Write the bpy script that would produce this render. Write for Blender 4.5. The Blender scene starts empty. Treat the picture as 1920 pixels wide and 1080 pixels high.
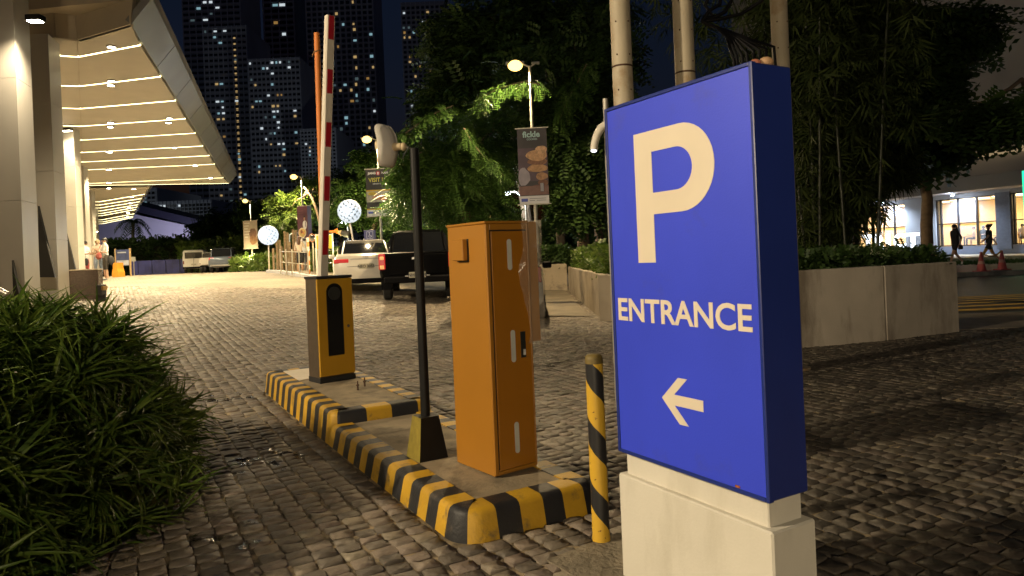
import bpy, math, random
import numpy as np
from mathutils import Vector, Matrix

scene = bpy.context.scene
C = scene.collection
R = math.radians
rng = np.random.default_rng(7)
random.seed(7)

# ---------------------------------------------------------------- camera, sky, exposure
F_PX, ROLL, EYE = 1312.0, 0.042, 1.25
cam_d = bpy.data.cameras.new('camera')
cam = bpy.data.objects.new('camera', cam_d)
C.objects.link(cam)
cam_d.sensor_width = 36.0
cam_d.lens = 36.0 * F_PX / 1920.0
cam_d.shift_y = -60.0 / 1920.0
cam_d.clip_start, cam_d.clip_end = 0.05, 3000
_xr = Vector((math.cos(ROLL), 0, -math.sin(ROLL)))
_yu = Vector((math.sin(ROLL), 0, math.cos(ROLL)))
_m = Matrix((( _xr.x, _yu.x, 0), (0, 0, -1), (_xr.z, _yu.z, 0)))
cam.matrix_world = Matrix.Translation((0, 0, EYE)) @ _m.to_4x4()
scene.camera = cam

world = bpy.data.worlds.new('World')
scene.world = world
world.use_nodes = True
wn = world.node_tree
sky_t = wn.nodes.new('ShaderNodeTexSky')
sky_t.sky_type = 'NISHITA'
sky_t.sun_disc = False
sky_t.sun_elevation = R(-1.0)
sky_t.sun_rotation = R(150)
sky_t.air_density = 1.0
sky_t.dust_density = 0.4
sky_t.ozone_density = 3.0
bg = wn.nodes['Background']
bg.inputs['Strength'].default_value = 0.042
wn.links.new(sky_t.outputs[0], bg.inputs['Color'])
scene.view_settings.view_transform = 'Standard'
scene.view_settings.look = 'None'
scene.view_settings.exposure = 0.08
scene.view_settings.gamma = 1.0
scene.view_settings.use_curve_mapping = False
scene.cycles.use_denoising = True
scene.cycles.max_bounces = 6
scene.cycles.diffuse_bounces = 3
scene.cycles.glossy_bounces = 3
scene.cycles.transmission_bounces = 4
scene.cycles.transparent_max_bounces = 8
scene.cycles.sample_clamp_indirect = 4.0
scene.cycles.use_light_tree = True

# ---------------------------------------------------------------- placing: a sight line meets the ground or a depth
def ray(px, py):
    xc, yc = (px - 960) / F_PX, -(py - 480) / F_PX
    return Vector((xc * math.cos(ROLL) + yc * math.sin(ROLL), 1.0, -xc * math.sin(ROLL) + yc * math.cos(ROLL)))
def P(px, py, d):
    v = ray(px, py) * d
    return Vector((v.x, v.y, v.z + EYE))
def Zp(px, py, z):
    v = ray(px, py)
    t = (z - EYE) / v.z
    return Vector((v.x * t, v.y * t, z))
def ter(x, y):
    u = min(1.0, max(0.0, -.045 * x + .02 * (y - 8)))
    return .95 * u * u * (3 - 2 * u)
def ter_n(x, y):
    u = np.clip(-.045 * x + .02 * (y - 8), 0, 1)
    return .95 * u * u * (3 - 2 * u)
def at(px, d):                       # ground point below the sight line of column px at depth d
    x = (px - 960) / F_PX * d
    return Vector((x, d, ter(x, d)))

# ---------------------------------------------------------------- materials
MATS = {}
def rgb(c):
    return (c[0], c[1], c[2], 1.0)
def mat(name, col, rough=.6, metal=0.0, var=0.12, scale=6.0, bump=0.0, bscale=40.0, emit=None, es=0.0, spec=None,
        island=0.0, coat=0.0, trans=0.0, alpha=1.0, streak=None, stain=None, stain_scale=2.0, stain_lo=.55, stain_hi=.7):
    if name in MATS:
        return MATS[name]
    m = bpy.data.materials.new(name)
    m.use_nodes = True
    nt = m.node_tree
    b = nt.nodes['Principled BSDF']
    b.inputs['Roughness'].default_value = rough
    b.inputs['Metallic'].default_value = metal
    if spec is not None:
        b.inputs['Specular IOR Level'].default_value = spec
    if coat:
        b.inputs['Coat Weight'].default_value = coat
        b.inputs['Coat Roughness'].default_value = .08
    b.inputs['Base Color'].default_value = rgb(col)
    tc = nt.nodes.new('ShaderNodeTexCoord')
    out = None
    if var > 0 or stain or island > 0:
        n = nt.nodes.new('ShaderNodeTexNoise')
        n.inputs['Scale'].default_value = scale
        n.inputs['Detail'].default_value = 6
        nt.links.new(tc.outputs['Object'], n.inputs['Vector'])
        mr = nt.nodes.new('ShaderNodeMapRange')
        mr.inputs['From Min'].default_value = .3
        mr.inputs['From Max'].default_value = .7
        mr.inputs['To Min'].default_value = 1 - var
        mr.inputs['To Max'].default_value = 1 + var
        nt.links.new(n.outputs['Fac'], mr.inputs['Value'])
        val = mr.outputs['Result']
        if island > 0:
            g = nt.nodes.new('ShaderNodeNewGeometry')
            oi = nt.nodes.new('ShaderNodeObjectInfo')
            ad = nt.nodes.new('ShaderNodeMath'); ad.operation = 'ADD'
            nt.links.new(g.outputs['Random Per Island'], ad.inputs[0])
            nt.links.new(oi.outputs['Random'], ad.inputs[1])
            fr = nt.nodes.new('ShaderNodeMath'); fr.operation = 'FRACT'
            nt.links.new(ad.outputs[0], fr.inputs[0])
            mr2 = nt.nodes.new('ShaderNodeMapRange')
            mr2.inputs['To Min'].default_value = 1 - island
            mr2.inputs['To Max'].default_value = 1 + island
            nt.links.new(fr.outputs[0], mr2.inputs['Value'])
            mu = nt.nodes.new('ShaderNodeMath'); mu.operation = 'MULTIPLY'
            nt.links.new(val, mu.inputs[0]); nt.links.new(mr2.outputs['Result'], mu.inputs[1])
            val = mu.outputs[0]
        vm = nt.nodes.new('ShaderNodeVectorMath'); vm.operation = 'SCALE'
        vm.inputs[0].default_value = col[:3]
        nt.links.new(val, vm.inputs['Scale'])
        out = vm.outputs['Vector']
        if stain:
            n2 = nt.nodes.new('ShaderNodeTexNoise')
            n2.inputs['Scale'].default_value = stain_scale
            n2.inputs['Detail'].default_value = 8
            n2.inputs['Roughness'].default_value = .65
            if streak:
                mp_ = nt.nodes.new('ShaderNodeMapping'); mp_.inputs['Scale'].default_value = (1, 1, streak)
                nt.links.new(tc.outputs['Object'], mp_.inputs['Vector']); nt.links.new(mp_.outputs[0], n2.inputs['Vector'])
            else:
                nt.links.new(tc.outputs['Object'], n2.inputs['Vector'])
            m3 = nt.nodes.new('ShaderNodeMapRange')
            m3.inputs['From Min'].default_value = stain_lo
            m3.inputs['From Max'].default_value = stain_hi
            nt.links.new(n2.outputs['Fac'], m3.inputs['Value'])
            mx = nt.nodes.new('ShaderNodeMix'); mx.data_type = 'RGBA'
            nt.links.new(m3.outputs['Result'], mx.inputs['Factor'])
            nt.links.new(out, mx.inputs['A'])
            mx.inputs['B'].default_value = rgb(stain)
            out = mx.outputs['Result']
        nt.links.new(out, b.inputs['Base Color'])
    if bump > 0:
        nb = nt.nodes.new('ShaderNodeTexNoise')
        nb.inputs['Scale'].default_value = bscale
        nb.inputs['Detail'].default_value = 5
        nt.links.new(tc.outputs['Object'], nb.inputs['Vector'])
        bp = nt.nodes.new('ShaderNodeBump')
        bp.inputs['Strength'].default_value = bump
        bp.inputs['Distance'].default_value = .02
        nt.links.new(nb.outputs['Fac'], bp.inputs['Height'])
        nt.links.new(bp.outputs['Normal'], b.inputs['Normal'])
    if emit:
        b.inputs['Emission Color'].default_value = rgb(emit)
        b.inputs['Emission Strength'].default_value = es
    if trans:
        b.inputs['Transmission Weight'].default_value = trans
    if alpha < 1:
        b.inputs['Alpha'].default_value = alpha
    MATS[name] = m
    return m

def leaf_mat(name, col, col2, rough=.45, transl=.35, gloss=.4):
    if name in MATS:
        return MATS[name]
    m = bpy.data.materials.new(name)
    m.use_nodes = True
    nt = m.node_tree
    b = nt.nodes['Principled BSDF']
    b.inputs['Roughness'].default_value = rough
    b.inputs['Specular IOR Level'].default_value = gloss
    g = nt.nodes.new('ShaderNodeNewGeometry')
    oi = nt.nodes.new('ShaderNodeObjectInfo')
    ad = nt.nodes.new('ShaderNodeMath'); ad.operation = 'ADD'
    nt.links.new(g.outputs['Random Per Island'], ad.inputs[0])
    nt.links.new(oi.outputs['Random'], ad.inputs[1])
    fr = nt.nodes.new('ShaderNodeMath'); fr.operation = 'FRACT'
    nt.links.new(ad.outputs[0], fr.inputs[0])
    mx = nt.nodes.new('ShaderNodeMix'); mx.data_type = 'RGBA'
    mx.inputs['A'].default_value = rgb(col); mx.inputs['B'].default_value = rgb(col2)
    nt.links.new(fr.outputs[0], mx.inputs['Factor'])
    nt.links.new(mx.outputs['Result'], b.inputs['Base Color'])
    t = nt.nodes.new('ShaderNodeBsdfTranslucent')
    nt.links.new(mx.outputs['Result'], t.inputs['Color'])
    ms = nt.nodes.new('ShaderNodeMixShader')
    ms.inputs['Fac'].default_value = transl
    nt.links.new(b.outputs[0], ms.inputs[1]); nt.links.new(t.outputs[0], ms.inputs[2])
    nt.links.new(ms.outputs[0], nt.nodes['Material Output'].inputs['Surface'])
    MATS[name] = m
    return m

def emat(name, col, s):
    return mat(name, (.1, .1, .1), var=0, emit=col, es=s)

# ---------------------------------------------------------------- mesh helpers
def ortho(d):
    d = Vector(d).normalized()
    a = Vector((0, 0, 1)) if abs(d.z) < .9 else Vector((1, 0, 0))
    u = d.cross(a).normalized()
    return u, d.cross(u).normalized()

class MB:
    def __init__(s):
        s.v, s.f, s.m = [], [], []
    def add(s, vs, fs, mi=0):
        o = len(s.v)
        s.v += [tuple(q) for q in vs]
        s.f += [tuple(i + o for i in q) for q in fs]
        s.m += ([mi] * len(fs)) if isinstance(mi, int) else list(mi)
        return s
    def box(s, c, d, rz=0.0, mi=0, ch=0.0):
        hx, hy, hz = d[0] / 2, d[1] / 2, d[2] / 2
        cs, sn = math.cos(rz), math.sin(rz)
        def T(p):
            return (c[0] + p[0] * cs - p[1] * sn, c[1] + p[0] * sn + p[1] * cs, c[2] + p[2])
        if ch <= 0:
            vs = [T((x * hx, y * hy, z * hz)) for z in (-1, 1) for y in (-1, 1) for x in (-1, 1)]
            return s.add(vs, [(0, 2, 3, 1), (4, 5, 7, 6), (0, 1, 5, 4), (2, 6, 7, 3), (0, 4, 6, 2), (1, 3, 7, 5)], mi)
        vs, idx = [], {}
        for sx in (-1, 1):
            for sy in (-1, 1):
                for sz in (-1, 1):
                    for a in range(3):
                        q = [sx * (hx - ch), sy * (hy - ch), sz * (hz - ch)]
                        q[a] += (sx, sy, sz)[a] * ch
                        idx[(sx, sy, sz, a)] = len(vs)
                        vs.append(T(q))
        fs = []
        def face(keys, nrm):
            ids = [idx[k] for k in keys]
            cen = sum((Vector(vs[i]) for i in ids), Vector()) / len(ids)
            n = (Vector(vs[ids[1]]) - Vector(vs[ids[0]])).cross(Vector(vs[ids[2]]) - Vector(vs[ids[1]]))
            if n.dot(cen - Vector(c)) < 0:
                ids = ids[::-1]
            fs.append(tuple(ids))
        for a in range(3):
            b1, b2 = [k for k in range(3) if k != a]
            for sa in (-1, 1):
                ks = []
                for q1, q2 in ((-1, -1), (1, -1), (1, 1), (-1, 1)):
                    sg = [0, 0, 0]; sg[a] = sa; sg[b1] = q1; sg[b2] = q2
                    ks.append((*sg, a))
                face(ks, a)
            for q1 in (-1, 1):
                for q2 in (-1, 1):
                    ks = []
                    for sa, w in ((-1, b1), (1, b1), (1, b2), (-1, b2)):
                        sg = [0, 0, 0]; sg[a] = sa; sg[b1] = q1; sg[b2] = q2
                        ks.append((*sg, w))
                    face(ks, a)
        for sx in (-1, 1):
            for sy in (-1, 1):
                for sz in (-1, 1):
                    face([(sx, sy, sz, 0), (sx, sy, sz, 1), (sx, sy, sz, 2)], 0)
        return s.add(vs, fs, mi)
    def tube(s, pts, rads, n=10, mi=0, cap=True):
        pts = [Vector(p) for p in pts]
        if not hasattr(rads, '__len__'):
            rads = [rads] * len(pts)
        vs, fs = [], []
        u = None
        for i, p in enumerate(pts):
            d = (pts[min(i + 1, len(pts) - 1)] - pts[max(i - 1, 0)]).normalized()
            if u is None:
                u, w = ortho(d)
            else:
                u = (u - d * u.dot(d)).normalized(); w = d.cross(u).normalized()
            for k in range(n):
                a = 2 * math.pi * k / n
                vs.append(p + (u * math.cos(a) + w * math.sin(a)) * rads[i])
        for i in range(len(pts) - 1):
            for k in range(n):
                a, b = i * n + k, i * n + (k + 1) % n
                fs.append((a, b, b + n, a + n))
        if cap:
            fs.append(tuple(range(n))[::-1])
            fs.append(tuple(range((len(pts) - 1) * n, len(pts) * n)))
        return s.add(vs, fs, mi)
    def cyl(s, p0, p1, r0, r1=None, n=14, mi=0):
        return s.tube([p0, p1], [r0, r0 if r1 is None else r1], n, mi)
    def lathe(s, prof, c=(0, 0, 0), n=20, mi=0):
        vs, fs = [], []
        for r_, z in prof:
            for k in range(n):
                a = 2 * math.pi * k / n
                vs.append((c[0] + r_ * math.cos(a), c[1] + r_ * math.sin(a), c[2] + z))
        for i in range(len(prof) - 1):
            for k in range(n):
                a, b = i * n + k, i * n + (k + 1) % n
                fs.append((a, b, b + n, a + n))
        fs.append(tuple(range(n))[::-1]); fs.append(tuple(range((len(prof) - 1) * n, len(prof) * n)))
        return s.add(vs, fs, mi)
    def prism(s, poly, o, ux, uy, dv, mi=0, mis=None):
        o, ux, uy, dv = Vector(o), Vector(ux), Vector(uy), Vector(dv)
        n = len(poly)
        a = [o + ux * p[0] + uy * p[1] for p in poly]
        vs = a + [p + dv for p in a]
        fs = [tuple(range(n))[::-1], tuple(range(n, 2 * n))] + [(i, (i + 1) % n, (i + 1) % n + n, i + n) for i in range(n)]
        return s.add(vs, fs, mi)
    def ell(s, c, r_, n=12, k=8, mi=0):
        prof = []
        vs, fs = [], []
        for i in range(k + 1):
            t = math.pi * i / k
            for j in range(n):
                a = 2 * math.pi * j / n
                vs.append((c[0] + r_[0] * math.sin(t) * math.cos(a), c[1] + r_[1] * math.sin(t) * math.sin(a), c[2] - r_[2] * math.cos(t)))
        for i in range(k):
            for j in range(n):
                a, b = i * n + j, i * n + (j + 1) % n
                fs.append((a, b, b + n, a + n))
        return s.add(vs, fs, mi)
    def loft(s, secs, mi=0, cap=True):
        n = len(secs[0])
        vs = [q for sec in secs for q in sec]
        fs = []
        for i in range(len(secs) - 1):
            for k in range(n):
                a, b = i * n + k, i * n + (k + 1) % n
                fs.append((a, b, b + n, a + n))
        if cap:
            fs.append(tuple(range(n))[::-1]); fs.append(tuple(range((len(secs) - 1) * n, len(secs) * n)))
        return s.add(vs, fs, mi)
    def quad(s, a, b, c, d, mi=0):
        return s.add([a, b, c, d], [(0, 1, 2, 3)], mi)
    def build(s, name, mats, parent=None, smooth=None, loc=None, rz=0.0):
        me = bpy.data.meshes.new(name)
        me.from_pydata(s.v, [], s.f)
        for q in (mats if isinstance(mats, (list, tuple)) else [mats]):
            me.materials.append(q)
        me.polygons.foreach_set('material_index', s.m)
        if smooth is not None:
            me.shade_smooth()
            me.set_sharp_from_angle(angle=R(smooth))
        me.update()
        return link(name, me, parent, loc, rz)

def link(name, me, parent=None, loc=None, rz=0.0):
    o = bpy.data.objects.new(name, me)
    C.objects.link(o)
    if parent is not None:
        o.parent = parent
    if loc is not None:
        o.location = loc
    o.rotation_euler.z = rz
    return o

def fast_mesh(name, V, Fq, mats, midx=None, smooth=False):
    """V (n,3) float, Fq (m,k) int: one mesh of k-gons straight from arrays"""
    me = bpy.data.meshes.new(name)
    V = np.ascontiguousarray(V, dtype=np.float32); Fq = np.ascontiguousarray(Fq, dtype=np.int32)
    m, k = Fq.shape
    me.vertices.add(len(V)); me.vertices.foreach_set('co', V.ravel())
    me.loops.add(m * k); me.loops.foreach_set('vertex_index', Fq.ravel())
    me.polygons.add(m)
    me.polygons.foreach_set('loop_start', np.arange(0, m * k, k, dtype=np.int32))
    for q in (mats if isinstance(mats, (list, tuple)) else [mats]):
        me.materials.append(q)
    if midx is not None:
        me.polygons.foreach_set('material_index', np.ascontiguousarray(midx, dtype=np.int32))
    if smooth:
        me.polygons.foreach_set('use_smooth', np.ones(m, dtype=bool))
    me.update(calc_edges=True)
    return me

def tag(o, label=None, cat=None, group=None, kind=None):
    if label: o['label'] = label
    if cat: o['category'] = cat
    if group: o['group'] = group
    if kind: o['kind'] = kind
    return o
def thing(name, label, cat, loc=(0, 0, 0), rz=0.0, group=None):
    o = bpy.data.objects.new(name, None)
    C.objects.link(o)
    o.empty_display_size = .2
    o.location = loc; o.rotation_euler.z = rz
    return tag(o, label, cat, group)
def dup(root, loc, rz, label=None):
    r_ = root.copy(); C.objects.link(r_); r_.location = loc; r_.rotation_euler.z = rz
    if label: r_['label'] = label
    for ch in list(root.children):
        c = ch.copy(); C.objects.link(c); c.parent = r_
        for g in list(ch.children):
            d = g.copy(); C.objects.link(d); d.parent = c
    return r_
def part(name, mb, m, parent, smooth=None, label=None):
    o = mb.build(name, m, parent, smooth)
    if label: o['label'] = label
    return o
def lamp(name, kind, loc, power, col, parent=None, size=.1, aim=None, spot=120, blend=.6):
    d = bpy.data.lights.new(name, kind)
    d.energy = power; d.color = col
    if kind in ('POINT', 'SPOT'):
        d.shadow_soft_size = size
    if kind == 'SPOT':
        d.spot_size = R(spot); d.spot_blend = blend
    if kind == 'AREA':
        d.size = size
    o = bpy.data.objects.new(name, d)
    C.objects.link(o)
    if parent is not None: o.parent = parent
    o.location = loc
    if aim is not None:
        o.rotation_euler = Vector(aim).to_track_quat('-Z', 'Y').to_euler()
    return o

_txt = {}
def text_part(name, s_, size, m, parent, loc, depth=.002, bold=0.0, sx=1.0, align='CENTER', rz=0.0, spacing=1.0):
    """flat lettering standing in the local xz plane, facing -y"""
    cu = bpy.data.curves.new(name, 'FONT')
    cu.body = s_; cu.size = size; cu.align_x = align; cu.extrude = depth; cu.offset = bold; cu.space_character = spacing
    cu.resolution_u = 3
    tmp = bpy.data.objects.new('tmp', cu)
    C.objects.link(tmp)
    dg = bpy.context.evaluated_depsgraph_get()
    me = bpy.data.meshes.new_from_object(tmp.evaluated_get(dg))
    bpy.data.objects.remove(tmp)
    me.name = name
    me.transform(Matrix(((sx, 0, 0, 0), (0, 0, -1, 0), (0, 1, 0, 0), (0, 0, 0, 1))))
    me.materials.clear(); me.materials.append(m)
    o = link(name, me, parent, loc, rz)
    return o

TH = R(-60.2)
EX = Vector((math.cos(TH), math.sin(TH), 0))       # along the driveway, towards the camera
EY = Vector((-math.sin(TH), math.cos(TH), 0))      # across it, away to the right
WARM = (1.0, .72, .40)
DOWN_W, KEY_W, REAR_W = 1350, 3700, 1900
# ================================================================= GROUND
def island_local(x, y):
    dx, dy = x + .26, y - 3.07
    return dx * EY.x + dy * EY.y, -(dx * EX.x + dy * EX.y)      # across, along (away)

def pave_mat(name, far):
    m = bpy.data.materials.new(name); m.use_nodes = True
    nt = m.node_tree; b = nt.nodes['Principled BSDF']
    g = nt.nodes.new('ShaderNodeNewGeometry')
    mp = nt.nodes.new('ShaderNodeMapping'); mp.inputs['Rotation'].default_value = (0, 0, -TH)
    nt.links.new(g.outputs['Position'], mp.inputs['Vector'])
    n1 = nt.nodes.new('ShaderNodeTexNoise'); n1.inputs['Scale'].default_value = .5; n1.inputs['Detail'].default_value = 7
    nt.links.new(g.outputs['Position'], n1.inputs['Vector'])
    if far:
        br = nt.nodes.new('ShaderNodeTexBrick')
        br.inputs['Scale'].default_value = 1.0
        br.inputs['Brick Width'].default_value = .092; br.inputs['Row Height'].default_value = .108
        br.inputs['Mortar Size'].default_value = .012; br.inputs['Mortar Smooth'].default_value = .3
        br.inputs['Color1'].default_value = (.105, .088, .066, 1); br.inputs['Color2'].default_value = (.18, .15, .11, 1)
        br.inputs['Mortar'].default_value = (.22, .18, .12, 1)
        nt.links.new(mp.outputs[0], br.inputs['Vector'])
        col = br.outputs['Color']
        bp = nt.nodes.new('ShaderNodeBump'); bp.inputs['Strength'].default_value = .4; bp.inputs['Distance'].default_value = .01; bp.invert = True
        nt.links.new(br.outputs['Fac'], bp.inputs['Height']); nt.links.new(bp.outputs[0], b.inputs['Normal'])
    else:
        n2 = nt.nodes.new('ShaderNodeTexNoise'); n2.inputs['Scale'].default_value = 9; n2.inputs['Detail'].default_value = 6
        nt.links.new(g.outputs['Position'], n2.inputs['Vector'])
        cr = nt.nodes.new('ShaderNodeValToRGB')
        cr.color_ramp.elements[0].position = .38; cr.color_ramp.elements[0].color = (.05, .04, .026, 1)
        cr.color_ramp.elements[1].position = .62; cr.color_ramp.elements[1].color = (.36, .28, .165, 1)
        nt.links.new(n2.outputs['Fac'], cr.inputs[0])
        col = cr.outputs[0]
        bp = nt.nodes.new('ShaderNodeBump'); bp.inputs['Strength'].default_value = .6; bp.inputs['Distance'].default_value = .01
        n3 = nt.nodes.new('ShaderNodeTexNoise'); n3.inputs['Scale'].default_value = 60; n3.inputs['Detail'].default_value = 4
        nt.links.new(g.outputs['Position'], n3.inputs['Vector'])
        nt.links.new(n3.outputs['Fac'], bp.inputs['Height']); nt.links.new(bp.outputs[0], b.inputs['Normal'])
    mr = nt.nodes.new('ShaderNodeMapRange'); mr.inputs['From Min'].default_value = .35; mr.inputs['From Max'].default_value = .65
    mr.inputs['To Min'].default_value = .75; mr.inputs['To Max'].default_value = 1.2
    nt.links.new(n1.outputs['Fac'], mr.inputs['Value'])
    vm = nt.nodes.new('ShaderNodeVectorMath'); vm.operation = 'SCALE'
    nt.links.new(col, vm.inputs[0]); nt.links.new(mr.outputs['Result'], vm.inputs['Scale'])
    nt.links.new(vm.outputs[0], b.inputs['Base Color'])
    wet_nodes(nt, g, b, vm.outputs[0], .8 if far else .75)
    return m

def wet_nodes(nt, g, b, col, dry_rough):
    """damp stains that lie beside the island: darker, glossy stone and water standing in the joints"""
    ds = None
    for c, r_ in (((-1.6, 4.5, 0), .9), ((-2.75, 6.6, 0), .9), ((-1.35, 3.2, 0), .7)):
        d = nt.nodes.new('ShaderNodeVectorMath'); d.operation = 'DISTANCE'
        d.inputs[1].default_value = c
        nt.links.new(g.outputs['Position'], d.inputs[0])
        k = nt.nodes.new('ShaderNodeMapRange'); k.inputs['From Min'].default_value = r_; k.inputs['From Max'].default_value = r_ * .2
        nt.links.new(d.outputs['Value'], k.inputs['Value'])
        if ds is None: ds = k.outputs['Result']
        else:
            mx = nt.nodes.new('ShaderNodeMath'); mx.operation = 'MAXIMUM'
            nt.links.new(ds, mx.inputs[0]); nt.links.new(k.outputs['Result'], mx.inputs[1]); ds = mx.outputs[0]
    n = nt.nodes.new('ShaderNodeTexNoise'); n.inputs['Scale'].default_value = 5.0; n.inputs['Detail'].default_value = 5; n.inputs['Roughness'].default_value = .6
    nt.links.new(g.outputs['Position'], n.inputs['Vector'])
    ad = nt.nodes.new('ShaderNodeMath'); ad.operation = 'MULTIPLY'
    nt.links.new(n.outputs['Fac'], ad.inputs[0]); nt.links.new(ds, ad.inputs[1])
    w = nt.nodes.new('ShaderNodeMapRange'); w.inputs['From Min'].default_value = .49; w.inputs['From Max'].default_value = .57
    nt.links.new(ad.outputs[0], w.inputs['Value'])
    r_ = nt.nodes.new('ShaderNodeMapRange'); r_.inputs['To Min'].default_value = dry_rough; r_.inputs['To Max'].default_value = .12
    nt.links.new(w.outputs['Result'], r_.inputs['Value'])
    nt.links.new(r_.outputs['Result'], b.inputs['Roughness'])
    mx = nt.nodes.new('ShaderNodeMix'); mx.data_type = 'RGBA'
    nt.links.new(w.outputs['Result'], mx.inputs['Factor']); nt.links.new(col, mx.inputs['A'])
    mx.inputs['B'].default_value = (.022, .018, .014, 1)
    nt.links.new(mx.outputs['Result'], b.inputs['Base Color'])

def stone_mat():
    m = bpy.data.materials.new('granite_sett'); m.use_nodes = True
    nt = m.node_tree; b = nt.nodes['Principled BSDF']
    g = nt.nodes.new('ShaderNodeNewGeometry'); oi = nt.nodes.new('ShaderNodeObjectInfo')
    ad = nt.nodes.new('ShaderNodeMath'); ad.operation = 'ADD'
    nt.links.new(g.outputs['Random Per Island'], ad.inputs[0]); nt.links.new(oi.outputs['Random'], ad.inputs[1])
    fr = nt.nodes.new('ShaderNodeMath'); fr.operation = 'FRACT'; nt.links.new(ad.outputs[0], fr.inputs[0])
    cr = nt.nodes.new('ShaderNodeValToRGB')
    e = cr.color_ramp.elements
    e[0].position = 0; e[0].color = (.115, .098, .078, 1)
    e[1].position = 1; e[1].color = (.25, .215, .155, 1)
    q = e.new(.45); q.color = (.18, .153, .118, 1)
    q = e.new(.75); q.color = (.205, .162, .128, 1)
    nt.links.new(fr.outputs[0], cr.inputs[0])
    n = nt.nodes.new('ShaderNodeTexNoise'); n.inputs['Scale'].default_value = 22; n.inputs['Detail'].default_value = 7; n.inputs['Roughness'].default_value = .65
    nt.links.new(g.outputs['Position'], n.inputs['Vector'])
    n0 = nt.nodes.new('ShaderNodeTexNoise'); n0.inputs['Scale'].default_value = .8; n0.inputs['Detail'].default_value = 5
    nt.links.new(g.outputs['Position'], n0.inputs['Vector'])
    am = nt.nodes.new('ShaderNodeMath'); am.operation = 'ADD'
    nt.links.new(n.outputs['Fac'], am.inputs[0]); nt.links.new(n0.outputs['Fac'], am.inputs[1])
    mr = nt.nodes.new('ShaderNodeMapRange'); mr.inputs['From Min'].default_value = .65; mr.inputs['From Max'].default_value = 1.35
    mr.inputs['To Min'].default_value = .6; mr.inputs['To Max'].default_value = 1.35
    nt.links.new(am.outputs[0], mr.inputs['Value'])
    vm = nt.nodes.new('ShaderNodeVectorMath'); vm.operation = 'SCALE'
    nt.links.new(cr.outputs[0], vm.inputs[0]); nt.links.new(mr.outputs['Result'], vm.inputs['Scale'])
    # stones turn darker towards the street side, with an uneven edge
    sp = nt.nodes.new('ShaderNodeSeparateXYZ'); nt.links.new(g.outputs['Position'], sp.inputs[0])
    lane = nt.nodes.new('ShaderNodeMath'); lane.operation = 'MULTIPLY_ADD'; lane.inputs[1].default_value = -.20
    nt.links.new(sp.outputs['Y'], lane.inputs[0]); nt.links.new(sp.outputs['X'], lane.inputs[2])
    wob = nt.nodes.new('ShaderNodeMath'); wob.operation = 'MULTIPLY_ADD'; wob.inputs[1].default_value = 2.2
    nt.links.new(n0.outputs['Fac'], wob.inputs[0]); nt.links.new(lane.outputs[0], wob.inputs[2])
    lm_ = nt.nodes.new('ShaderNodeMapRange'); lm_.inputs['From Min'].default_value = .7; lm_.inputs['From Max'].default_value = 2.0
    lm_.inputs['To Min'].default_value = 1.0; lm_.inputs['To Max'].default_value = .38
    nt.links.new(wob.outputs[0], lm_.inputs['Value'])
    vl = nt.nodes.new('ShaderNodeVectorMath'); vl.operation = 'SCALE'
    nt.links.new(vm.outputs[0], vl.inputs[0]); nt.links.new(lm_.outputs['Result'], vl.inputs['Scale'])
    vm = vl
    wet_nodes(nt, g, b, vm.outputs[0], .6)
    bp = nt.nodes.new('ShaderNodeBump'); bp.inputs['Strength'].default_value = .6; bp.inputs['Distance'].default_value = .012
    n3 = nt.nodes.new('ShaderNodeTexNoise'); n3.inputs['Scale'].default_value = 38; n3.inputs['Detail'].default_value = 6
    nt.links.new(g.outputs['Position'], n3.inputs['Vector'])
    nt.links.new(n3.outputs['Fac'], bp.inputs['Height']); nt.links.new(bp.outputs[0], b.inputs['Normal'])
    return m

asphalt = mat('asphalt', (.045, .046, .05), .75, var=.25, scale=3, bump=.4, bscale=120)
mortar = pave_mat('sand_joint', False)
cobble_far = pave_mat('setts_far', True)
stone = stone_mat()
NEAR_Y = 21.0
gx = np.array([-400, -200, -110, -80] + list(np.arange(-62, 9.1, 1.0)) + [11, 15, 20, 30, 45, 70, 120, 220, 400], dtype=float)
gy = np.array([-60, -30] + list(np.arange(-14, 80.1, 1.0)) + [90, 110, 150, 220, 350, 600, 1200], dtype=float)
XX, YY = np.meshgrid(gx, gy)
near = (YY <= NEAR_Y + .5)
ZZ = ter_n(XX, YY)
nx, ny = len(gx), len(gy)
Vg = np.stack([XX.ravel(), YY.ravel(), ZZ.ravel()], 1)
ii, jj = np.meshgrid(np.arange(nx - 1), np.arange(ny - 1))
a0 = (jj * nx + ii).ravel()
Fg = np.stack([a0, a0 + 1, a0 + nx + 1, a0 + nx], 1)
cx = (gx[:-1] + gx[1:])[ii].ravel() / 2; cy = (gy[:-1] + gy[1:])[jj].ravel() / 2
mi = np.full(len(a0), 2)
plaza = (cx > -62) & (cx < 9) & (cy < 78)
mi[plaza] = 1
mi[plaza & (cy < NEAR_Y) & (cx > -20)] = 0
# where setts are laid as pieces the bed lies 12 mm lower
ground = link('ground', fast_mesh('ground', Vg - np.array([0, 0, .0048]), Fg, [mortar, cobble_far, asphalt], mi, True))
tag(ground, 'cobbled plaza of granite setts in sandy joints', kind='structure')

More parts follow.
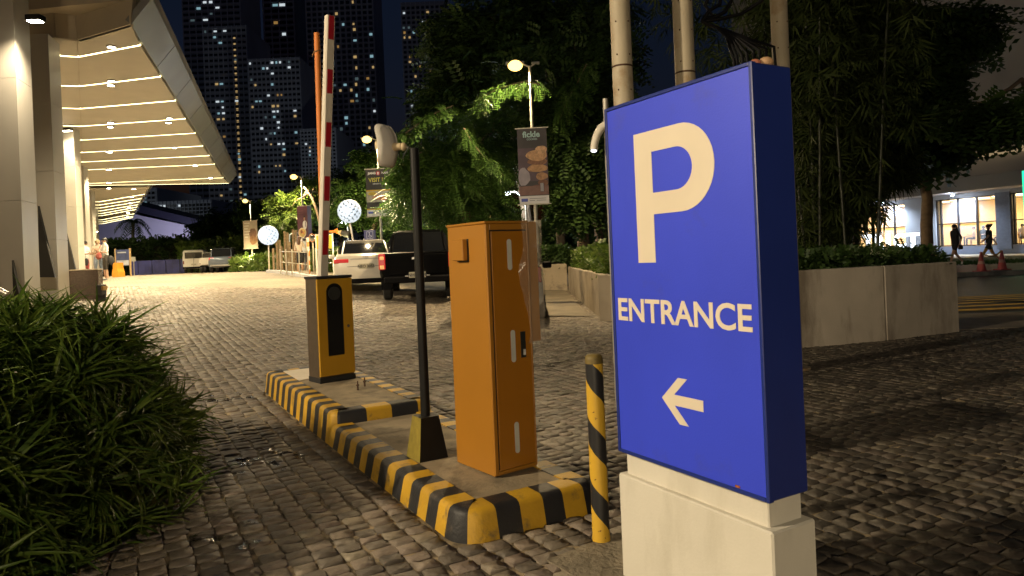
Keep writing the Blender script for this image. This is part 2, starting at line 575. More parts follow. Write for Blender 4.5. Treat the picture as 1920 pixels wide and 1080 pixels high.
# ---- the setts
def make_setts():
    U, Vv, HU, HV = [], [], [], []
    cw, n = .108, 0
    for i in range(-280, 280):
        v = i * cw
        L = 46
        ln = rng.uniform(.072, .108, int(L / .07))
        u = np.cumsum(ln) - 24 + rng.uniform(0, .1)
        k = u < 22
        uc = u - ln / 2
        U.append(uc[k]); HU.append(ln[k] / 2 - rng.uniform(.0015, .006, k.sum()))
        Vv.append(np.full(k.sum(), v) + rng.normal(0, .004, k.sum())); HV.append(cw / 2 - rng.uniform(.002, .007, k.sum()))
    U, Vv, HU, HV = map(np.concatenate, (U, Vv, HU, HV))
    X = U * EX.x + Vv * EY.x; Y = U * EX.y + Vv * EY.y
    px = 960 + F_PX * X / np.maximum(Y, .01); py = 480 + F_PX * (EYE - ter_n(X, Y)) / np.maximum(Y, .01) - .042 * (px - 960)
    al, aw = -(X + .26) * EX.x - (Y - 3.07) * EX.y, (X + .26) * EY.x + (Y - 3.07) * EY.y
    keep = (Y > 1.6) & (Y < NEAR_Y) & (X > -17) & (X < 8.7) & (px > -300) & (px < 2250)
    keep &= ~((aw > -.02) & (aw < .74) & (al > -.02) & (al < 4.45))
    keep &= ~((X > 6.6) & (Y > 10.5))
    keep &= ~((X > 3.6) & (Y > 8.6 + (X - 3.5) * .37) & (Y < 11))
    k2 = np.where(keep)[0]
    return X[k2], Y[k2], HU[k2], HV[k2], px[k2], py[k2]
sX, sY, sHU, sHV, spx, spy = make_setts()
oct_ = np.array([(-1, -.78), (-.74, -1), (.74, -1), (1, -.78), (1, .78), (.74, 1), (-.74, 1), (-1, .78)], dtype=float)
tv = np.concatenate([np.c_[oct_, np.full(8, -.035)], np.c_[oct_, np.full(8, -.0040)], np.c_[oct_ * .93, np.full(8, 0.0)], [[0, 0, .0015]]])
tf = [(k, (k + 1) % 8, (k + 1) % 8 + 8, k + 8) for k in range(8)] + [(k + 8, (k + 1) % 8 + 8, (k + 1) % 8 + 16, k + 16) for k in range(8)] + \
     [(24, 16 + k, 16 + (k + 1) % 8, 16 + (k + 2) % 8) for k in (0, 2, 4, 6)]
tf = np.array(tf)
vis = (spx > 300) & (spx < 1930) & (spy < 1085) & ~((spx > 1140) & (spx < 1540) & (spy > 600)) & ~((spx < 390) & (spy < 1000))
order = np.argsort(np.where(vis, sY, 1e6))
front = order[:300]
rest = np.setdiff1d(np.arange(len(sX)), front)
def stone_variant(k):
    v = tv.copy()
    j = rng.normal(0, .07, (8, 2))
    for r_ in (0, 8, 16):
        v[r_:r_ + 8, :2] += j
    v[8:16, 2] += rng.normal(0, .002, 8); v[16:25, 2] += rng.normal(0, .003, 9)
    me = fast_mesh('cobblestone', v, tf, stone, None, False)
    return me
variants = [stone_variant(k) for k in range(14)]
for q, i in enumerate(front):
    o = link('cobblestone', variants[int(rng.integers(14))], ground, (sX[i], sY[i], ter(sX[i], sY[i]) + .002 + rng.normal(0, .002)))
    o.rotation_euler = (rng.normal(0, .014), rng.normal(0, .014), TH + rng.normal(0, .03) + (math.pi if rng.random() < .5 else 0))
    o.scale = (sHU[i], sHV[i], 1)
# everything further off in one piece
N = len(rest)
T = np.repeat(tv[None], N, 0)
j = rng.normal(0, .06, (N, 8, 2))
for r_ in (0, 8, 16):
    T[:, r_:r_ + 8, :2] += j
T[:, 8:16, 2] += rng.normal(0, .002, (N, 8)); T[:, 16:, 2] += rng.normal(0, .0025, (N, 9))
T[:, :, 0] *= sHU[rest][:, None]; T[:, :, 1] *= sHV[rest][:, None]
T[:, :, 2] += T[:, :, 0] * rng.normal(0, .014, (N, 1)) + T[:, :, 1] * rng.normal(0, .014, (N, 1)) + rng.normal(0, .002, (N, 1))
an = TH + rng.normal(0, .03, N)
ca, sa = np.cos(an)[:, None], np.sin(an)[:, None]
WX = T[:, :, 0] * ca - T[:, :, 1] * sa + sX[rest][:, None]; WY = T[:, :, 0] * sa + T[:, :, 1] * ca + sY[rest][:, None]
WZ = T[:, :, 2] + ter_n(sX[rest], sY[rest])[:, None] + .002
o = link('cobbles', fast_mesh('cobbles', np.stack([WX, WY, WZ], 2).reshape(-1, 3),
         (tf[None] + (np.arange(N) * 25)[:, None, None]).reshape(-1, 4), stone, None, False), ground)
o['kind'] = 'stuff'

# ================================================================= TRAFFIC ISLAND
yellow = mat('yellow_kerb_paint', (.50, .29, .016), .55, var=.14, scale=7, bump=.15, bscale=70, stain=(.16, .11, .045), stain_scale=11, stain_lo=.56, stain_hi=.72)
black = mat('black_kerb_paint', (.014, .014, .016), .55, var=.25, scale=7, bump=.15, bscale=70, stain=(.075, .06, .045), stain_scale=11, stain_lo=.54, stain_hi=.74)
conc = mat('island_concrete', (.27, .215, .135), .8, var=.28, scale=4, bump=.25, bscale=50, stain=(.07, .055, .035), stain_scale=3.2, stain_lo=.5, stain_hi=.72)
white_patch = mat('cement_patch', (.70, .625, .50), .7, var=.08, scale=8, bump=.2)
island = thing('traffic_island', 'low concrete traffic island with yellow and black striped kerb', 'traffic island', (-.26, 3.07, 0), R(29.8))

def kerb_path(x0, x1, y0, y1, r_, closed, step=.115, front_step=None):
    """corner-rounded run: left side from the back to the front, along the front, right side to the back (and the back)"""
    pts = []
    def arc(cx_, cy_, a0_, a1_):
        for k in range(7):
            a = a0_ + (a1_ - a0_) * k / 6
            pts.append((Vector((cx_ + r_ * math.cos(a), cy_ + r_ * math.sin(a))), Vector((math.cos(a), math.sin(a)))))
    if closed:
        arc(x0 + r_, y1 - r_, R(90), R(180))
    else:
        pts.append((Vector((x0, y1)), Vector((-1, 0))))
    arc(x0 + r_, y0 + r_, R(180), R(270))
    arc(x1 - r_, y0 + r_, R(270), R(360))
    if closed:
        arc(x1 - r_, y1 - r_, R(0), R(90))
        pts.append((Vector((x0 + r_, y1)), Vector((0, 1))))
    else:
        pts.append((Vector((x1, y1)), Vector((1, 0))))
    # resample at the stripe boundaries
    out, acc = [pts[0]], 0.0
    tot, nxt, sid, ids = 0.0, step, 0, []
    for k in range(1, len(pts)):
        p0, n0 = pts[k - 1]; p1, n1 = pts[k]
        seg = (p1 - p0).length
        d = 0.0
        while seg > 1e-9 and tot + seg >= nxt:
            t = (nxt - tot) / seg
            if t > 1e-6:
                out.append((p0.lerp(p1, t), n0.lerp(n1, t).normalized())); ids.append(sid)
            sid += 1; nxt += step * rng.uniform(.92, 1.08) * (1.75 if closed and abs(p1.y - y0) < .03 else 1)
        if seg > 1e-9 and (out[-1][0] - p1).length > 1e-6:
            out.append((p1, n1)); ids.append(sid)
        tot += seg
    return out, ids

def kerb_mesh(path, ids, h, wide=.12, base=.045):
    b = MB()
    prof = [(base, -.03), (base * .85, .01), (.016, h - .028), (.008, h - .012), (-.010, h - .002), (-.026, h), (-wide, h), (-wide, h - .03)]
    # the inner edge keeps its corner: clamp inner offsets through the normals
    for k in range(len(path) - 1):
        (p0, n0), (p1, n1) = path[k], path[k + 1]
        for q in range(len(prof) - 1):
            vs = []
            for (p, n_), (of, z) in (((p0, n0), prof[q]), ((p1, n1), prof[q]), ((p1, n1), prof[q + 1]), ((p0, n0), prof[q + 1])):
                w = p + n_ * of
                vs.append((w.x, w.y, z))
            b.quad(*vs, mi=ids[k] % 2)
    return b
def weld(o, d=.0004):
    import bmesh
    bm = bmesh.new(); bm.from_mesh(o.data)
    bmesh.ops.remove_doubles(bm, verts=bm.verts, dist=d)
    bmesh.ops.recalc_face_normals(bm, faces=bm.faces)
    bm.to_mesh(o.data); bm.free()
    o.data.shade_smooth(); o.data.set_sharp_from_angle(angle=R(40))
IW, YB, YE, H1, H2 = .72, 2.06, 4.43, .135, .215
pth, ids = kerb_path(0, IW, 0, YB + .02, .10, False)
k1 = kerb_mesh(pth, ids, H1).build('kerb', [yellow, black], island); weld(k1)
pth, ids = kerb_path(0, IW, YB, YE, .05, True)
k2 = kerb_mesh(pth, ids, H2).build('kerb', [yellow, black], island); weld(k2)
b = MB().box((IW / 2, (YB) / 2 + .04, H1 / 2 - .006), (IW - .235, YB - .16, H1))
part('concrete_slab', b, conc, island)
b = MB().box((IW / 2, (YB + YE) / 2, H2 / 2 - .005), (IW - .235, YE - YB - .235, H2))
part('concrete_slab', b, conc, island)
b = MB().prism([(.125, 3.62), (.46, 3.72), (.46, 4.3), (.125, 4.3)], (0, 0, H2 - .004), (1, 0, 0), (0, 1, 0), (0, 0, .006))
part('cement_patch', b, white_patch, island)
rust = mat('rusty_steel', (.07, .035, .02), .7, metal=.3, var=.3, scale=30)
for px_, py_ in ((671, 731), (684, 724)):
    x, y = island_local(*Zp(px_, py_, H2).xy)
    part('anchor_bolt', MB().lathe([(.008, 0), (.008, .035), (.014, .035), (.014, .045), (.006, .048), (.005, .075)], (x, y, H2 - .002), 8), rust, island)

# ================================================================= PARKING SIGN
sign_blue = mat('blue_sign_face', (.038, .066, .70), .42, var=.09, scale=1.6, bump=.05, bscale=160, spec=.4, stain=(.055, .07, .50), stain_scale=5, stain_lo=.58, stain_hi=.85)
sign_frame = mat('blue_sign_frame', (.014, .030, .20), .32, var=.06, scale=4)
cream = mat('cream_lettering', (.70, .625, .50), .5, var=.04, scale=5)
plinth_m = mat('cream_painted_plinth', (.64, .61, .53), .6, var=.05, scale=3, bump=.06, bscale=90, streak=.25, stain=(.54, .51, .43), stain_scale=7, stain_lo=.52, stain_hi=.75)
sign = thing('parking_sign', 'tall blue box sign with cream letter P, ENTRANCE and arrow on cream plinth', 'sign', (.377, 2.67, 0), TH)
SW, SZ0, SZ1, SD = .708, .49, 1.794, .172
b = MB().box((SW / 2, SD / 2 + .004, (SZ0 + SZ1) / 2), (SW - .004, SD - .008, SZ1 - SZ0 - .004), ch=.004)
part('sign_box', b, sign_frame, sign, 30)
b = MB()
w = .013
b.box((w / 2, .006, (SZ0 + SZ1) / 2), (w, .022, SZ1 - SZ0), ch=.0025).box((SW - w / 2, .006, (SZ0 + SZ1) / 2), (w, .022, SZ1 - SZ0), ch=.0025)
b.box((SW / 2, .006, SZ1 - w / 2), (SW - 2 * w - .001, .0212, w), ch=.0025).box((SW / 2, .006, SZ0 + w / 2), (SW - 2 * w - .001, .0212, w), ch=.0025)
o = part('frame', b, sign_frame, sign)
o['kind'] = 'stuff'
part('face_panel', MB().box((SW / 2, .004, (SZ0 + SZ1) / 2), (SW - 2 * w - .001, .008, SZ1 - SZ0 - 2 * w - .001)), sign_blue, sign)
def bowl(cx_, cz, rx, rz_, n=20):
    return [(cx_ + rx * math.sin(t), cz + rz_ * math.cos(t)) for t in [math.pi * k / n for k in range(n + 1)]]
outer = [(.162, 1.668)] + bowl(.395, 1.5215, .150, .1465)
inner = bowl(.372, 1.522, .076, .072)[::-1]
poly = outer + [(.2535, 1.375), (.2535, 1.206), (.162, 1.206)]
# letter P as one ring: outline cut open along the stem
ring = [(.162, 1.668)] + bowl(.395, 1.5215, .150, .1465) + [(.2535, 1.375), (.2535, 1.450)] + inner + [(.2535, 1.594), (.2535, 1.4501), (.2534, 1.375), (.2534, 1.206), (.162, 1.206)]
b = MB()
front_y, back_y = -.0015, .0025
bo, bi = bowl(.395, 1.5215, .150, .1465), bowl(.372, 1.522, .076, .072)
fsv, fsf = [], []
def strip(Aq, Bq):
    for k in range(len(Aq) - 1):
        b.prism([Aq[k], Aq[k + 1], Bq[k + 1], Bq[k]], (0, front_y, 0), (1, 0, 0), (0, 0, 1), (0, back_y - front_y, 0))
bo_ = [(.2535, 1.668)] + bo + [(.2535, 1.375)]
bi_ = [(.2535, 1.594)] + bi + [(.2535, 1.450)]
strip(bo_, bi_)
b.prism([(.162, 1.206), (.2535, 1.206), (.2535, 1.668), (.162, 1.668)], (0, front_y, 0), (1, 0, 0), (0, 0, 1), (0, back_y - front_y, 0))
o = part('letter', b, cream, sign); weld(o); o.data.shade_flat(); o['kind'] = 'stuff'
# ENTRANCE, drawn letter by letter
def letters_part(text, x0, x1, z0, z1, parent, m, y, bold=.0, depth=.0015):
    cu = bpy.data.curves.new('w', 'FONT'); cu.body = text; cu.size = 1; cu.offset = bold; cu.space_character = 1.0; cu.extrude = .004; cu.resolution_u = 4
    tmp = bpy.data.objects.new('tmp', cu); C.objects.link(tmp)
    dg = bpy.context.evaluated_depsgraph_get()
    me = bpy.data.meshes.new_from_object(tmp.evaluated_get(dg)); bpy.data.objects.remove(tmp)
    co = np.zeros(len(me.vertices) * 3); me.vertices.foreach_get('co', co); co = co.reshape(-1, 3)
    lo, hi = co.min(0), co.max(0)
    sx, sz = (x1 - x0) / (hi[0] - lo[0]), (z1 - z0) / (hi[1] - lo[1])
    nv = np.stack([x0 + (co[:, 0] - lo[0]) * sx, y - (co[:, 2] - lo[2]) / max(hi[2] - lo[2], 1e-6) * depth, z0 + (co[:, 1] - lo[1]) * sz], 1)
    me.vertices.foreach_set('co', nv.ravel()); me.name = 'lettering'
    me.materials.clear(); me.materials.append(m); me.update()
    o = link('lettering', me, parent)
    return o
o = letters_part('ENTRANCE', .034, .669, .991, 1.0765, sign, cream, .002, bold=.020, depth=.0035); o['kind'] = 'stuff'
arrow = [(.256, .734), (.340, .813), (.383, .813), (.318, .753), (.453, .753), (.453, .716), (.318, .716), (.383, .655), (.340, .655)]
b = MB()
b.prism([arrow[0], arrow[1], arrow[2], arrow[3], (.299, .7345)], (0, front_y, 0), (1, 0, 0), (0, 0, 1), (0, .004, 0))
b.prism([arrow[0], (.299, .7345), arrow[6], arrow[7], arrow[8]], (0, front_y, 0), (1, 0, 0), (0, 0, 1), (0, .004, 0))
b.prism([(.299, .7345), arrow[3], arrow[4], arrow[5], arrow[6]], (0, front_y, 0), (1, 0, 0), (0, 0, 1), (0, .004, 0))
o = part('arrow', b, cream, sign); o['kind'] = 'stuff'
part('neck', MB().box((.336, .108, .445), (.668, .150, .11), ch=.004), plinth_m, sign)
part('plinth', MB().box((.341, .106, .188), (.724, .196, .424), ch=.006), plinth_m, sign)
part('rust_spot', MB().box((.585, -.0012, .509), (.018, .003, .007)), mat('rust_orange', (.35, .10, .02), .8, var=.3, scale=60), sign)
pebble = mat('pale_fruit', (.42, .26, .14), .6, var=.2, scale=20)
for k, (x, y, r_, lb) in enumerate(((.655, .075, .016, 'small reddish round fruit on top of the blue sign, the nearer to its front face'), (.668, .108, .02, 'larger pale round fruit on top of the blue sign'))):
    p = sign.matrix_basis @ Vector((x, y, SZ1 + r_ * .8))
    o = MB().ell((0, 0, 0), (r_ * 1.15, r_, r_ * .85), 12, 8).build('fruit', mat('red_fruit', (.36, .13, .08), .55, var=.2, scale=20) if k == 0 else pebble, None, 60, sign.location + Matrix.Rotation(TH, 3, 'Z') @ Vector((x, y, SZ1 + r_ * .8)))
    tag(o, lb, 'fruit', 'fruit on top of the sign')
pad = MB().prism([(-.36, .30), (-.30, -.16), (.1, -.14), (.45, -.10), (.9, -.06), (.95, .35)], (0, 0, -.02), (1, 0, 0), (0, 1, 0), (0, 0, .028))
o = pad.build('concrete_footing', mat('rough_concrete', (.20, .17, .12), .85, var=.3, scale=8, bump=.7, bscale=40), None, None, (.377, 2.67, 0), TH)
tag(o, 'rough grey concrete footing under the blue sign and bollard', kind='structure')

# ================================================================= BOLLARD
def spiral_mat():
    m = bpy.data.materials.new('spiral_paint'); m.use_nodes = True
    nt = m.node_tree; b = nt.nodes['Principled BSDF']; b.inputs['Roughness'].default_value = .42
    tc = nt.nodes.new('ShaderNodeTexCoord'); sp = nt.nodes.new('ShaderNodeSeparateXYZ')
    nt.links.new(tc.outputs['Object'], sp.inputs[0])
    at2 = nt.nodes.new('ShaderNodeMath'); at2.operation = 'ARCTAN2'
    nt.links.new(sp.outputs['Y'], at2.inputs[0]); nt.links.new(sp.outputs['X'], at2.inputs[1])
    k = nt.nodes.new('ShaderNodeMath'); k.operation = 'MULTIPLY_ADD'; k.inputs[1].default_value = .272 / (2 * math.pi)
    nt.links.new(at2.outputs[0], k.inputs[0]); nt.links.new(sp.outputs['Z'], k.inputs[2])
    n = nt.nodes.new('ShaderNodeTexNoise'); n.inputs['Scale'].default_value = 9; nt.links.new(tc.outputs['Object'], n.inputs['Vector'])
    n_ = nt.nodes.new('ShaderNodeMath'); n_.operation = 'MULTIPLY_ADD'; n_.inputs[1].default_value = .03
    nt.links.new(n.outputs['Fac'], n_.inputs[0]); nt.links.new(k.outputs[0], n_.inputs[2])
    dv = nt.nodes.new('ShaderNodeMath'); dv.operation = 'DIVIDE'; dv.inputs[1].default_value = .272; nt.links.new(n_.outputs[0], dv.inputs[0])
    a_ = nt.nodes.new('ShaderNodeMath'); a_.operation = 'ADD'; a_.inputs[1].default_value = 9.83; nt.links.new(dv.outputs[0], a_.inputs[0])
    fr = nt.nodes.new('ShaderNodeMath'); fr.operation = 'FRACT'; nt.links.new(a_.outputs[0], fr.inputs[0])
    lt = nt.nodes.new('ShaderNodeMath'); lt.operation = 'LESS_THAN'; lt.inputs[1].default_value = .43; nt.links.new(fr.outputs[0], lt.inputs[0])
    mx = nt.nodes.new('ShaderNodeMix'); mx.data_type = 'RGBA'
    mx.inputs['A'].default_value = (.62, .38, .035, 1); mx.inputs['B'].default_value = (.02, .02, .022, 1)
    nt.links.new(lt.outputs[0], mx.inputs['Factor'])
    n2 = nt.nodes.new('ShaderNodeTexNoise'); n2.inputs['Scale'].default_value = 34; n2.inputs['Detail'].default_value = 6
    nt.links.new(tc.outputs['Object'], n2.inputs['Vector'])
    m3 = nt.nodes.new('ShaderNodeMapRange'); m3.inputs['From Min'].default_value = .66; m3.inputs['From Max'].default_value = .7
    nt.links.new(n2.outputs['Fac'], m3.inputs['Value'])
    m2 = nt.nodes.new('ShaderNodeMix'); m2.data_type = 'RGBA'; m2.inputs['B'].default_value = (.12, .05, .02, 1)
    nt.links.new(m3.outputs['Result'], m2.inputs['Factor']); nt.links.new(mx.outputs['Result'], m2.inputs['A'])
    nt.links.new(m2.outputs['Result'], b.inputs['Base Color'])
    return m
bol = thing('bollard', 'steel pipe bollard painted in yellow and black spiral beside the blue sign', 'bollard', (.335, 3.03, 0))
part('post', MB().lathe([(.0395, -.03), (.0392, .02), (.038, .03), (.038, .772)], n=32), spiral_mat(), bol, 40)
part('cap', MB().lathe([(.0388, .772), (.0388, .79), (.036, .803), (.028, .81), (.012, .8125), (.001, .813)], n=32), mat('olive_cap', (.16, .115, .03), .6, var=.3, scale=30), bol, 50)

# ================================================================= ORANGE TICKET CABINET
org = mat('orange_enamel', (.345, .150, .014), .42, var=.05, scale=3, bump=.05, bscale=160, coat=.15)
org_door = mat('orange_gloss_door', (.34, .135, .010), .24, var=.07, scale=2.5, bump=.05, bscale=25, coat=.5)
dark = mat('dark_rubber', (.015, .015, .016), .6, var=.15)
cab = thing('ticket_cabinet', 'orange metal ticket cabinet with white slots and plastic film on its edge', 'cabinet', (-.133, 3.54, H1), R(36.5))
CW, CD, CH = .272, .362, 1.285
part('body', MB().box((CW / 2, CD / 2, CH / 2), (CW, CD, CH), ch=.004), org, cab, 30)
part('top_cover', MB().box((CW / 2, CD / 2 - .002, CH + .006), (CW + .012, CD + .012, .014), ch=.004), org, cab, 30)
fr_ = MB()
fr_.box((.011, -.004, CH / 2 + .004), (.022, .010, CH - .012), ch=.002).box((CW - .006, -.004, CH / 2 + .004), (.010, .010, CH - .012), ch=.002)
fr_.box((CW / 2 + .006, -.004, CH - .018), (CW - .036, .0095, .030), ch=.002).box((CW / 2 + .006, -.004, .016), (CW - .036, .0095, .016), ch=.002)
o = part('door_frame', fr_, org, cab); o['kind'] = 'stuff'
part('door_gap', MB().box((CW / 2 + .006, -.0006, CH / 2), (CW - .034, .002, CH - .06)), dark, cab)
door = part('door', MB().box((CW / 2 + .008, -.0065, CH / 2 - .006), (CW - .044, .010, CH - .068), ch=.002), org_door, cab, 30)
slot_m = mat('frosted_plastic', (.52, .52, .47), .4, var=.08, scale=12, emit=None)
def capsule(cx_, z0, z1, hw, n=8):
    p = [(cx_ + hw * math.cos(math.pi * k / n), z1 - hw + hw * math.sin(math.pi * k / n)) for k in range(n + 1)]
    return p + [(cx_ + hw * math.cos(math.pi + math.pi * k / n), z0 + hw + hw * math.sin(math.pi + math.pi * k / n)) for k in range(n + 1)]
for z0, z1 in ((1.043, 1.203), (.567, .733), (.098, .258)):
    q = MB().prism(capsule(.140, z0, z1, .0135), (0, -.0145, 0), (1, 0, 0), (0, 0, 1), (0, .005, 0)).build('slot_window', slot_m, door)
q = MB().box((.204, -.0132, .652), (.030, .005, .135)).build('label', mat('black_label', (.018, .02, .018), .4, var=.1), door)
q = MB().box((.209, -.0162, .612), (.014, .003, .030)).build('seal', mat('white_seal', (.6, .6, .58), .5, var=.3, scale=80), door)
part('side_box', MB().box((-.018, .215, 1.157), (.032, .105, .112), ch=.004), org, cab, 30)
part('side_box_gasket', MB().box((-.0015, .211, 1.154), (.006, .113, .120)), dark, cab)
part('reader_box', MB().box((CW + .040, .165, .975), (.078, .30, .640), ch=.006), org, cab, 30)
# cling film round the reader box, wrinkled
def film():
    m = bpy.data.materials.new('cling_film'); m.use_nodes = True
    nt = m.node_tree; b = nt.nodes['Principled BSDF']
    b.inputs['Base Color'].default_value = (.75, .68, .58, 1); b.inputs['Roughness'].default_value = .12
    b.inputs['Alpha'].default_value = .17; b.inputs['Specular IOR Level'].default_value = .9
    return m
film_m = film()
fb = MB()
nu, nz = 14, 56
zz0, zz1 = .655, 1.30
pts = []
for iz in range(nz + 1):
    t = iz / nz
    z = zz0 + (zz1 - zz0) * t
    for iu in range(nu + 1):
        s_ = iu / nu
        xa = .205 + .02 * math.sin(t * 9) + (.03 * (1 - t) ** 2)
        x = xa + (CW + .088 - xa) * s_
        y = -.0175 - .006 * abs(math.sin(s_ * 21 + t * 7 + 2 * math.sin(t * 13))) - .004 * math.sin(s_ * 37 + t * 19) + (.015 * max(0, x - CW))
        if s_ > .93: y += (s_ - .93) / .07 * .30
        pts.append((x, y, z))
fs = [(a, a + 1, a + nu + 2, a + nu + 1) for iz in range(nz) for iu in range(nu) for a in [iz * (nu + 1) + iu]]
fb.add(pts, fs)
part('cling_film', fb, film_m, cab, 80)
fb = MB()
pts = []
for iz in range(13):
    t = iz / 12
    for iu in range(9):
        s_ = iu / 8
        z = .66 - .16 * t + .02 * s_ * t
        x = CW - .01 + s_ * (.045 + .085 * t)
        pts.append((x, .0 - .012 * math.sin(s_ * 5 + t * 4) + .02 * t, z))
fb.add(pts, [(a, a + 1, a + 10, a + 9) for iz in range(12) for iu in range(8) for a in [iz * 9 + iu]])
part('film_flap', fb, film_m, cab, 80)

# ================================================================= POLE WITH DISH ANTENNA
blk = mat('black_pole_paint', (.008, .008, .008), .5, var=.25, scale=12, spec=.25)
pole = thing('antenna_pole', 'slim black pole in a tapered black and yellow foot', 'pole', (-.53, 3.985, H1 - .006), R(33))
f_ = MB()
bw, tw, fh = .088, .056, .235
vs = [(-bw, -bw, 0), (bw, -bw, 0), (bw, bw, 0), (-bw, bw, 0), (-tw, -tw, fh), (tw, -tw, fh), (tw, tw, fh), (-tw, tw, fh)]
f_.add(vs, [(3, 2, 1, 0), (4, 5, 6, 7), (0, 1, 5, 4), (1, 2, 6, 5), (2, 3, 7, 6), (3, 0, 4, 7)], [0, 0, 0, 0, 0, 1])
part('foot', f_, [blk, mat('worn_yellow', (.22, .17, .022), .6, var=.2, scale=20)], pole)
PT = 1.755
part('shaft', MB().lathe([(.027, fh - .01), (.0265, fh + .6), (.026, PT - .03), (.026, PT), (.02, PT + .003)], n=20), blk, pole, 40)
dish_c = Vector((-.53, 3.985, H1 + PT))
wht = mat('weathered_white_plastic', (.60, .575, .52), .5, var=.12, scale=5, stain=(.28, .23, .17), stain_scale=5, stain_lo=.58, stain_hi=.75)
tan_ = mat('yellowed_plastic', (.48, .38, .23), .5, var=.2, scale=15)
dp = P(733, 273, 4.03)
ant = thing('dish_antenna', 'white curved panel antenna with yellowed bracket on the black pole', 'antenna', dp, R(-112))
ab = MB()
nU, nV = 15, 17
def panel_layer(off, grow):
    out = []
    for iv in range(nV):
        for iu in range(nU):
            u, v = -1 + 2 * iu / (nU - 1), -1 + 2 * iv / (nV - 1)
            # rounded outline
            mu, mv = u * (1 - .13 * abs(v) ** 6), v * (1 - .13 * abs(u) ** 6)
            x, z = mu * .088 * grow, mv * .124 * grow
            y = -.030 * mv * mv - .035 * mu * mu + off - .006 * mv
            out.append((x, y, z))
    return out
L1, L2 = panel_layer(.0, 1.0), panel_layer(.026, .93)
n_ = nU * nV
vs = L1 + L2
fs = [(iv * nU + iu, iv * nU + iu + 1, (iv + 1) * nU + iu + 1, (iv + 1) * nU + iu) for iv in range(nV - 1) for iu in range(nU - 1)]
fs2 = [tuple(k + n_ for k in reversed(f)) for f in fs]
edge = [iu for iu in range(nU)] + [iv * nU + nU - 1 for iv in range(1, nV)] + [(nV - 1) * nU + iu for iu in range(nU - 2, -1, -1)] + [iv * nU for iv in range(nV - 2, 0, -1)]
fe = [(edge[k], edge[k] + n_, edge[(k + 1) % len(edge)] + n_, edge[(k + 1) % len(edge)]) for k in range(len(edge))]
ab.add(vs, fs + fs2 + fe)
part('reflector', ab, wht, ant, 50)
part('rib', MB().tube([(-.036, -.022, -.105), (-.036, .006, -.06), (-.036, .018, 0), (-.036, .006, .06), (-.036, -.022, .105)], .010, 6), wht, ant, 60)
part('rib', MB().tube([(-.066, -.045, -.10), (-.066, -.014, -.05), (-.066, -.006, 0), (-.066, -.014, .05), (-.066, -.045, .10)], .007, 6), wht, ant, 60)
part('feed', MB().box((.0, -.088, .008), (.024, .03, .05), ch=.005).tube([(0, -.075, .008), (0, -.03, .008)], .014, 10), tan_, ant, 40)
part('bracket', MB().tube([(.0, .02, -.01), (.0, .07, -.012)], [.026, .020], 14).ell((.0, .082, -.014), (.019, .019, .024)), tan_, ant, 50)
arm_end = Matrix.Rotation(R(112), 3, 'Z') @ (dish_c + Vector((0, 0, -.012)) - dp)
part('mount_rod', MB().tube([(0, .09, -.014), tuple(arm_end)], .006, 8), mat('zinc_bolt', (.6, .55, .45), .3, metal=.9, var=.1), ant, 60)
part('cable', MB().tube([(.0, .05, -.03), (.0, .055, -.075), (.004, .075, -.085), (.01, .10, -.05), (.0, .12, -.02)], .004, 6), dark, ant, 60)

# ================================================================= BARRIER GATE
ylw = mat('yellow_enamel', (.52, .28, .016), .40, var=.06, scale=3, bump=.05, bscale=120, coat=.1)
steel = mat('brushed_brown_steel', (.16, .125, .09), .38, metal=.7, var=.12, scale=20)
gate = thing('barrier_gate', 'yellow barrier gate cabinet with its red and white boom raised', 'barrier gate', (-1.712, 6.075, H2), R(41))
GW, GD, GH = .335, .215, .925
part('body', MB().box((GW / 2, GD / 2 + .004, GH / 2), (GW - .006, GD, GH - .012), ch=.004), steel, gate, 30)
gd = part('door_panel', MB().box((GW / 2 + .002, -.006, .045 + (GH - .06) / 2), (GW + .004, .018, GH - .075), ch=.005), ylw, gate, 30)
part('base_strip', MB().box((GW / 2, .10, .02), (GW + .004, GD + .012, .044)), dark, gate)
part('top_plate', MB().box((GW / 2 + .002, GD / 2, GH - .008), (GW + .010, GD + .03, .024), ch=.004), dark, gate)
win = [(.085, .232), (.09, .226), (.231, .226), (.237, .232)] + [(.161 + .076 * math.cos(math.pi * k / 14), .785 + .076 * math.sin(math.pi * k / 14)) for k in range(15)]
w_ = MB().prism(win, (0, -.0185, 0), (1, 0, 0), (0, 0, 1), (0, .005, 0)).build('dark_window', mat('smoked_glass', (.012, .012, .012), .12, var=0, coat=.4), gd)
MB().tube([(.161, -.0235, .772), (.161, -.017, .772)], .058, 24).build('lens', mat('lens_grey', (.03, .032, .03), .3, var=.1), gd, 40)
MB().tube([(.282, -.024, .475), (.282, -.014, .475)], .013, 16).build('lock', mat('chrome_lock', (.7, .68, .6), .2, metal=1.0, var=0), gd, 40)
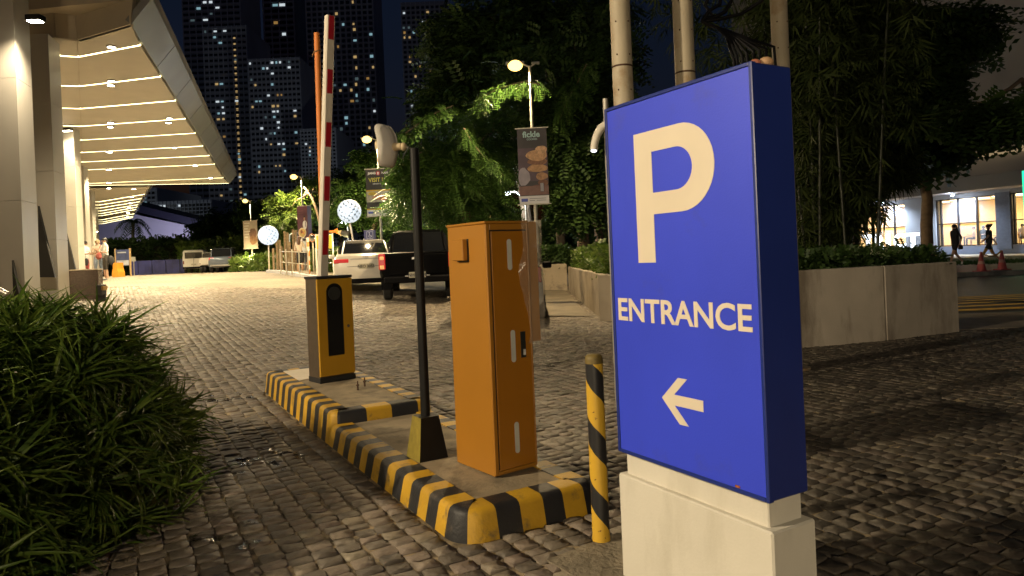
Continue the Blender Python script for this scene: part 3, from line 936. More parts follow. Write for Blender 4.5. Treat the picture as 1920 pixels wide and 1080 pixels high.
# boom: rounded rectangular profile running up and a little to the right
inv = Matrix.Rotation(-R(41), 3, 'Z')
gl = Vector(gate.location)
def gloc(p): return inv @ (p - gl)
B0, B1 = gloc(P(605, 522, 6.24)), gloc(P(618.5, 30, 6.24))
bd = (B1 - B0)
hx, hy = .041, .024
prof = [(-hx, -hy + .012), (-hx + .012, -hy), (hx - .006, -hy), (hx, -hy + .006), (hx, hy), (-hx, hy)]
boom_m = mat('white_boom_paint', (.66, .61, .52), .38, var=.06, scale=6)
boom = part('boom', MB().prism(prof, B0, (1, 0, 0), (0, 1, 0), bd), boom_m, gate)
red = mat('red_reflective_tape', (.40, .012, .022), .35, var=.08, scale=14)
for y0, y1 in ((30.5, 75), (131, 176), (230, 276), (331, 377), (432, 478)):
    t0, t1 = (522 - y1) / 492, (522 - y0) / 492
    q0 = B0 + bd * t0
    MB().prism([(-hx + .022, -hy - .002), (hx - .010, -hy - .002), (hx - .010, -hy + .001), (-hx + .022, -hy + .001)], q0, (1, 0, 0), (0, 1, 0), bd * (t1 - t0)).build('red_marking', red, boom)
part('boom_clamp', MB().box((B0.x, B0.y, B0.z - .01), (.12, .085, .02), ch=.004), dark, gate)
op = thing('orange_tube', 'upright orange padded tube tied behind the white barrier boom', 'tube', (Zp(611, 690, H2).x * 1.0, 0, 0))
p0, p1 = P(613, 690, 6.52), P(594, 62, 6.52)
p0.z = H2
op.location = p0
foam = mat('orange_foam', (.55, .17, .025), .6, var=.12, scale=8, bump=.1)
L = [p0 - p0, (p1 - p0) * .3, (p1 - p0) * .6, (p1 - p0) * .96, (p1 - p0)]
part('tube', MB().tube(L, [.024, .025, .027, .028, .026], 16), foam, op, 50)
rp = (p1 - p0) * .945
part('rope', MB().tube([rp + Vector((.032 * math.cos(a), .032 * math.sin(a), .012 * math.cos(a))) for a in [2 * math.pi * k / 14 for k in range(15)]], .0055, 6).tube([rp + Vector((-.03, -.01, 0)), rp + Vector((-.04, -.03, -.05))], .005, 6), mat('tan_rope', (.2, .12, .05), .8), op, 60)

# ================================================================= SPIKY SHRUB BY THE DRIVE
blade_m = leaf_mat('strap_leaf', (.055, .112, .016), (.15, .21, .034), .42, .35, .4)
def blade(L, w, droop, n=5, fold=.25):
    v, f = [], []
    for k in range(n + 1):
        t = k / n
        ww = w * (1 - t ** 2.2) * (.55 + .45 * min(1, t * 5)) + .0004
        x = L * (t - .12 * droop * t * t); z = L * (.62 * t - droop * t * t)
        v += [(x, -ww, z + fold * ww), (x, 0, z - fold * ww), (x, ww, z + fold * ww)]
    for k in range(n):
        a = k * 3
        f += [(a, a + 1, a + 4, a + 3), (a + 1, a + 2, a + 5, a + 4)]
    return np.array(v), np.array(f)
blades = [blade(1.0, .026 + .005 * (k % 3), .25 + .16 * (k % 4), 5) for k in range(8)]
def rosette_set(centers, normals, nb, Lr):
    """blade frames: position, yaw, pitch, length"""
    out = []
    for c, n in zip(centers, normals):
        k = int(rng.integers(nb[0], nb[1]))
        q = Vector((0, 0, 1)).rotation_difference(Vector(n))
        for j in range(k):
            ya = rng.uniform(0, 2 * math.pi)
            pit = rng.uniform(-.2, .55)
            M = Matrix.Translation(c) @ q.to_matrix().to_4x4() @ Matrix.Rotation(ya, 4, 'Z') @ Matrix.Rotation(-pit, 4, 'Y')
            s_ = rng.uniform(*Lr)
            out.append((M, s_, int(rng.integers(8))))
    return out
SHRUB = Vector((-3.02, 3.3, 0))
shrub = thing('strap_leaf_shrub', 'big dark green mound of narrow arching leaves beside the cobbles', 'shrub', SHRUB)
cen, nor = [], []
RX, RY, RZ = 1.14, 1.75, 1.02
while len(cen) < 700:
    th_, ph = rng.uniform(0, 2 * math.pi), rng.uniform(-.05, 1.5)
    cph = max(0.0, math.cos(ph)) ** .62
    ux, uy, uz = math.cos(th_) * cph, math.sin(th_) * cph, math.copysign(abs(math.sin(ph)) ** .85, ph)
    if rng.random() > math.cos(ph) ** .5 + .1: continue
    bulge = 1 + .06 * math.sin(3 * th_ + 1) + .05 * math.sin(7 * th_) + rng.normal(0, .03)
    p = Vector((ux * RX * bulge, uy * RY * bulge, max(.03, uz * RZ * bulge + .03)))
    n = Vector((ux / RX, uy / RY, uz / RZ + .55)).normalized()
    if p.x + 2.75 < -9: continue
    # only the side the drive can see
    if p.x < -.75: continue
    cen.append(p - n * .12); nor.append((n + Vector(rng.normal(0, .22, 3))).normalized())
fr = rosette_set(cen, nor, (18, 28), (.22, .36))
def dist_key(it):
    w = it[0].translation + SHRUB + (it[0].to_3x3() @ Vector((.6, 0, .25))) * it[1]
    d = (w - Vector((0, 0, EYE))).length
    px_ = 960 + F_PX * w.x / w.y
    return d + (5 if (px_ < 0 or px_ > 420) else 0)
fr.sort(key=dist_key)
bl_me = [fast_mesh('leaf', v, f, blade_m, None, True) for v, f in blades]
for M, s_, k in fr[:300]:
    o = link('leaf', bl_me[k], shrub)
    o.matrix_basis = M @ Matrix.Scale(s_, 4)
Vs, Fs, off = [], [], 0
for M, s_, k in fr[300:]:
    v, f = blades[k]
    m3 = np.array(M.to_3x3()) * s_
    Vs.append(v @ m3.T + np.array(M.translation)); Fs.append(f + off); off += len(v)
o = link('foliage', fast_mesh('foliage', np.concatenate(Vs), np.concatenate(Fs), blade_m, None, True), shrub); o['kind'] = 'stuff'
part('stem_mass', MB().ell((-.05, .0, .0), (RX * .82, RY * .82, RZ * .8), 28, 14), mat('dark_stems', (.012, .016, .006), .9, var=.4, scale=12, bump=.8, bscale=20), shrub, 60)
# ================================================================= HOTEL ENTRANCE WITH LIT CANOPY
def place_w(o, root):
    """the mesh was drawn in world coordinates: bring it under its root (no rotation on the root)"""
    o.data.transform(Matrix.Translation(-Vector(root.location)))
    o.parent = root
    return o
def partw(name, mb, m, root, smooth=None):
    o = mb.build(name, m, None, smooth)
    return place_w(o, root)
soff_m = mat('canopy_soffit_panel', (.46, .43, .365), .55, var=.05, scale=1.5)
fas_m = mat('canopy_fascia_metal', (.24, .245, .25), .42, metal=.3, var=.08, scale=1.2)
near_f = mat('canopy_front_panel', (.40, .35, .27), .5, var=.06, scale=1)
pil_m = mat('pillar_cladding', (.40, .375, .33), .38, var=.07, scale=1.0, bump=.02)
strip_m = emat('warm_strip_light', (1.0, .84, .42), 9.0)
down_m = emat('downlight_lens', (1.0, .90, .66), 40.0)
CZ = 6.5
hotel = thing('hotel_entrance', 'pale hotel entrance building with wide canopy lit by glowing strips', 'building', (-14, 20, .8))
def slab_quad(pts, h=.05):
    b = MB()
    n = len(pts)
    vs = [tuple(p) for p in pts] + [(p.x, p.y, p.z + h) for p in pts]
    b.add(vs, [tuple(range(n)), tuple(range(2 * n - 1, n - 1, -1))] + [(i, i + n, (i + 1) % n + n, (i + 1) % n) for i in range(n)])
    return b
def band(rows, tag_lines, gap_in=.05):
    """soffit panels between consecutive light strips; rows: list of (left px,py),(kink),(right)"""
    for k in range(len(rows) - 1):
        A, B_ = rows[k], rows[k + 1]
        a = [Zp(*q, CZ) for q in A]; b_ = [Zp(*q, CZ) for q in B_]
        def sh(p, q):
            d = (q - p); l_ = d.length
            return p + d * (gap_in / l_), q - d * (gap_in / l_)
        for i in range(len(a) - 1):
            p0, q0 = sh(a[i], b_[i]); p1, q1 = sh(a[i + 1], b_[i + 1])
            e = (p1 - p0).normalized() * .008; e2 = (q1 - q0).normalized() * .008
            partw('soffit_panel', slab_quad([p0 + e, p1 - e, q1 - e2, q0 + e2]), soff_m, hotel)
rows1 = [((105, 70), (145, 75), (245, 45)), ((113, 105), (147, 107), (263, 85)), ((115, 161), (149, 162), (301, 144)), ((117, 203), (151, 204), (329, 189)),
         ((118, 236), (152, 237), (347, 223)), ((122, 262), (153, 263), (366, 250)), ((126, 285), (154, 286), (380, 274)), ((130, 303), (155, 304), (392, 292)),
         ((134, 319), (156, 319), (402, 308)), ((138, 344), (157, 344.5), (418, 333.5)), ((142, 348), (158, 348), (428, 344))]
band(rows1, None)
def strip_light(row, w=.034, z=CZ - .004):
    pts = [Zp(*q, z) for q in row]
    b = MB()
    for i in range(len(pts) - 1):
        d = (pts[i + 1] - pts[i]).normalized(); n_ = Vector((-d.y, d.x, 0)) * w / 2
        a, c = pts[i], pts[i + 1]
        b.add([tuple(a - n_), tuple(c - n_), tuple(c + n_), tuple(a + n_)] + [tuple(q + Vector((0, 0, .03))) for q in (a - n_, c - n_, c + n_, a + n_)],
              [(0, 1, 2, 3), (7, 6, 5, 4), (0, 4, 5, 1), (2, 6, 7, 3), (1, 5, 6, 2), (3, 7, 4, 0)])
    return partw('light_strip', b, strip_m, hotel)
for k in (1, 2, 3, 4, 6, 7, 8, 9, 10):
    strip_light(rows1[k])
strip_light(rows1[5], .012)
# side fascia of the canopy, in panels
f0, f1 = Zp(245, 45, CZ), Zp(430, 345, CZ)
up = Vector((.50, -.05, .52))
for k in range(9):
    t0, t1 = k / 9 + .0007, (k + 1) / 9 - .0007
    a, c = f0.lerp(f1, t0), f0.lerp(f1, t1)
    b = MB(); iv = Vector((-.12, 0, .1))
    q = [a, c, c + up, a + up]
    b.add([tuple(p) for p in q] + [tuple(p + iv) for p in q], [(3, 2, 1, 0), (4, 5, 6, 7), (0, 1, 5, 4), (1, 2, 6, 5), (2, 3, 7, 6), (3, 0, 4, 7)])
    partw('fascia_panel', b, fas_m, hotel)
# front of the canopy, above its near edge
fr_pts = [Zp(-420, 250, CZ), Zp(105, 70, CZ), Zp(145, 75, CZ), Zp(245, 45, CZ)]
fr_pts[0] = Vector((-19.0, 17.2, CZ))
for i in range(3):
    a, c = fr_pts[i], fr_pts[i + 1]
    e = (c - a).normalized() * .006
    o_ = Vector((.12, -.35, 2.6)) if i < 2 else Vector((.55, -.35, 2.6))
    oa = Vector((.12, -.35, 2.6)) if i < 3 else o_
    q = [a + e, c - e, c - e + o_, a + e + oa]
    iv = Vector((0, .12, 0))
    b = MB(); b.add([tuple(p) for p in q] + [tuple(p + iv) for p in q], [(0, 1, 2, 3), (7, 6, 5, 4), (0, 4, 5, 1), (1, 5, 6, 2), (2, 6, 7, 3), (3, 7, 4, 0)])
    partw('front_panel', b, near_f, hotel)
# canopy roof over everything
rf = [Zp(245, 45, CZ) + up, f1 + up, Vector((-34, 46, CZ + .52)), Vector((-24, 17, CZ + .52))]
partw('canopy_roof', slab_quad(rf, .3), near_f, hotel)
# soffit at the wall side of the kink, left of what the rows reach
partw('inner_soffit', slab_quad([Zp(105, 70, CZ) + Vector((-.02, .1, .002)), Zp(142, 348, CZ), Vector((-36, 44, CZ)), Vector((-22, 16.5, CZ))], .05), soff_m, hotel)
# the second, farther canopy
rows2 = [((165, 354), (182, 354), (280, 351)), ((165, 378.5), (186, 378.5), (270, 364.5)), ((165, 384.5), (187, 384.5), (264, 372.5)), ((165, 390), (188, 390), (261, 378.5)), ((176, 395.5), (189, 395.5), (258, 384)),
         ((176, 400.5), (190, 400.5), (256, 388.5)), ((176, 405), (191, 404.5), (254, 393)), ((176, 412.5), (192, 412), (251, 401)), ((176, 416.5), (193, 416), (249, 405.5)), ((181, 420), (193, 419.5), (248, 408))]
band(rows2, None, .06)
for k in range(1, 10):
    strip_light(rows2[k], .07)
g0, g1 = Zp(280, 351, CZ), Zp(248, 408, CZ)
for k in range(4):
    a, c = g0.lerp(g1, k / 4 + .001), g0.lerp(g1, (k + 1) / 4 - .001)
    b = MB(); iv = Vector((-.12, 0, .1)); q = [a, c, c + up * 1.3, a + up * 1.3]
    b.add([tuple(p) for p in q] + [tuple(p + iv) for p in q], [(3, 2, 1, 0), (4, 5, 6, 7), (0, 1, 5, 4), (1, 2, 6, 5), (2, 3, 7, 6), (3, 0, 4, 7)])
    partw('fascia_panel', b, fas_m, hotel)
partw('canopy_roof', slab_quad([g0 + up * 1.3, g1 + up * 1.3, Vector((-60, 84, CZ + .9)), Vector((-42, 40, CZ + .9))], .3), near_f, hotel)
# pillars: front face px range, width of the lit side, depth, top
PD = Vector((-.56, 1, 0)).normalized()
def pillar(px0, px1, d, ztop, seams=2):
    a, c = at(px0, d), at(px1, d)
    z0 = a.z - .1
    wv = (c - a); wv.z = 0
    W = wv.length
    ang = R(8)
    dv = Vector((-.30, 1, 0)).normalized() * .75
    H_ = ztop - z0
    for k in range(seams + 1):
        za, zb = z0 + H_ * k / (seams + 1) + (.006 if k else 0), z0 + H_ * (k + 1) / (seams + 1)
        b = MB()
        q = [Vector((a.x, a.y, za)), Vector((c.x, c.y, za)), Vector((c.x, c.y, za)) + dv, Vector((a.x, a.y, za)) + dv]
        top_ = [Vector((p.x, p.y, zb)) for p in q]
        b.add([tuple(p) for p in q + top_], [(3, 2, 1, 0), (4, 5, 6, 7), (0, 1, 5, 4), (1, 2, 6, 5), (2, 3, 7, 6), (3, 0, 4, 7)])
        partw('pillar_panel', b, pil_m, hotel)
    return a, c
pl = []
for px0, px1, d, zt, s_ in ((-140, 45, 12.2, 9.0, 3), (66, 108, 15.2, CZ, 3), (124, 148, 25, CZ, 3), (150, 164, 34, CZ, 2), (167, 177, 44, CZ, 2), (179, 183, 56, CZ, 1)):
    pl.append(pillar(px0, px1, d, zt, s_))
pillar(-420, -240, 8.2, 9.0, 3)
partw('lobby_wall', MB().prism([(-11.5, 8.0), (-36, 60), (-37, 60), (-12.5, 8.0)], (0, 0, .4), (1, 0, 0), (0, 1, 0), (0, 0, 6.2)), mat('lobby_wall', (.45, .40, .31), .6, var=.06), hotel)
# thin black triangles standing before the pillar feet
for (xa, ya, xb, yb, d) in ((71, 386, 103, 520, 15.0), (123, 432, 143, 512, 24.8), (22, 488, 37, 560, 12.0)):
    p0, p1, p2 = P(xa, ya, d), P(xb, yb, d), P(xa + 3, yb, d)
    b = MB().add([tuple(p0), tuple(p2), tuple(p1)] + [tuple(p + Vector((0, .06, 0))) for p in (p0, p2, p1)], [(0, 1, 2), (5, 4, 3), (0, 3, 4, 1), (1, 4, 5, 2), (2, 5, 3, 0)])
    partw('dark_triangle', b, mat('triangle_black', (.012, .012, .013), .4, var=.1), hotel)
# wall lamps on the pillars
lampbody = mat('dark_lamp_body', (.03, .028, .025), .4, metal=.5, var=.1)
for (px, py, d, w_, pw, lb) in ((71, 40, 12.1, .26, 800, 'dark wall lamp shining down the side of the nearest pillar'), (128, 245, 24.7, .34, 420, 'dark wall lamp shining down the middle pillar'), (179, 434, 55, .5, 160, 'small wall lamp glowing on the farthest slim pillar')):
    p = P(px, py, d)
    t = thing('wall_lamp', lb, 'wall lamp', p, 0, 'wall lamps on the hotel pillars')
    part('housing', MB().box((0, -.06, .03), (w_, .18, .10), ch=.01), lampbody, t)
    part('lens', MB().box((0, -.07, -.026), (w_ * .8, .13, .012)), emat('wall_lamp_lens', (1, .87, .62), 60), t)
    lamp('wall_light', 'SPOT', (0.05, -.12, -.05), pw, (1, .82, .55), t, .05, (.0, .0, -1), 150, .7)
# recessed downlights
dn = None
spots = [((209, 88), 0), ((209, 152), 1), ((208, 160), 1), ((207, 230), 1), ((207, 238), 0), ((318, 222), 1), ((316, 230), 0), ((205, 285), 1), ((327, 277), 1), ((204, 318), 1), ((366, 310), 1), ((204, 343), 1), ((395, 334), 1), ((204, 353), 0), ((251, 354), 1), ((247, 369), 1), ((244, 381), 1), ((242, 390), 0), ((240, 399), 1), ((239, 407), 0)]
def dlab(i):
    q = spots[i][0]
    if i < 14:
        side = [s for s in spots[:14] if (s[0][0] > 215) == (q[0] > 215)]
    else:
        side = spots[14:]
    k = sorted(side, key=lambda s: s[0][1]).index(spots[i])
    o_ = ['first', 'second', 'third', 'fourth', 'fifth', 'sixth', 'seventh', 'eighth', 'ninth', 'tenth'][k]
    return '%s downlight in the %s' % (o_, 'far canopy soffit' if i >= 14 else ('outer row of the near canopy' if q[0] > 215 else 'pillar-side row of the near canopy'))
DLAB = [dlab(i) for i in range(len(spots))]
for i, (q, on) in enumerate(spots):
    p = Zp(q[0], q[1], CZ - .02)
    r_ = .085 if p.y < 30 else .12
    t = thing('downlight', DLAB[i], 'downlight', p, 0, 'downlights in the hotel canopy')
    part('trim_ring', MB().lathe([(r_ * 1.3, .02), (r_ * 1.35, -.006), (r_ * 1.05, -.012), (r_, .0)], n=12), fas_m, t)
    part('lens', MB().lathe([(r_, -.012), (r_ * .9, -.016), (.01, -.02)], n=12), down_m, t)
    if on:
        lamp('down_beam', 'SPOT', (0, 0, -.05), DOWN_W * (2.4 if p.y > 36 else (2.3 if p.y < 20 else 1.8)), (1, .80, .48), t, .12, (0, 0, -1), 140, .5)

lw0, lw1 = at(55, 16.3), at(183, 16.6)
lowwall = thing('low_wall', 'low brown polished granite wall in front of the hotel pillars', 'wall', (lw0 + lw1) / 2)
L_ = (lw1 - lw0).length
az = math.atan2(lw1.y - lw0.y, lw1.x - lw0.x)
lowwall.rotation_euler.z = az
part('wall_block', MB().box((0, .15, .30), (L_, .32, .72), ch=.01), mat('brown_granite', (.085, .058, .045), .25, var=.3, scale=40), lowwall)
part('coping', MB().box((0, .15, .675), (L_ + .02, .35, .03), ch=.008), mat('pale_coping', (.45, .38, .28), .4, var=.2, scale=10), lowwall)
fp = at(190, 16.2)
fl = thing('ground_spotlight', 'small black spotlight box beside the low granite wall', 'spotlight', fp)
part('housing', MB().box((-.02, 0, .26), (.13, .2, .26), ch=.02), dark, fl)
part('yoke', MB().box((-.02, 0, .08), (.18, .05, .16)), dark, fl)
part('bezel', MB().box((.06, -.02, .30), (.05, .18, .10), ch=.01), mat('brass_bezel', (.35, .22, .08), .3, metal=.8), fl)
hr = thing('handrail', 'grey steel handrail at the hotel steps', 'handrail', at(-20, 9.0))
part('rail', MB().tube([(-1.2, 0, .98), (.12, .0, .86), (.22, 0, .80)], .035, 10), mat('satin_steel', (.42, .40, .36), .35, metal=.8, var=.1), hr, 60)
for x in (-.5, -.1, .12):
    part('baluster', MB().tube([(x - .08, 0, .0), (x - .13, 0, .86)], .02, 8), mat('striped_steel', (.38, .22, .12), .4, metal=.4, var=.3, scale=9), hr, 60)

# ================================================================= STREET LAMPS AND BANNERS
galv = mat('galvanised_pole', (.40, .38, .33), .45, metal=.4, var=.1, scale=5)
lens_warm = emat('street_lamp_lens', (1.0, .62, .15), 4.2)
def street_lamp(px, d, py_top, px_head, power, label, both=True, col=(1, .74, .40), name='street_lamp', lens=None, rr=.045):
    base = at(px, d)
    top = P(px, py_top, d)
    # the column stands upright: foot right below its top
    base = Vector((top.x, d, ter(top.x, d)))
    H_ = top.z - base.z
    t = thing(name, label, 'street lamp', base, 0, 'street lamps along the plaza')
    part('pole', MB().tube([(0, 0, -.1), (0, 0, .5), (0, 0, H_ * .5), (0, 0, H_)], [rr * 1.3, rr * 1.15, rr, rr * .75], 12), galv, t, 60)
    part('foot_plate', MB().box((0, 0, .012), (.30, .30, .025)).cyl((0, 0, .02), (0, 0, .2), rr * 1.7), galv, t)
    hx_ = (px_head - px) / F_PX * d
    part('arm', MB().tube([(0, 0, H_ - .03), (hx_ * .4, 0, H_ + .05), (hx_ * .75, 0, H_ + .07)], .022, 8).tube([(0, 0, H_ - .03), (-hx_ * .35, 0, H_ + .05)], .022, 8), galv, t, 60)
    sg = 1 if hx_ > 0 else -1
    hd = MB().box((hx_, 0, H_ + .085), (.46, .17, .07), ch=.02)
    if both: hd.box((-hx_ * .42, 0, H_ + .07), (.2, .12, .05), ch=.015)
    part('lamp_head', hd, mat('lamp_head_grey', (.25, .25, .24), .4, metal=.3, var=.1), t)
    part('lens', MB().ell((hx_, -.02, H_ + .02), (.18, .15, .13), 16, 10), lens or lens_warm, t, 60)  # lens drawn oversize: the lamp's glare is put into its shape
    if power:
        lamp('lamp_glow', 'SPOT', (hx_, -.07, H_ - .10), power, col, t, .09, (0, 0, -1), 165, .45)
    return t, H_, base
banner_print = {}
def banner(px0, px1, py0, py1, d, label, kind, yaw=0.0, thick=.05):
    c = P((px0 + px1) / 2, (py0 + py1) / 2, d)
    w = (px1 - px0) / F_PX * d / max(.4, math.cos(yaw)); h = (py1 - py0) / F_PX * d
    t = thing('banner', label, 'banner', c - Vector((0, 0, h / 2)), yaw, 'advertising banners on the street lamps')
    part('frame_bar', MB().box((0, 0, h + .012), (w + .10, thick * .7, .024)), galv, t)
    part('frame_bar', MB().box((0, 0, -.012), (w + .10, thick * .7, .024)), galv, t)
    basec = {'cookies': (.032, .026, .034), 'visit': (.016, .015, .016), 'bowl': (.075, .018, .04), 'plain': (.30, .24, .2)}[kind]
    part('sheet', MB().box((0, 0, h / 2), (w, thick, h)), mat('banner_sheet_' + kind, basec, .5, var=.12, scale=3), t)
    y = -thick / 2
    whitep = mat('banner_white_print', (.66, .66, .70), .5, var=.03)
    def plate(x0, z0, x1, z1, m, k=1, name='print'):
        return part(name, MB().box((w * (x0 + x1) / 2, y - .0012 * k, h * (z0 + z1) / 2), (w * (x1 - x0), .002 * k + .0004, h * (z1 - z0))), m, t)
    def blob(x, z, rx, rz_, m, k, n=18, wob=.08, seed=0):
        pts = []
        for q in range(n):
            a = 2 * math.pi * q / n
            rr = 1 + wob * math.sin(3 * a + seed) + wob * .6 * math.sin(7 * a + 2 * seed)
            pts.append((w * (x + rx * rr * math.cos(a)), h * (z + rz_ * rr * math.sin(a))))
        return part('print', MB().prism(pts, (0, y - .001 * k - .0016, 0), (1, 0, 0), (0, 0, 1), (0, .004, 0)), m, t)
    if kind == 'cookies':
        table = mat('print_table', (.17, .085, .075), .5, var=.2, scale=8)
        mauve = mat('print_mauve', (.075, .045, .07), .5, var=.3, scale=5)
        blur = mat('print_blur', (.30, .27, .33), .5, var=.2, scale=4)
        plate(-.5, .30, .5, .74, mauve, 1)
        plate(-.5, .115, .5, .235, table, 2)
        blob(-.32, .36, .20, .12, blur, 2, seed=2)
        for k, (x, z, rx, rz_, c) in enumerate(((.36, .27, .22, .045, (.17, .075, .05)), (.30, .20, .42, .05, (.16, .07, .06)), (.33, .36, .25, .05, (.36, .20, .11)), (.22, .47, .42, .055, (.40, .23, .12)), (.24, .56, .42, .05, (.20, .095, .06)), (.22, .64, .44, .075, (.46, .27, .15)), (.38, .71, .28, .055, (.52, .32, .19)))):
            x0_ = min(x + rx, .495)
            cxx = (x - rx + x0_) / 2
            blob(cxx, z, (x0_ - (x - rx)) / 2, rz_, mat('print_cookie%d' % k, c, .6, var=.35, scale=18, bump=.3, bscale=40), 2 + k * .3, seed=k, wob=.05)
        plate(.22, .155, .34, .27, mat('print_wrapper', (.06, .045, .09), .4), 6)
        for k in range(3):
            plate(.235 + k * .035, .16, .25 + k * .035, .268, whitep, 7)
        plate(-.5, 0, .5, .105, whitep, 3, 'white_strip')
        plate(-.44, .03, -.22, .072, mat('print_blue', (.06, .09, .45), .5), 5)
        q = text_part('lettering', 'fickle', w * .28, mat('print_aqua', (.30, .46, .50), .5, var=0), t, (w * -.02, y - .003, h * .885), .001, .006)
        q = text_part('lettering', 'COOKIES', w * .085, mat('print_aqua', (.30, .46, .50), .5, var=0), t, (w * .0, y - .003, h * .845), .001, .001)
        q = text_part('lettering', 'BRIDGE', w * .05, whitep, t, (w * -.33, y - .009, h * .044), .001, .002)
        greyp = mat('print_grey', (.25, .25, .32), .5)
        for k, (a, c, z) in enumerate(((-.16, .40, .068), (-.16, .02, .042), (.08, .40, .042))):
            plate(a, z - .004, c, z + .004, greyp, 4.5)
    elif kind == 'visit':
        gold = mat('print_gold', (.55, .36, .03), .5, var=.05)
        plate(-.5, .53, .5, .56, gold, 2); plate(-.5, .135, .5, .16, gold, 2)
        plate(-.5, .30, .5, .53, mat('print_plate', (.42, .40, .36), .5, var=.35, scale=7), 1)
        for k, (x, z, rx, rz_, c) in enumerate(((-.25, .48, .18, .04, (.55, .40, .06)), (.06, .40, .34, .05, (.50, .28, .20)), (.12, .37, .30, .03, (.40, .13, .05)), (.16, .44, .24, .03, (.55, .36, .28)), (.24, .35, .2, .02, (.42, .11, .04)))):
            blob(x, z, rx, rz_, mat('print_food%d' % k, c, .5, var=.3, scale=15), 2 + k * .4, seed=k + 3)
        plate(-.5, 0, .5, .135, whitep, 2.5, 'white_strip')
        plate(-.45, .055, -.25, .10, mat('print_blue', (.06, .09, .45), .5), 4)
        for a, c, z in ((-.18, .3, .095), (-.18, .18, .06), (-.30, -.2, .025), (.0, .12, .025), (.2, .3, .025)):
            plate(a, z - .006, c, z + .006, mat('print_grey', (.25, .25, .32), .5), 4)
        text_part('lettering', 'VISIT US', w * .235, mat('print_lime', (.46, .43, .06), .5, var=0), t, (0, y - .003, h * .73), .001, .004, .92)
        text_part('lettering', 'JIANG', w * .115, whitep, t, (-w * .25, y - .003, h * .895), .001, .004)
        text_part('lettering', 'NAN', w * .115, whitep, t, (w * .27, y - .003, h * .895), .001, .004)
        blob(0, .91, .09, .045, mat('print_red', (.28, .03, .05), .5), 1.5, wob=0)
        blob(0, .91, .03, .03, whitep, 2.5, wob=.2)
        text_part('lettering', 'GRAND OPEN', w * .07, whitep, t, (0, y - .003, h * .675), .001, .001)
    elif kind == 'bowl':
        plate(-.5, 0, .5, .08, whitep, 2, 'white_strip')
        blob(-.05, .24, .38, .145, mat('print_bowl', (.62, .55, .40), .5, var=.15, scale=9), 1, wob=0)
        blob(-.05, .24, .32, .12, mat('print_noodle', (.52, .36, .12), .5, var=.3, scale=12), 2, wob=.03)
        blob(-.12, .27, .12, .05, mat('print_meat', (.22, .07, .04), .5), 3, seed=2)
        blob(.06, .23, .08, .035, mat('print_egg', (.62, .22, .08), .5), 3, seed=4)
        blob(.22, .46, .2, .13, whitep, 1, wob=.04)
        blob(.2, .64, .07, .06, mat('print_skin', (.45, .27, .18), .5), 2, wob=.02)
        blob(.2, .70, .075, .03, mat('print_hair', (.02, .015, .015), .5), 2.5, wob=.03)
        plate(.28, .40, .33, .56, mat('print_dark', (.04, .03, .04), .5), 3)
        for z in (.80, .86): plate(-.35, z, .1, z + .012, mat('print_rose', (.16, .05, .08), .5), 1)
    else:
        for k, (x, z, rx, rz_) in enumerate(((.18, .5, .26, .24), (.2, .3, .28, .16))):
            blob(x, z, rx, rz_, mat('print_brown%d' % k, (.14 + .06 * k, .07 + .03 * k, .05), .5, var=.4, scale=6), 1 + k, seed=k)
        for k in range(6):
            plate(-.42, .9 - k * .1, -.02 - .08 * (k % 3), .935 - k * .1, mat('print_pale', (.48, .44, .40), .5), 1.5)
    return t
L1_, H1_, b1_ = street_lamp(993, 17, 124, 966, 3000, 'tall street lamp glowing above the cookie banner')
L2_, H2_, b2_ = street_lamp(707.5, 26, 262, 688, 5200, 'street lamp with the black VISIT US banner')
L3_, H3_, b3_ = street_lamp(565, 36, 332, 551, 3500, 'street lamp above the maroon noodle bowl banner', both=False)
L4_, H4_, b4_ = street_lamp(469, 47, 377, 460, 4000, 'farthest street lamp in the row, with a pale banner', both=False)
banner(972, 1027, 241, 382, 16.9, 'dark banner with a stack of cookies and the word fickle', 'cookies', R(-4))
banner(687, 734, 317, 405, 25.9, 'black banner reading VISIT US over a food picture', 'visit', R(-3))
banner(560, 582, 387, 452, 35.9, 'maroon banner with a noodle bowl and a person in white', 'bowl', R(-24), .3)
banner(456, 484, 414, 466, 46.8, 'pale brown banner on the farthest street lamp', 'plain', R(-10))
# assumed lamp, added out of view by the hotel drive to light this corner
kb = Vector((-8.9, .8, ter(-8.9, .8)))
assumed_lamp = thing('street_lamp', 'assumed street lamp, out of view by the shrub, lighting the blue sign', 'street lamp', kb, 0, 'street lamps along the plaza')
part('pole', MB().tube([(0, 0, -.1), (0, 0, 2.2), (0, 0, 4.8)], [.06, .05, .04], 12), galv, assumed_lamp, 60)
part('arm', MB().tube([(0, 0, 4.75), (.35, 0, 4.86), (.6, 0, 4.88)], .022, 8), galv, assumed_lamp, 60)
part('lamp_head', MB().box((.72, 0, 4.90), (.46, .17, .07), ch=.02), mat('lamp_head_grey', (.25, .25, .24), .4, metal=.3, var=.1), assumed_lamp)
part('lens', MB().box((.72, 0, 4.85), (.30, .13, .036), ch=.012), lens_warm, assumed_lamp)
lamp('lamp_glow', 'POINT', (.72, 0, 4.76), KEY_W, (1, .81, .54), assumed_lamp, .10)
rb = Vector((-1.5, -8.7, 0))
assumed_lamp = thing('street_lamp', 'assumed low street lamp, unseen behind the camera, lighting the cabinet doors', 'street lamp', rb, 0, 'street lamps along the plaza')  # second assumed lamp, added unseen to light the faces turned to the camera
part('pole', MB().tube([(0, 0, -.1), (0, 0, 1.5), (0, 0, 2.9)], [.06, .05, .04], 12), galv, assumed_lamp, 60)
part('arm', MB().tube([(0, 0, 2.85), (0, .35, 2.97), (0, .6, 3.0)], .024, 8), galv, assumed_lamp, 60)
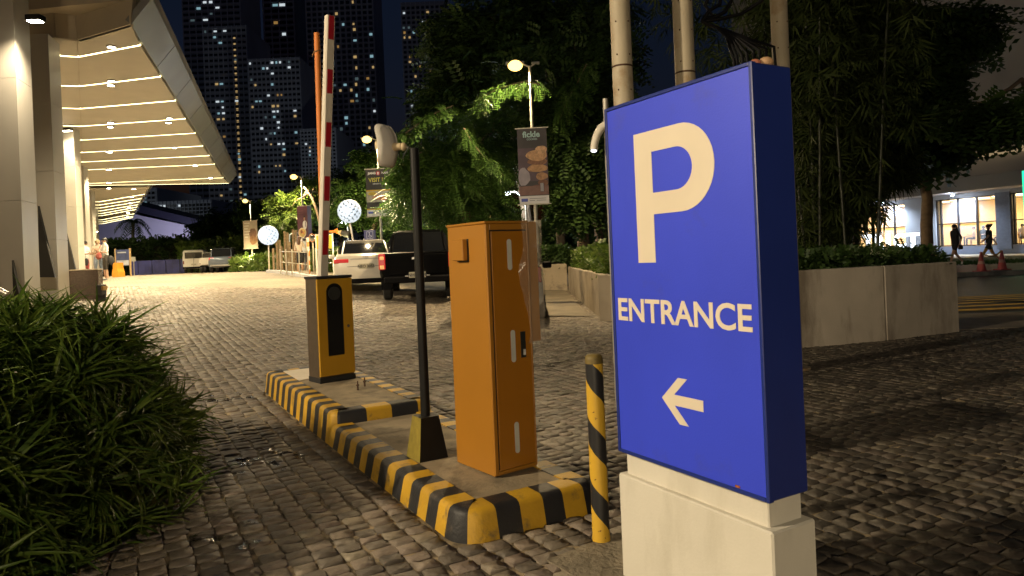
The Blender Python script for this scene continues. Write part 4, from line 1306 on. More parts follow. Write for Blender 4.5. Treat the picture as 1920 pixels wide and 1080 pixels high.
part('lamp_head', MB().box((0, .72, 3.02), (.17, .46, .07), ch=.02), mat('lamp_head_grey', (.25, .25, .24), .4, metal=.3, var=.1), assumed_lamp)
part('lens', MB().box((0, .72, 2.97), (.13, .30, .036), ch=.012), lens_warm, assumed_lamp)
lamp('lamp_glow', 'POINT', (0, .72, 2.88), REAR_W, (1, .80, .52), assumed_lamp, .12)
# cool white lamps among the trees
cool = emat('cool_lamp_lens', (.80, .90, 1.0), 20.0)
def cool_lamp(px, py, d, pxp, pw, label):
    p = P(px, py, d)
    base = at(pxp, d); base.x = P(pxp, py, d).x; base.z = ter(base.x, d)
    t = thing('park_lamp', label, 'lamp post', base, 0, 'cool white lamps among the trees')
    hx_ = p.x - base.x; H_ = p.z - base.z
    part('pole', MB().tube([(0, 0, -.05), (0, 0, H_ - .35)], .05, 10), galv, t, 60)
    part('arm', MB().tube([(0, 0, H_ - .35), (hx_ * .2, 0, H_ - .1), (hx_ * .6, 0, H_ + .1), (hx_, 0, H_ + .06)], .05, 8), mat('pale_arm', (.6, .62, .62), .4, var=.05), t, 60)
    part('lens', MB().lathe([(.05, .06), (.13, .03), (.13, -.03), (.05, -.06)], (hx_, 0, H_), 12), cool, t)
    lamp('lamp_glow', 'POINT', (hx_, -.2, H_ - .1), pw, (.78, .90, 1), t, .12)
cool_lamp(951, 363, 30, 985, 260, 'cool white park lamp left of the cookie banner')
cool_lamp(752, 398, 38, 769, 200, 'cool white park lamp beside the VISIT US banner')
cool_lamp(638, 417, 40, 652, 200, 'cool white park lamp behind the nearer globe lamp')
for (px, py, d, lb) in ((919, 397, 45, 'tiny amber lamp glowing through the trees above the cabinet'), (1034, 364, 40, 'tiny amber lamp just right of the cookie banner')):
    p = P(px, py, d); base = Vector((p.x, d, ter(p.x, d)))
    t = thing('park_lamp', lb, 'lamp post', base, 0, 'amber lamps in the distance')
    part('pole', MB().tube([(0, 0, 0), (0, 0, p.z - base.z)], .04, 8), galv, t)
    part('globe', MB().ell((0, 0, p.z - base.z + .08), (.10, .10, .10), 10, 6), emat('amber_globe', (1, .55, .12), 60), t, 60)
    lamp('lamp_glow', 'POINT', (0, -.3, p.z - base.z), 60, (1, .6, .2), t, .1)
# gooseneck and stub pole beside the big sign
gp = P(1135, 190, 5.6)
gb = Vector((gp.x, gp.y, 0))
t = thing('gooseneck_lamp', 'grey post with a curved white arm just left of the blue sign', 'lamp post', gb)
part('post', MB().tube([(0, 0, -.02), (0, 0, gp.z + .02)], .022, 12), galv, t, 60)
part('curved_arm', MB().tube([tuple(P(1140, 232, 5.55) - gb), tuple(P(1127, 240, 5.55) - gb), tuple(P(1119, 254, 5.55) - gb), tuple(P(1115, 268, 5.55) - gb), tuple(P(1113.5, 281, 5.55) - gb)], [.036, .034, .032, .030, .030], 12), mat('white_arm', (.72, .68, .58), .4, var=.06), t, 60)
part('lens', MB().ell(tuple(P(1113.3, 283, 5.55) - gb), (.024, .024, .012), 10, 6), emat('arm_lens', (.9, .95, 1), 3), t)

# globe lamps of many small round caps
def globe_lamp(px, py, d, rpx, foot, lean_px, label, strength, fill):
    c = P(px, py, d); r_ = rpx / F_PX * d
    base = Vector((P(foot, py, d).x + 0, d, ter(c.x, d)))
    t = thing('globe_lamp', label, 'globe lamp', base, 0, 'globe lamps')
    lc = c - base
    part('pole', MB().tube([(0, 0, -.05), tuple(lc - Vector((0, 0, r_ * .9)))], .035, 10), mat('tan_pole', (.50, .42, .30), .5, var=.08), t, 60)
    part('core', MB().ell(tuple(lc), (r_ * .90,) * 3, 24, 14), emat('globe_core%d' % int(px), (.70, .86, 1.0), fill), t, 60)
    ga = math.pi * (3 - math.sqrt(5))
    n = 92
    cm = emat('globe_cap%d' % int(px), (.82, .92, 1.0), strength)
    for k in range(n):
        z = 1 - 2 * (k + .5) / n; rr = math.sqrt(1 - z * z)
        nrm = Vector((rr * math.cos(ga * k), rr * math.sin(ga * k), z))
        u, w = ortho(nrm)
        b = MB()
        q = lc + nrm * r_ * .93
        ring = []
        cr = r_ * .172
        for (s_, hgt) in ((1.0, 0), (.95, .05), (.6, .09)):
            for j in range(8):
                a = 2 * math.pi * j / 8
                ring.append(tuple(q + (u * math.cos(a) + w * math.sin(a)) * cr * s_ + nrm * r_ * hgt))
        fs = [(i * 8 + j, i * 8 + (j + 1) % 8, (i + 1) * 8 + (j + 1) % 8, (i + 1) * 8 + j) for i in range(2) for j in range(8)] + [tuple(range(16, 24))]
        b.add(ring, fs)
        part('cap', b, cm, t)
    lamp('globe_glow', 'POINT', tuple(lc + Vector((0, -r_ * 1.3, 0))), 60, (.8, .92, 1), t, .2)
globe_lamp(655, 396, 25, 21.5, 671, 0, 'larger globe lamp of white round caps right of the barrier boom', .80, .14)
globe_lamp(503, 441, 33, 18, 502, 0, 'smaller brighter globe lamp left of the maroon banner', .95, .55)
# ================================================================= VEHICLES
tyre_m = mat('tyre_rubber', (.015, .015, .015), .8, var=.2)
rim_m = mat('alloy_rim', (.45, .45, .45), .3, metal=.9, var=.05)
glass_m = mat('dark_car_glass', (.010, .011, .012), .06, var=0, spec=.8)
tail_m = mat('tail_light_red', (.38, .01, .015), .2, var=.05, emit=(1, .04, .04), es=.22)
tail_off = mat('tail_light_dark', (.16, .006, .012), .15, var=.05)
ind_m = mat('indicator_amber', (.75, .42, .16), .2, var=.05, emit=(1, .5, .15), es=.4)
plate_m = mat('plate_white', (.40, .38, .30), .5, var=.05)
trim_m = mat('black_trim', (.006, .006, .007), .6, var=.1, spec=.05)
def sec(y, w, z0, z1, taper=.93, r_=.08):
    """closed rounded cross-section at station y"""
    zm = z0 + (z1 - z0) * .55
    half = [(w * .86, z0), (w * .97, z0 + r_), (w, z0 + (z1 - z0) * .3), (w, zm), (w * (taper + 1) / 2, z1 - r_ * 1.2), (w * taper, z1 - r_ * .35), (w * (taper - .07), z1)]
    return [(x, y, z) for x, z in half] + [(-x, y, z) for x, z in reversed(half)]
def wheel(parent, x, y, r_, w, side):
    t = MB().tube([(x - w / 2, y, r_), (x - w / 2 + .03, y, r_), (x + w / 2 - .03, y, r_), (x + w / 2, y, r_)], [r_ * .9, r_, r_, r_ * .9], 20).build('wheel', tyre_m, parent, 40)
    xo = x + side * w / 2
    MB().tube([(xo - side * .02, y, r_), (xo + side * .006, y, r_), (xo + side * .008, y, r_)], [r_ * .62, r_ * .62, r_ * .2], 16).build('rim', rim_m, t, 40)
def car(name, label, cat, loc, rz, paint, body, cabin, wheels, wr, tail, win_rear, plate=None, group='parked cars', roof_rail=False, extra=None, belt=None):
    t = thing(name, label, cat, loc, rz, group)
    part('body', MB().loft([sec(*q) for q in body]), paint, t, 38)
    part('greenhouse', MB().loft([sec(*q) for q in cabin]), glass_m, t, 38)
    # painted roof panel and corner pillars
    tops = [q for q in cabin if q[3] > max(c[3] for c in cabin) - .12]
    part('roof', MB().loft([[(x, y, z) for x, y, z in ((w * tp * .98, y, z1 - .035), (w * tp * .9, y, z1 + .012), (-w * tp * .9, y, z1 + .012), (-w * tp * .98, y, z1 - .035))] for (y, w, z0, z1, tp, r_) in tops]), paint, t, 38)
    for s_ in (-1, 1):
        pts = [(s_ * (w * tp + .004), y - .005, z1 - .035) for (y, w, z0, z1, tp, r_) in cabin]
        part('roof_pillar', MB().tube(pts, .035, 6), paint, t, 60)
    for x, y in wheels:
        for s_ in (-1, 1):
            wheel(t, s_ * x, y, wr, .22, s_)
    for q in tail:
        x0, x1, z0, z1, y, m = q
        for s_ in (-1, 1):
            w_ = abs(x1 - x0)
            part('tail_light', MB().box((s_ * (x0 + x1) / 2, y, (z0 + z1) / 2), (w_, .09, z1 - z0), ch=.02), m, t)
    if plate:
        z, y, s_ = plate
        pm = part('number_plate', MB().box((0, y, z), (.40, .016, .14), ch=.004), plate_m, t)
        if s_:
            q = text_part('plate_lettering', s_, .105, mat('plate_ink', (.03, .03, .03), .5), pm, (0, y - .009, z - .037), .001, .003)
    if extra: extra(t)
    return t
white_p = mat('white_car_paint', (.70, .67, .60), .22, var=.03, coat=.6)
black_p = mat('black_car_paint', (.003, .003, .0035), .45, var=.05, spec=.03)
blue_p = mat('blue_grey_car_paint', (.10, .125, .165), .22, metal=.3, var=.05, coat=.6)
silver_p = mat('silver_car_paint', (.42, .43, .42), .25, metal=.5, var=.05, coat=.5)
# white sedan, seen from behind
sd = at(683, 21.6)
def sedan_extra(t):
    part('boot_trim', MB().box((0, -2.245, .90), (.84, .03, .035), ch=.008), rim_m, t)
    part('boot_line', MB().box((0, -2.262, .70), (1.02, .006, .008)), trim_m, t)
    part('lower_bumper', MB().box((0, -2.22, .30), (1.30, .12, .14), ch=.03), trim_m, t)
    part('emblem', MB().tube([(0.06 * math.cos(a), -2.262, .955 + .04 * math.sin(a)) for a in [2 * math.pi * k / 14 for k in range(15)]], .008, 6).tube([(0, -2.262, .92), (0, -2.262, .985)], .008, 6), rim_m, t)
    for s_ in (-1, 1):
        part('wing_mirror', MB().box((s_ * .98, .75, 1.02), (.20, .10, .13), ch=.03), white_p, t)
        part('reflector', MB().box((s_ * .62, -2.265, .47), (.2, .02, .035)), tail_off, t)
    part('antenna', MB().ell((0, -.75, 1.49), (.02, .07, .03), 8, 6), white_p, t)
    part('rear_window', MB().add([(-.58, -1.80, 1.045), (.58, -1.80, 1.045), (.50, -1.05, 1.415), (-.50, -1.05, 1.415), (-.58, -1.79, 1.03), (.58, -1.79, 1.03), (.50, -1.04, 1.40), (-.50, -1.04, 1.40)], [(0, 1, 2, 3), (7, 6, 5, 4), (0, 4, 5, 1), (2, 6, 7, 3), (1, 5, 6, 2), (3, 7, 4, 0)]), glass_m, t)
car('white_sedan', 'white sedan parked facing away beside the black pickup truck', 'car', sd, R(13), white_p,
    [(-2.26, .76, .34, .88, .93, .10), (-2.22, .85, .26, 1.00, .92, .08), (-2.0, .885, .22, 1.06, .90, .08), (-1.4, .89, .20, 1.04, .92, .08), (.8, .89, .20, .98, .93, .08), (1.6, .87, .22, .90, .9, .1), (2.15, .78, .26, .74, .9, .1), (2.28, .62, .34, .62, .9, .08)],
    [(-1.92, .74, .98, 1.05, .86, .04), (-1.05, .76, .95, 1.44, .74, .05), (-.3, .76, .95, 1.475, .73, .05), (.35, .76, .95, 1.45, .73, .05), (1.25, .74, .93, .99, .84, .04)],
    [(.78, -1.35), (.78, 1.35)], .31, [(.46, .87, .80, .915, -2.225, tail_m)], None, (.70, -2.268, 'NEO 3055'), extra=sedan_extra)
# black pickup
pk = at(787, 19.6)
def pick_extra(t):
    part('tailgate', MB().box((0, -2.63, .88), (1.40, .05, .50), ch=.02), black_p, t)
    part('rear_bumper', MB().box((0, -2.66, .52), (1.62, .18, .16), ch=.03), trim_m, t)
    part('gate_handle', MB().box((0, -2.66, 1.03), (.26, .02, .06), ch=.01), rim_m, t)
    for s_ in (-1, 1):
        part('mud_flap', MB().box((s_ * .80, -1.98, .42), (.26, .02, .30)), trim_m, t)
        part('wing_mirror', MB().box((s_ * 1.05, .85, 1.25), (.24, .10, .20), ch=.03), black_p, t)
        q = [o for o in t.children if o.name.startswith('tail_light')]
    for s_ in (-1, 1):
        part('indicator', MB().box((s_ * .84, -2.665, 1.06), (.10, .03, .08), ch=.01), ind_m, t)
        part('indicator', MB().box((s_ * .84, -2.665, .84), (.10, .03, .09), ch=.01), ind_m, t)
    part('step_pad', MB().box((0, -2.70, .61), (.60, .14, .03), ch=.01), rim_m, t)
car('black_pickup', 'black pickup truck seen from behind, partly hidden by the orange cabinet', 'pickup truck', pk, R(6), black_p,
    [(-2.64, .86, .58, 1.16, .97, .05), (-2.55, .91, .50, 1.19, .97, .05), (-1.2, .92, .42, 1.19, .97, .05), (-.9, .92, .42, 1.20, .97, .05), (1.0, .92, .42, 1.16, .95, .06), (2.2, .90, .42, 1.08, .92, .08), (2.6, .80, .48, .95, .92, .08)],
    [(-.95, .80, 1.12, 1.20, .9, .04), (-.80, .80, 1.12, 1.72, .80, .05), (-.2, .80, 1.12, 1.80, .80, .05), (.6, .80, 1.12, 1.76, .80, .05), (1.4, .78, 1.08, 1.16, .86, .04)],
    [(.80, -1.55), (.80, 1.55)], .385, [(.76, .92, .78, 1.16, -2.62, tail_m)], None, (.63, -2.76, 'NHL 2208'), extra=pick_extra)
# silver car behind the cabinet
sv = at(941, 14.6)
def sv_extra(t):
    for s_ in (-1, 1):
        part('wing_mirror', MB().box((s_ * .94, .62, .98), (.20, .10, .15), ch=.03), trim_m, t)
        part('door_handle', MB().box((s_ * .865, -.4, .80), (.02, .16, .03), ch=.008), rim_m, t)
    part('rear_bumper', MB().box((0, -2.0, .40), (1.40, .12, .22), ch=.04), silver_p, t)
car('silver_hatchback', 'silver hatchback almost hidden behind the orange cabinet', 'car', sv, R(-2), silver_p,
    [(-2.0, .74, .34, .92, .92, .1), (-1.95, .82, .26, .98, .92, .08), (-1.3, .86, .22, 1.0, .92, .08), (.8, .86, .22, .94, .92, .08), (1.6, .82, .24, .82, .9, .1), (2.0, .66, .30, .62, .9, .08)],
    [(-1.9, .72, .94, 1.02, .86, .04), (-1.55, .74, .92, 1.38, .76, .05), (-.4, .76, .92, 1.47, .74, .05), (.3, .76, .92, 1.44, .74, .05), (1.2, .74, .88, .95, .84, .04)],
    [(.74, -1.25), (.74, 1.25)], .30, [(.62, .80, .70, .98, -1.95, tail_off)], None, (.55, -2.07, ''), extra=sv_extra)
# far left: van, white small truck, blue-grey SUV
vn = at(371, 62)
def van_extra(t):
    part('rear_door_line', MB().box((0, -2.31, 1.0), (.02, .02, 1.3)), trim_m, t)
    part('rear_bumper', MB().box((0, -2.33, .45), (1.7, .14, .16), ch=.03), trim_m, t)
    part('sticker', MB().box((-.5, -2.30, 1.70), (.14, .02, .12)), mat('sticker_yellow', (.6, .45, .05), .5), t)
    part('rear_window', MB().box((0, -2.305, 1.50), (1.36, .03, .52), ch=.01), glass_m, t)
car('white_van', 'white passenger van parked with its rear to the plaza', 'van', vn, R(16), white_p,
    [(-2.3, .84, .40, 1.90, .90, .12), (-2.2, .88, .35, 1.96, .88, .1), (1.6, .88, .35, 1.96, .88, .1), (2.2, .86, .35, 1.3, .9, .1), (2.4, .8, .4, .9, .9, .1)],
    [(-1.9, .885, 1.2, 1.75, .97, .04), (1.5, .885, 1.2, 1.75, .97, .04)],
    [(.76, -1.4), (.76, 1.5)], .32, [(.74, .84, .75, 1.05, -2.27, tail_off)], None, (.72, -2.32, ''), extra=van_extra, group='parked cars')
mt_ = at(397, 57)
def mt_extra(t):
    part('tailgate', MB().box((0, -1.72, .90), (1.36, .05, .56), ch=.02), white_p, t)
    part('rear_bumper', MB().box((0, -1.7, .50), (1.3, .1, .1), ch=.02), trim_m, t)
car('mini_truck', 'small white flatbed truck between the van and the grey SUV', 'truck', mt_, R(16), white_p,
    [(-1.7, .70, .60, 1.15, .97, .04), (-.2, .70, .55, 1.15, .97, .04), (-.1, .70, .5, 1.0, .95, .05), (1.5, .70, .45, 1.0, .92, .06)],
    [(-.1, .68, .95, 1.6, .86, .05), (.8, .68, .95, 1.65, .84, .05), (1.4, .66, .95, 1.02, .9, .04)],
    [(.62, -1.0), (.62, 1.0)], .29, [(.58, .68, .66, .78, -1.70, tail_off)], None, None, extra=mt_extra)
sp_ = at(424, 54)
def suv_extra(t):
    for s_ in (-1, 1):
        part('roof_rail', MB().tube([(s_ * .62, -1.6, 1.80), (s_ * .64, -.6, 1.86), (s_ * .64, .6, 1.84)], .025, 6), rim_m, t)
        part('wing_mirror', MB().box((s_ * 1.02, .8, 1.15), (.2, .1, .16), ch=.03), blue_p, t)
    part('bumper_trim', MB().box((0, -2.38, .52), (1.5, .1, .12), ch=.02), rim_m, t)
    part('rear_window', MB().add([(-.66, -2.27, 1.16), (.66, -2.27, 1.16), (.56, -2.0, 1.66), (-.56, -2.0, 1.66), (-.66, -2.2, 1.16), (.66, -2.2, 1.16), (.56, -1.95, 1.66), (-.56, -1.95, 1.66)], [(0, 1, 2, 3), (7, 6, 5, 4), (0, 4, 5, 1), (2, 6, 7, 3), (1, 5, 6, 2), (3, 7, 4, 0)]), glass_m, t)
car('grey_suv', 'blue grey SUV with red tail lights parked by the garden hedge', 'car', sp_, R(14), blue_p,
    [(-2.36, .80, .50, 1.05, .94, .08), (-2.28, .90, .38, 1.16, .94, .08), (-1.6, .93, .34, 1.18, .94, .08), (1.0, .93, .34, 1.14, .93, .08), (2.1, .90, .36, 1.02, .9, .1), (2.4, .76, .42, .85, .9, .1)],
    [(-2.25, .78, 1.08, 1.18, .9, .04), (-1.95, .80, 1.08, 1.74, .80, .05), (-.6, .82, 1.08, 1.82, .78, .05), (.4, .82, 1.08, 1.78, .78, .05), (1.3, .8, 1.05, 1.12, .86, .04)],
    [(.80, -1.45), (.80, 1.45)], .37, [(.50, .86, .92, 1.10, -2.30, tail_m)], None, (.82, -2.33, ''), extra=suv_extra)

# ================================================================= PEOPLE
skin_m = mat('skin', (.42, .25, .16), .5, var=.06, scale=12)
def person(label, loc, rz, height, pose, cols, hair=None, group=None, seated=False):
    """one continuous body grown from joints; clothing colours follow the limbs"""
    J = {'pelvis': (0, 0, .94), 'waist': (0, .0, 1.08), 'chest': (0, .01, 1.28), 'neck': (0, .0, 1.45), 'head': (0, -.015, 1.56), 'top': (0, -.005, 1.66)}
    for s_, n_ in ((1, 'L'), (-1, 'R')):
        J.update({'sh' + n_: (.165 * s_, .0, 1.38), 'um' + n_: (.2 * s_, .01, 1.24), 'el' + n_: (.225 * s_, .02, 1.10), 'wr' + n_: (.225 * s_, -.06, .87), 'ha' + n_: (.225 * s_, -.08, .79),
                  'hp' + n_: (.09 * s_, 0, .90), 'th' + n_: (.10 * s_, -.005, .70), 'kn' + n_: (.10 * s_, -.01, .49), 'an' + n_: (.10 * s_, .02, .09), 'to' + n_: (.11 * s_, -.13, .035)})
    J.update(pose)
    for n_ in 'LR':
        if 'el' + n_ in pose and 'um' + n_ not in pose:
            J['um' + n_] = tuple((a + b_) / 2 for a, b_ in zip(J['sh' + n_], J['el' + n_]))
        if 'kn' + n_ in pose and 'th' + n_ not in pose:
            J['th' + n_] = tuple((a + b_) / 2 for a, b_ in zip(J['hp' + n_], J['kn' + n_]))
    rad = {'pelvis': (.15, .11), 'waist': (.135, .10), 'chest': (.165, .115), 'neck': (.052, .052), 'head': (.082, .092), 'top': (.062, .07)}
    for n_ in 'LR':
        rad.update({'sh' + n_: (.062,) * 2, 'um' + n_: (.050,) * 2, 'el' + n_: (.040,) * 2, 'wr' + n_: (.027,) * 2, 'ha' + n_: (.030, .018), 'hp' + n_: (.085,) * 2, 'th' + n_: (.085,) * 2, 'kn' + n_: (.056,) * 2, 'an' + n_: (.036,) * 2, 'to' + n_: (.036,) * 2})
    E_ = [('pelvis', 'waist', 'top'), ('waist', 'chest', 'top'), ('chest', 'neck', 'top'), ('neck', 'head', 'skin'), ('head', 'top', 'skin')]
    for n_ in 'LR':
        E_ += [('chest', 'sh' + n_, 'top'), ('sh' + n_, 'um' + n_, 'top'), ('um' + n_, 'el' + n_, 'sleeve'), ('el' + n_, 'wr' + n_, 'skin'), ('wr' + n_, 'ha' + n_, 'skin'),
               ('pelvis', 'hp' + n_, 'bottom'), ('hp' + n_, 'th' + n_, 'bottom'), ('th' + n_, 'kn' + n_, 'thigh'), ('kn' + n_, 'an' + n_, 'calf'), ('an' + n_, 'to' + n_, 'shoe')]
    k_ = height / 1.70
    names_ = list(J)
    me = bpy.data.meshes.new('b')
    me.from_pydata([tuple(v * k_ for v in J[n_]) for n_ in names_], [(names_.index(a), names_.index(b_)) for a, b_, c in E_], [])
    tmp = bpy.data.objects.new('tmp', me); C.objects.link(tmp)
    md = tmp.modifiers.new('s', 'SKIN'); md.use_smooth_shade = True
    for i, n_ in enumerate(names_):
        sv_ = me.skin_vertices[0].data[i]
        sv_.radius = (rad[n_][0] * k_, rad[n_][1] * k_); sv_.use_root = (n_ == 'pelvis')
    s2 = tmp.modifiers.new('u', 'SUBSURF'); s2.levels = 1; s2.render_levels = 1
    dg = bpy.context.evaluated_depsgraph_get()
    bm_ = bpy.data.meshes.new_from_object(tmp.evaluated_get(dg))
    bpy.data.objects.remove(tmp)
    mats_ = [cols.get('skin', skin_m)]
    slot = {'skin': 0}
    for key in ('top', 'sleeve', 'bottom', 'thigh', 'calf', 'shoe'):
        m = cols.get(key)
        if m is None or m == 'skin': slot[key] = 0
        else:
            if m not in mats_: mats_.append(m)
            slot[key] = mats_.index(m)
    bm_.materials.clear()
    for m in mats_: bm_.materials.append(m)
    cs = np.array([p.center for p in bm_.polygons]) / k_
    best = np.full(len(cs), 1e9); idx = np.zeros(len(cs), int)
    for a, b_, c in E_:
        A, B_ = np.array(J[a]), np.array(J[b_])
        tt = np.clip(((cs - A) @ (B_ - A)) / max(1e-9, (B_ - A) @ (B_ - A)), 0, 1)
        d = np.linalg.norm(cs - (A + tt[:, None] * (B_ - A)), axis=1) / (.5 * (rad[a][0] + rad[b_][0]))
        u = d < best; best[u] = d[u]; idx[u] = slot[c]
    bm_.polygons.foreach_set('material_index', idx.astype(np.int32)); bm_.update()
    root = thing('person', label, 'person', loc, rz, group)
    # five fingers on each hand, closed a little, and a nose
    fb_ = MB()
    for n_ in 'LR':
        w_, h_ = Vector(J['wr' + n_]), Vector(J['ha' + n_])
        d = (h_ - w_).normalized(); sd_ = d.cross(Vector((1, .3, .1))).normalized()
        nr = d.cross(sd_)
        for j, (o_, ln) in enumerate(((-.024, .060), (-.008, .072), (.008, .070), (.022, .056))):
            p0_ = h_ + sd_ * o_ * .8; p1_ = p0_ + d * ln * .55; p2_ = p1_ + d * ln * .35 + nr * ln * .25
            fb_.tube([tuple(p0_ * k_), tuple(p1_ * k_), tuple(p2_ * k_)], [.0095 * k_, .0085 * k_, .006 * k_], 5)
        p0_ = w_.lerp(h_, .5) + sd_ * .028
        fb_.tube([tuple(p0_ * k_), tuple((p0_ + sd_ * .018 + d * .035) * k_), tuple((p0_ + sd_ * .016 + d * .062) * k_)], [.011 * k_, .0095 * k_, .007 * k_], 5)
    hd_ = Vector(J['head']); fw = Vector(pose.get('face', (0, -1, 0))).normalized()
    fb_.tube([tuple((hd_ + fw * .075 + Vector((0, 0, .03))) * k_), tuple((hd_ + fw * .108 + Vector((0, 0, -.012))) * k_)], [.009 * k_, .016 * k_], 6)
    sdv = fw.cross(Vector((0, 0, 1)))
    for s_ in (-1, 1):
        q = (hd_ + sdv * s_ * .088) * k_
        fb_.ell(tuple(q), (.014 * k_, .02 * k_, .03 * k_), 6, 5)
    import bmesh
    b2 = bmesh.new(); b2.from_mesh(bm_)
    tm = bpy.data.meshes.new('t'); tm.from_pydata(fb_.v, [], fb_.f); b2.from_mesh(tm); b2.to_mesh(bm_); b2.free(); bpy.data.meshes.remove(tm)
    bm_.shade_smooth()
    o = link('body', bm_, root)
    eb = MB()
    for s_ in (-1, 1):
        eb.ell(tuple((hd_ + fw * .078 + sdv * s_ * .032 + Vector((0, 0, .022))) * k_), (.011 * k_,) * 3, 6, 5)
    eb.box(tuple((hd_ + fw * .086 + Vector((0, 0, -.045))) * k_), (.034 * k_, .010 * k_, .008 * k_), math.atan2(fw.x, -fw.y))
    q = part('face_features', eb, mat('face_dark', (.05, .025, .02), .4, var=0), root); q['kind'] = 'stuff'
    if hair:
        m, style = hair
        hb = MB().ell(tuple((hd_ + Vector((0, 0, .045)) - fw * .014) * k_), (.096 * k_, .104 * k_, .088 * k_), 12, 8)
        if style == 'long':
            hb.loft([[tuple((hd_ - fw * .03 + Vector((.088 * math.cos(a) * s1, .05 * math.sin(a) * s1, z)) - fw * off) * k_) for a in [2 * math.pi * j / 10 for j in range(10)]] for z, s1, off in ((.06, .9, .03), (-.06, 1.0, .045), (-.18, 1.0, .06), (-.27, .6, .06))])
        if style == 'bun':
            hb.ell(tuple((hd_ + Vector((0, 0, .09)) - fw * .12) * k_), (.05 * k_,) * 3, 10, 6)
        part('hair', hb, m, root, 60)
    return root
hair_b = mat('black_hair', (.014, .011, .010), .45, var=.2, scale=30)
hair_br = mat('brown_hair', (.09, .04, .02), .5, var=.2, scale=30)
tee_w = mat('white_shirt', (.66, .66, .64), .8, var=.05)
tee_bg = mat('beige_shirt', (.55, .45, .36), .8, var=.06)
tee_k = mat('black_clothes', (.016, .016, .018), .8, var=.15)
jeans = mat('pale_jeans', (.22, .29, .40), .8, var=.1)
shorts_d = mat('dark_shorts', (.045, .038, .03), .8, var=.1)
skirt_r = mat('red_patterned_skirt', (.33, .06, .06), .8, var=.4, scale=14)
shoe_w = mat('white_shoes', (.65, .63, .6), .6, var=.05)
sandal = mat('sandals', (.10, .12, .13), .6, var=.1)
def gat(px, d, dz=0.0):
    # foot point: upright figure seen at column px at eye height
    q = at(px, d); q.z += dz
    return q
person('woman in white top and red skirt looking at her phone by the pillars', gat(160, 27.5), R(75), 1.62,
       {'elL': (.20, -.05, 1.12), 'wrL': (.10, -.26, 1.14), 'haL': (.05, -.34, 1.17), 'elR': (-.2, -.05, 1.12), 'wrR': (-.1, -.24, 1.13), 'haR': (-.05, -.33, 1.15), 'head': (0, -.035, 1.55), 'top': (0, -.03, 1.65)},
       {'top': tee_w, 'sleeve': tee_w, 'bottom': skirt_r, 'thigh': skirt_r, 'calf': 'skin', 'shoe': sandal}, (hair_b, 'bun'), 'people under the canopy')
person('person in cap and pale jeans standing beside the man in white', gat(184.5, 28), R(30), 1.66,
       {'elL': (.22, -.03, 1.10), 'wrL': (.10, -.2, 1.14), 'haL': (.04, -.27, 1.18), 'elR': (-.22, -.02, 1.10), 'wrR': (-.10, -.2, 1.12), 'haR': (-.04, -.27, 1.15)},
       {'top': tee_bg, 'sleeve': tee_bg, 'bottom': jeans, 'thigh': jeans, 'calf': jeans, 'shoe': sandal}, (mat('tan_cap', (.40, .32, .2), .8), 'short'), 'people under the canopy')
person('man in white T-shirt and dark shorts with his back to the plaza', gat(198, 27.6), R(-38), 1.70,
       {'elL': (.24, -.02, 1.12), 'wrL': (.12, -.2, 1.12), 'haL': (.06, -.28, 1.15), 'elR': (-.25, -.04, 1.14), 'wrR': (-.14, -.24, 1.2), 'haR': (-.08, -.32, 1.24)},
       {'top': tee_w, 'sleeve': tee_w, 'bottom': shorts_d, 'thigh': shorts_d, 'calf': 'skin', 'shoe': sandal}, (hair_b, 'short'), 'people under the canopy')
# bags and phone
b = MB().ell((0, 0, .13), (.12, .07, .14), 10, 8).tube([(-.05, 0, .22), (.02, .02, .45), (.10, .02, .62)], .012, 6)
q = gat(189, 27.7); tag(b.build('shoulder_bag', mat('colourful_bag', (.45, .12, .10), .7, var=.6, scale=8), None, 60, q + Vector((0, -.1, .85))), 'small colourful shoulder bag hanging at the person in pale jeans', 'bag')
q = gat(205, 27.4); tag(MB().ell((0, 0, .17), (.10, .16, .19), 10, 8).build('sling_bag', tee_k, None, 60, q + Vector((.04, .05, .62))), 'black sling bag hanging at the hip of the man in white', 'bag')
q = gat(158, 27.3); tag(MB().ell((0, 0, .14), (.09, .06, .15), 10, 8).build('handbag', tee_k, None, 60, q + Vector((.12, -.05, .62))), 'black handbag at the side of the woman in red skirt', 'bag')
q = gat(167, 27.3); tag(MB().box((0, 0, 0), (.07, .14, .012), ch=.003).build('phone', dark, None, None, q + Vector((-.02, 0, 1.16))), 'black phone held by the woman in red skirt', 'phone')
# by the railing
person('person in beige top and black shorts seen from behind at the railing', gat(562.5, 31.5), R(172), 1.62,
       {'elR': (-.22, -.1, 1.14), 'wrR': (-.12, -.24, 1.2), 'haR': (-.08, -.3, 1.24)}, {'top': tee_bg, 'sleeve': tee_bg, 'bottom': tee_k, 'thigh': tee_k, 'calf': 'skin', 'shoe': shoe_w}, (hair_br, 'long'), 'people at the railing')
person('second person in pale top just beyond the one in beige', gat(572, 33.5), R(200), 1.6, {}, {'top': tee_w, 'sleeve': tee_w, 'bottom': tee_k, 'thigh': tee_k, 'calf': 'skin', 'shoe': shoe_w}, (hair_b, 'short'), 'people at the railing')
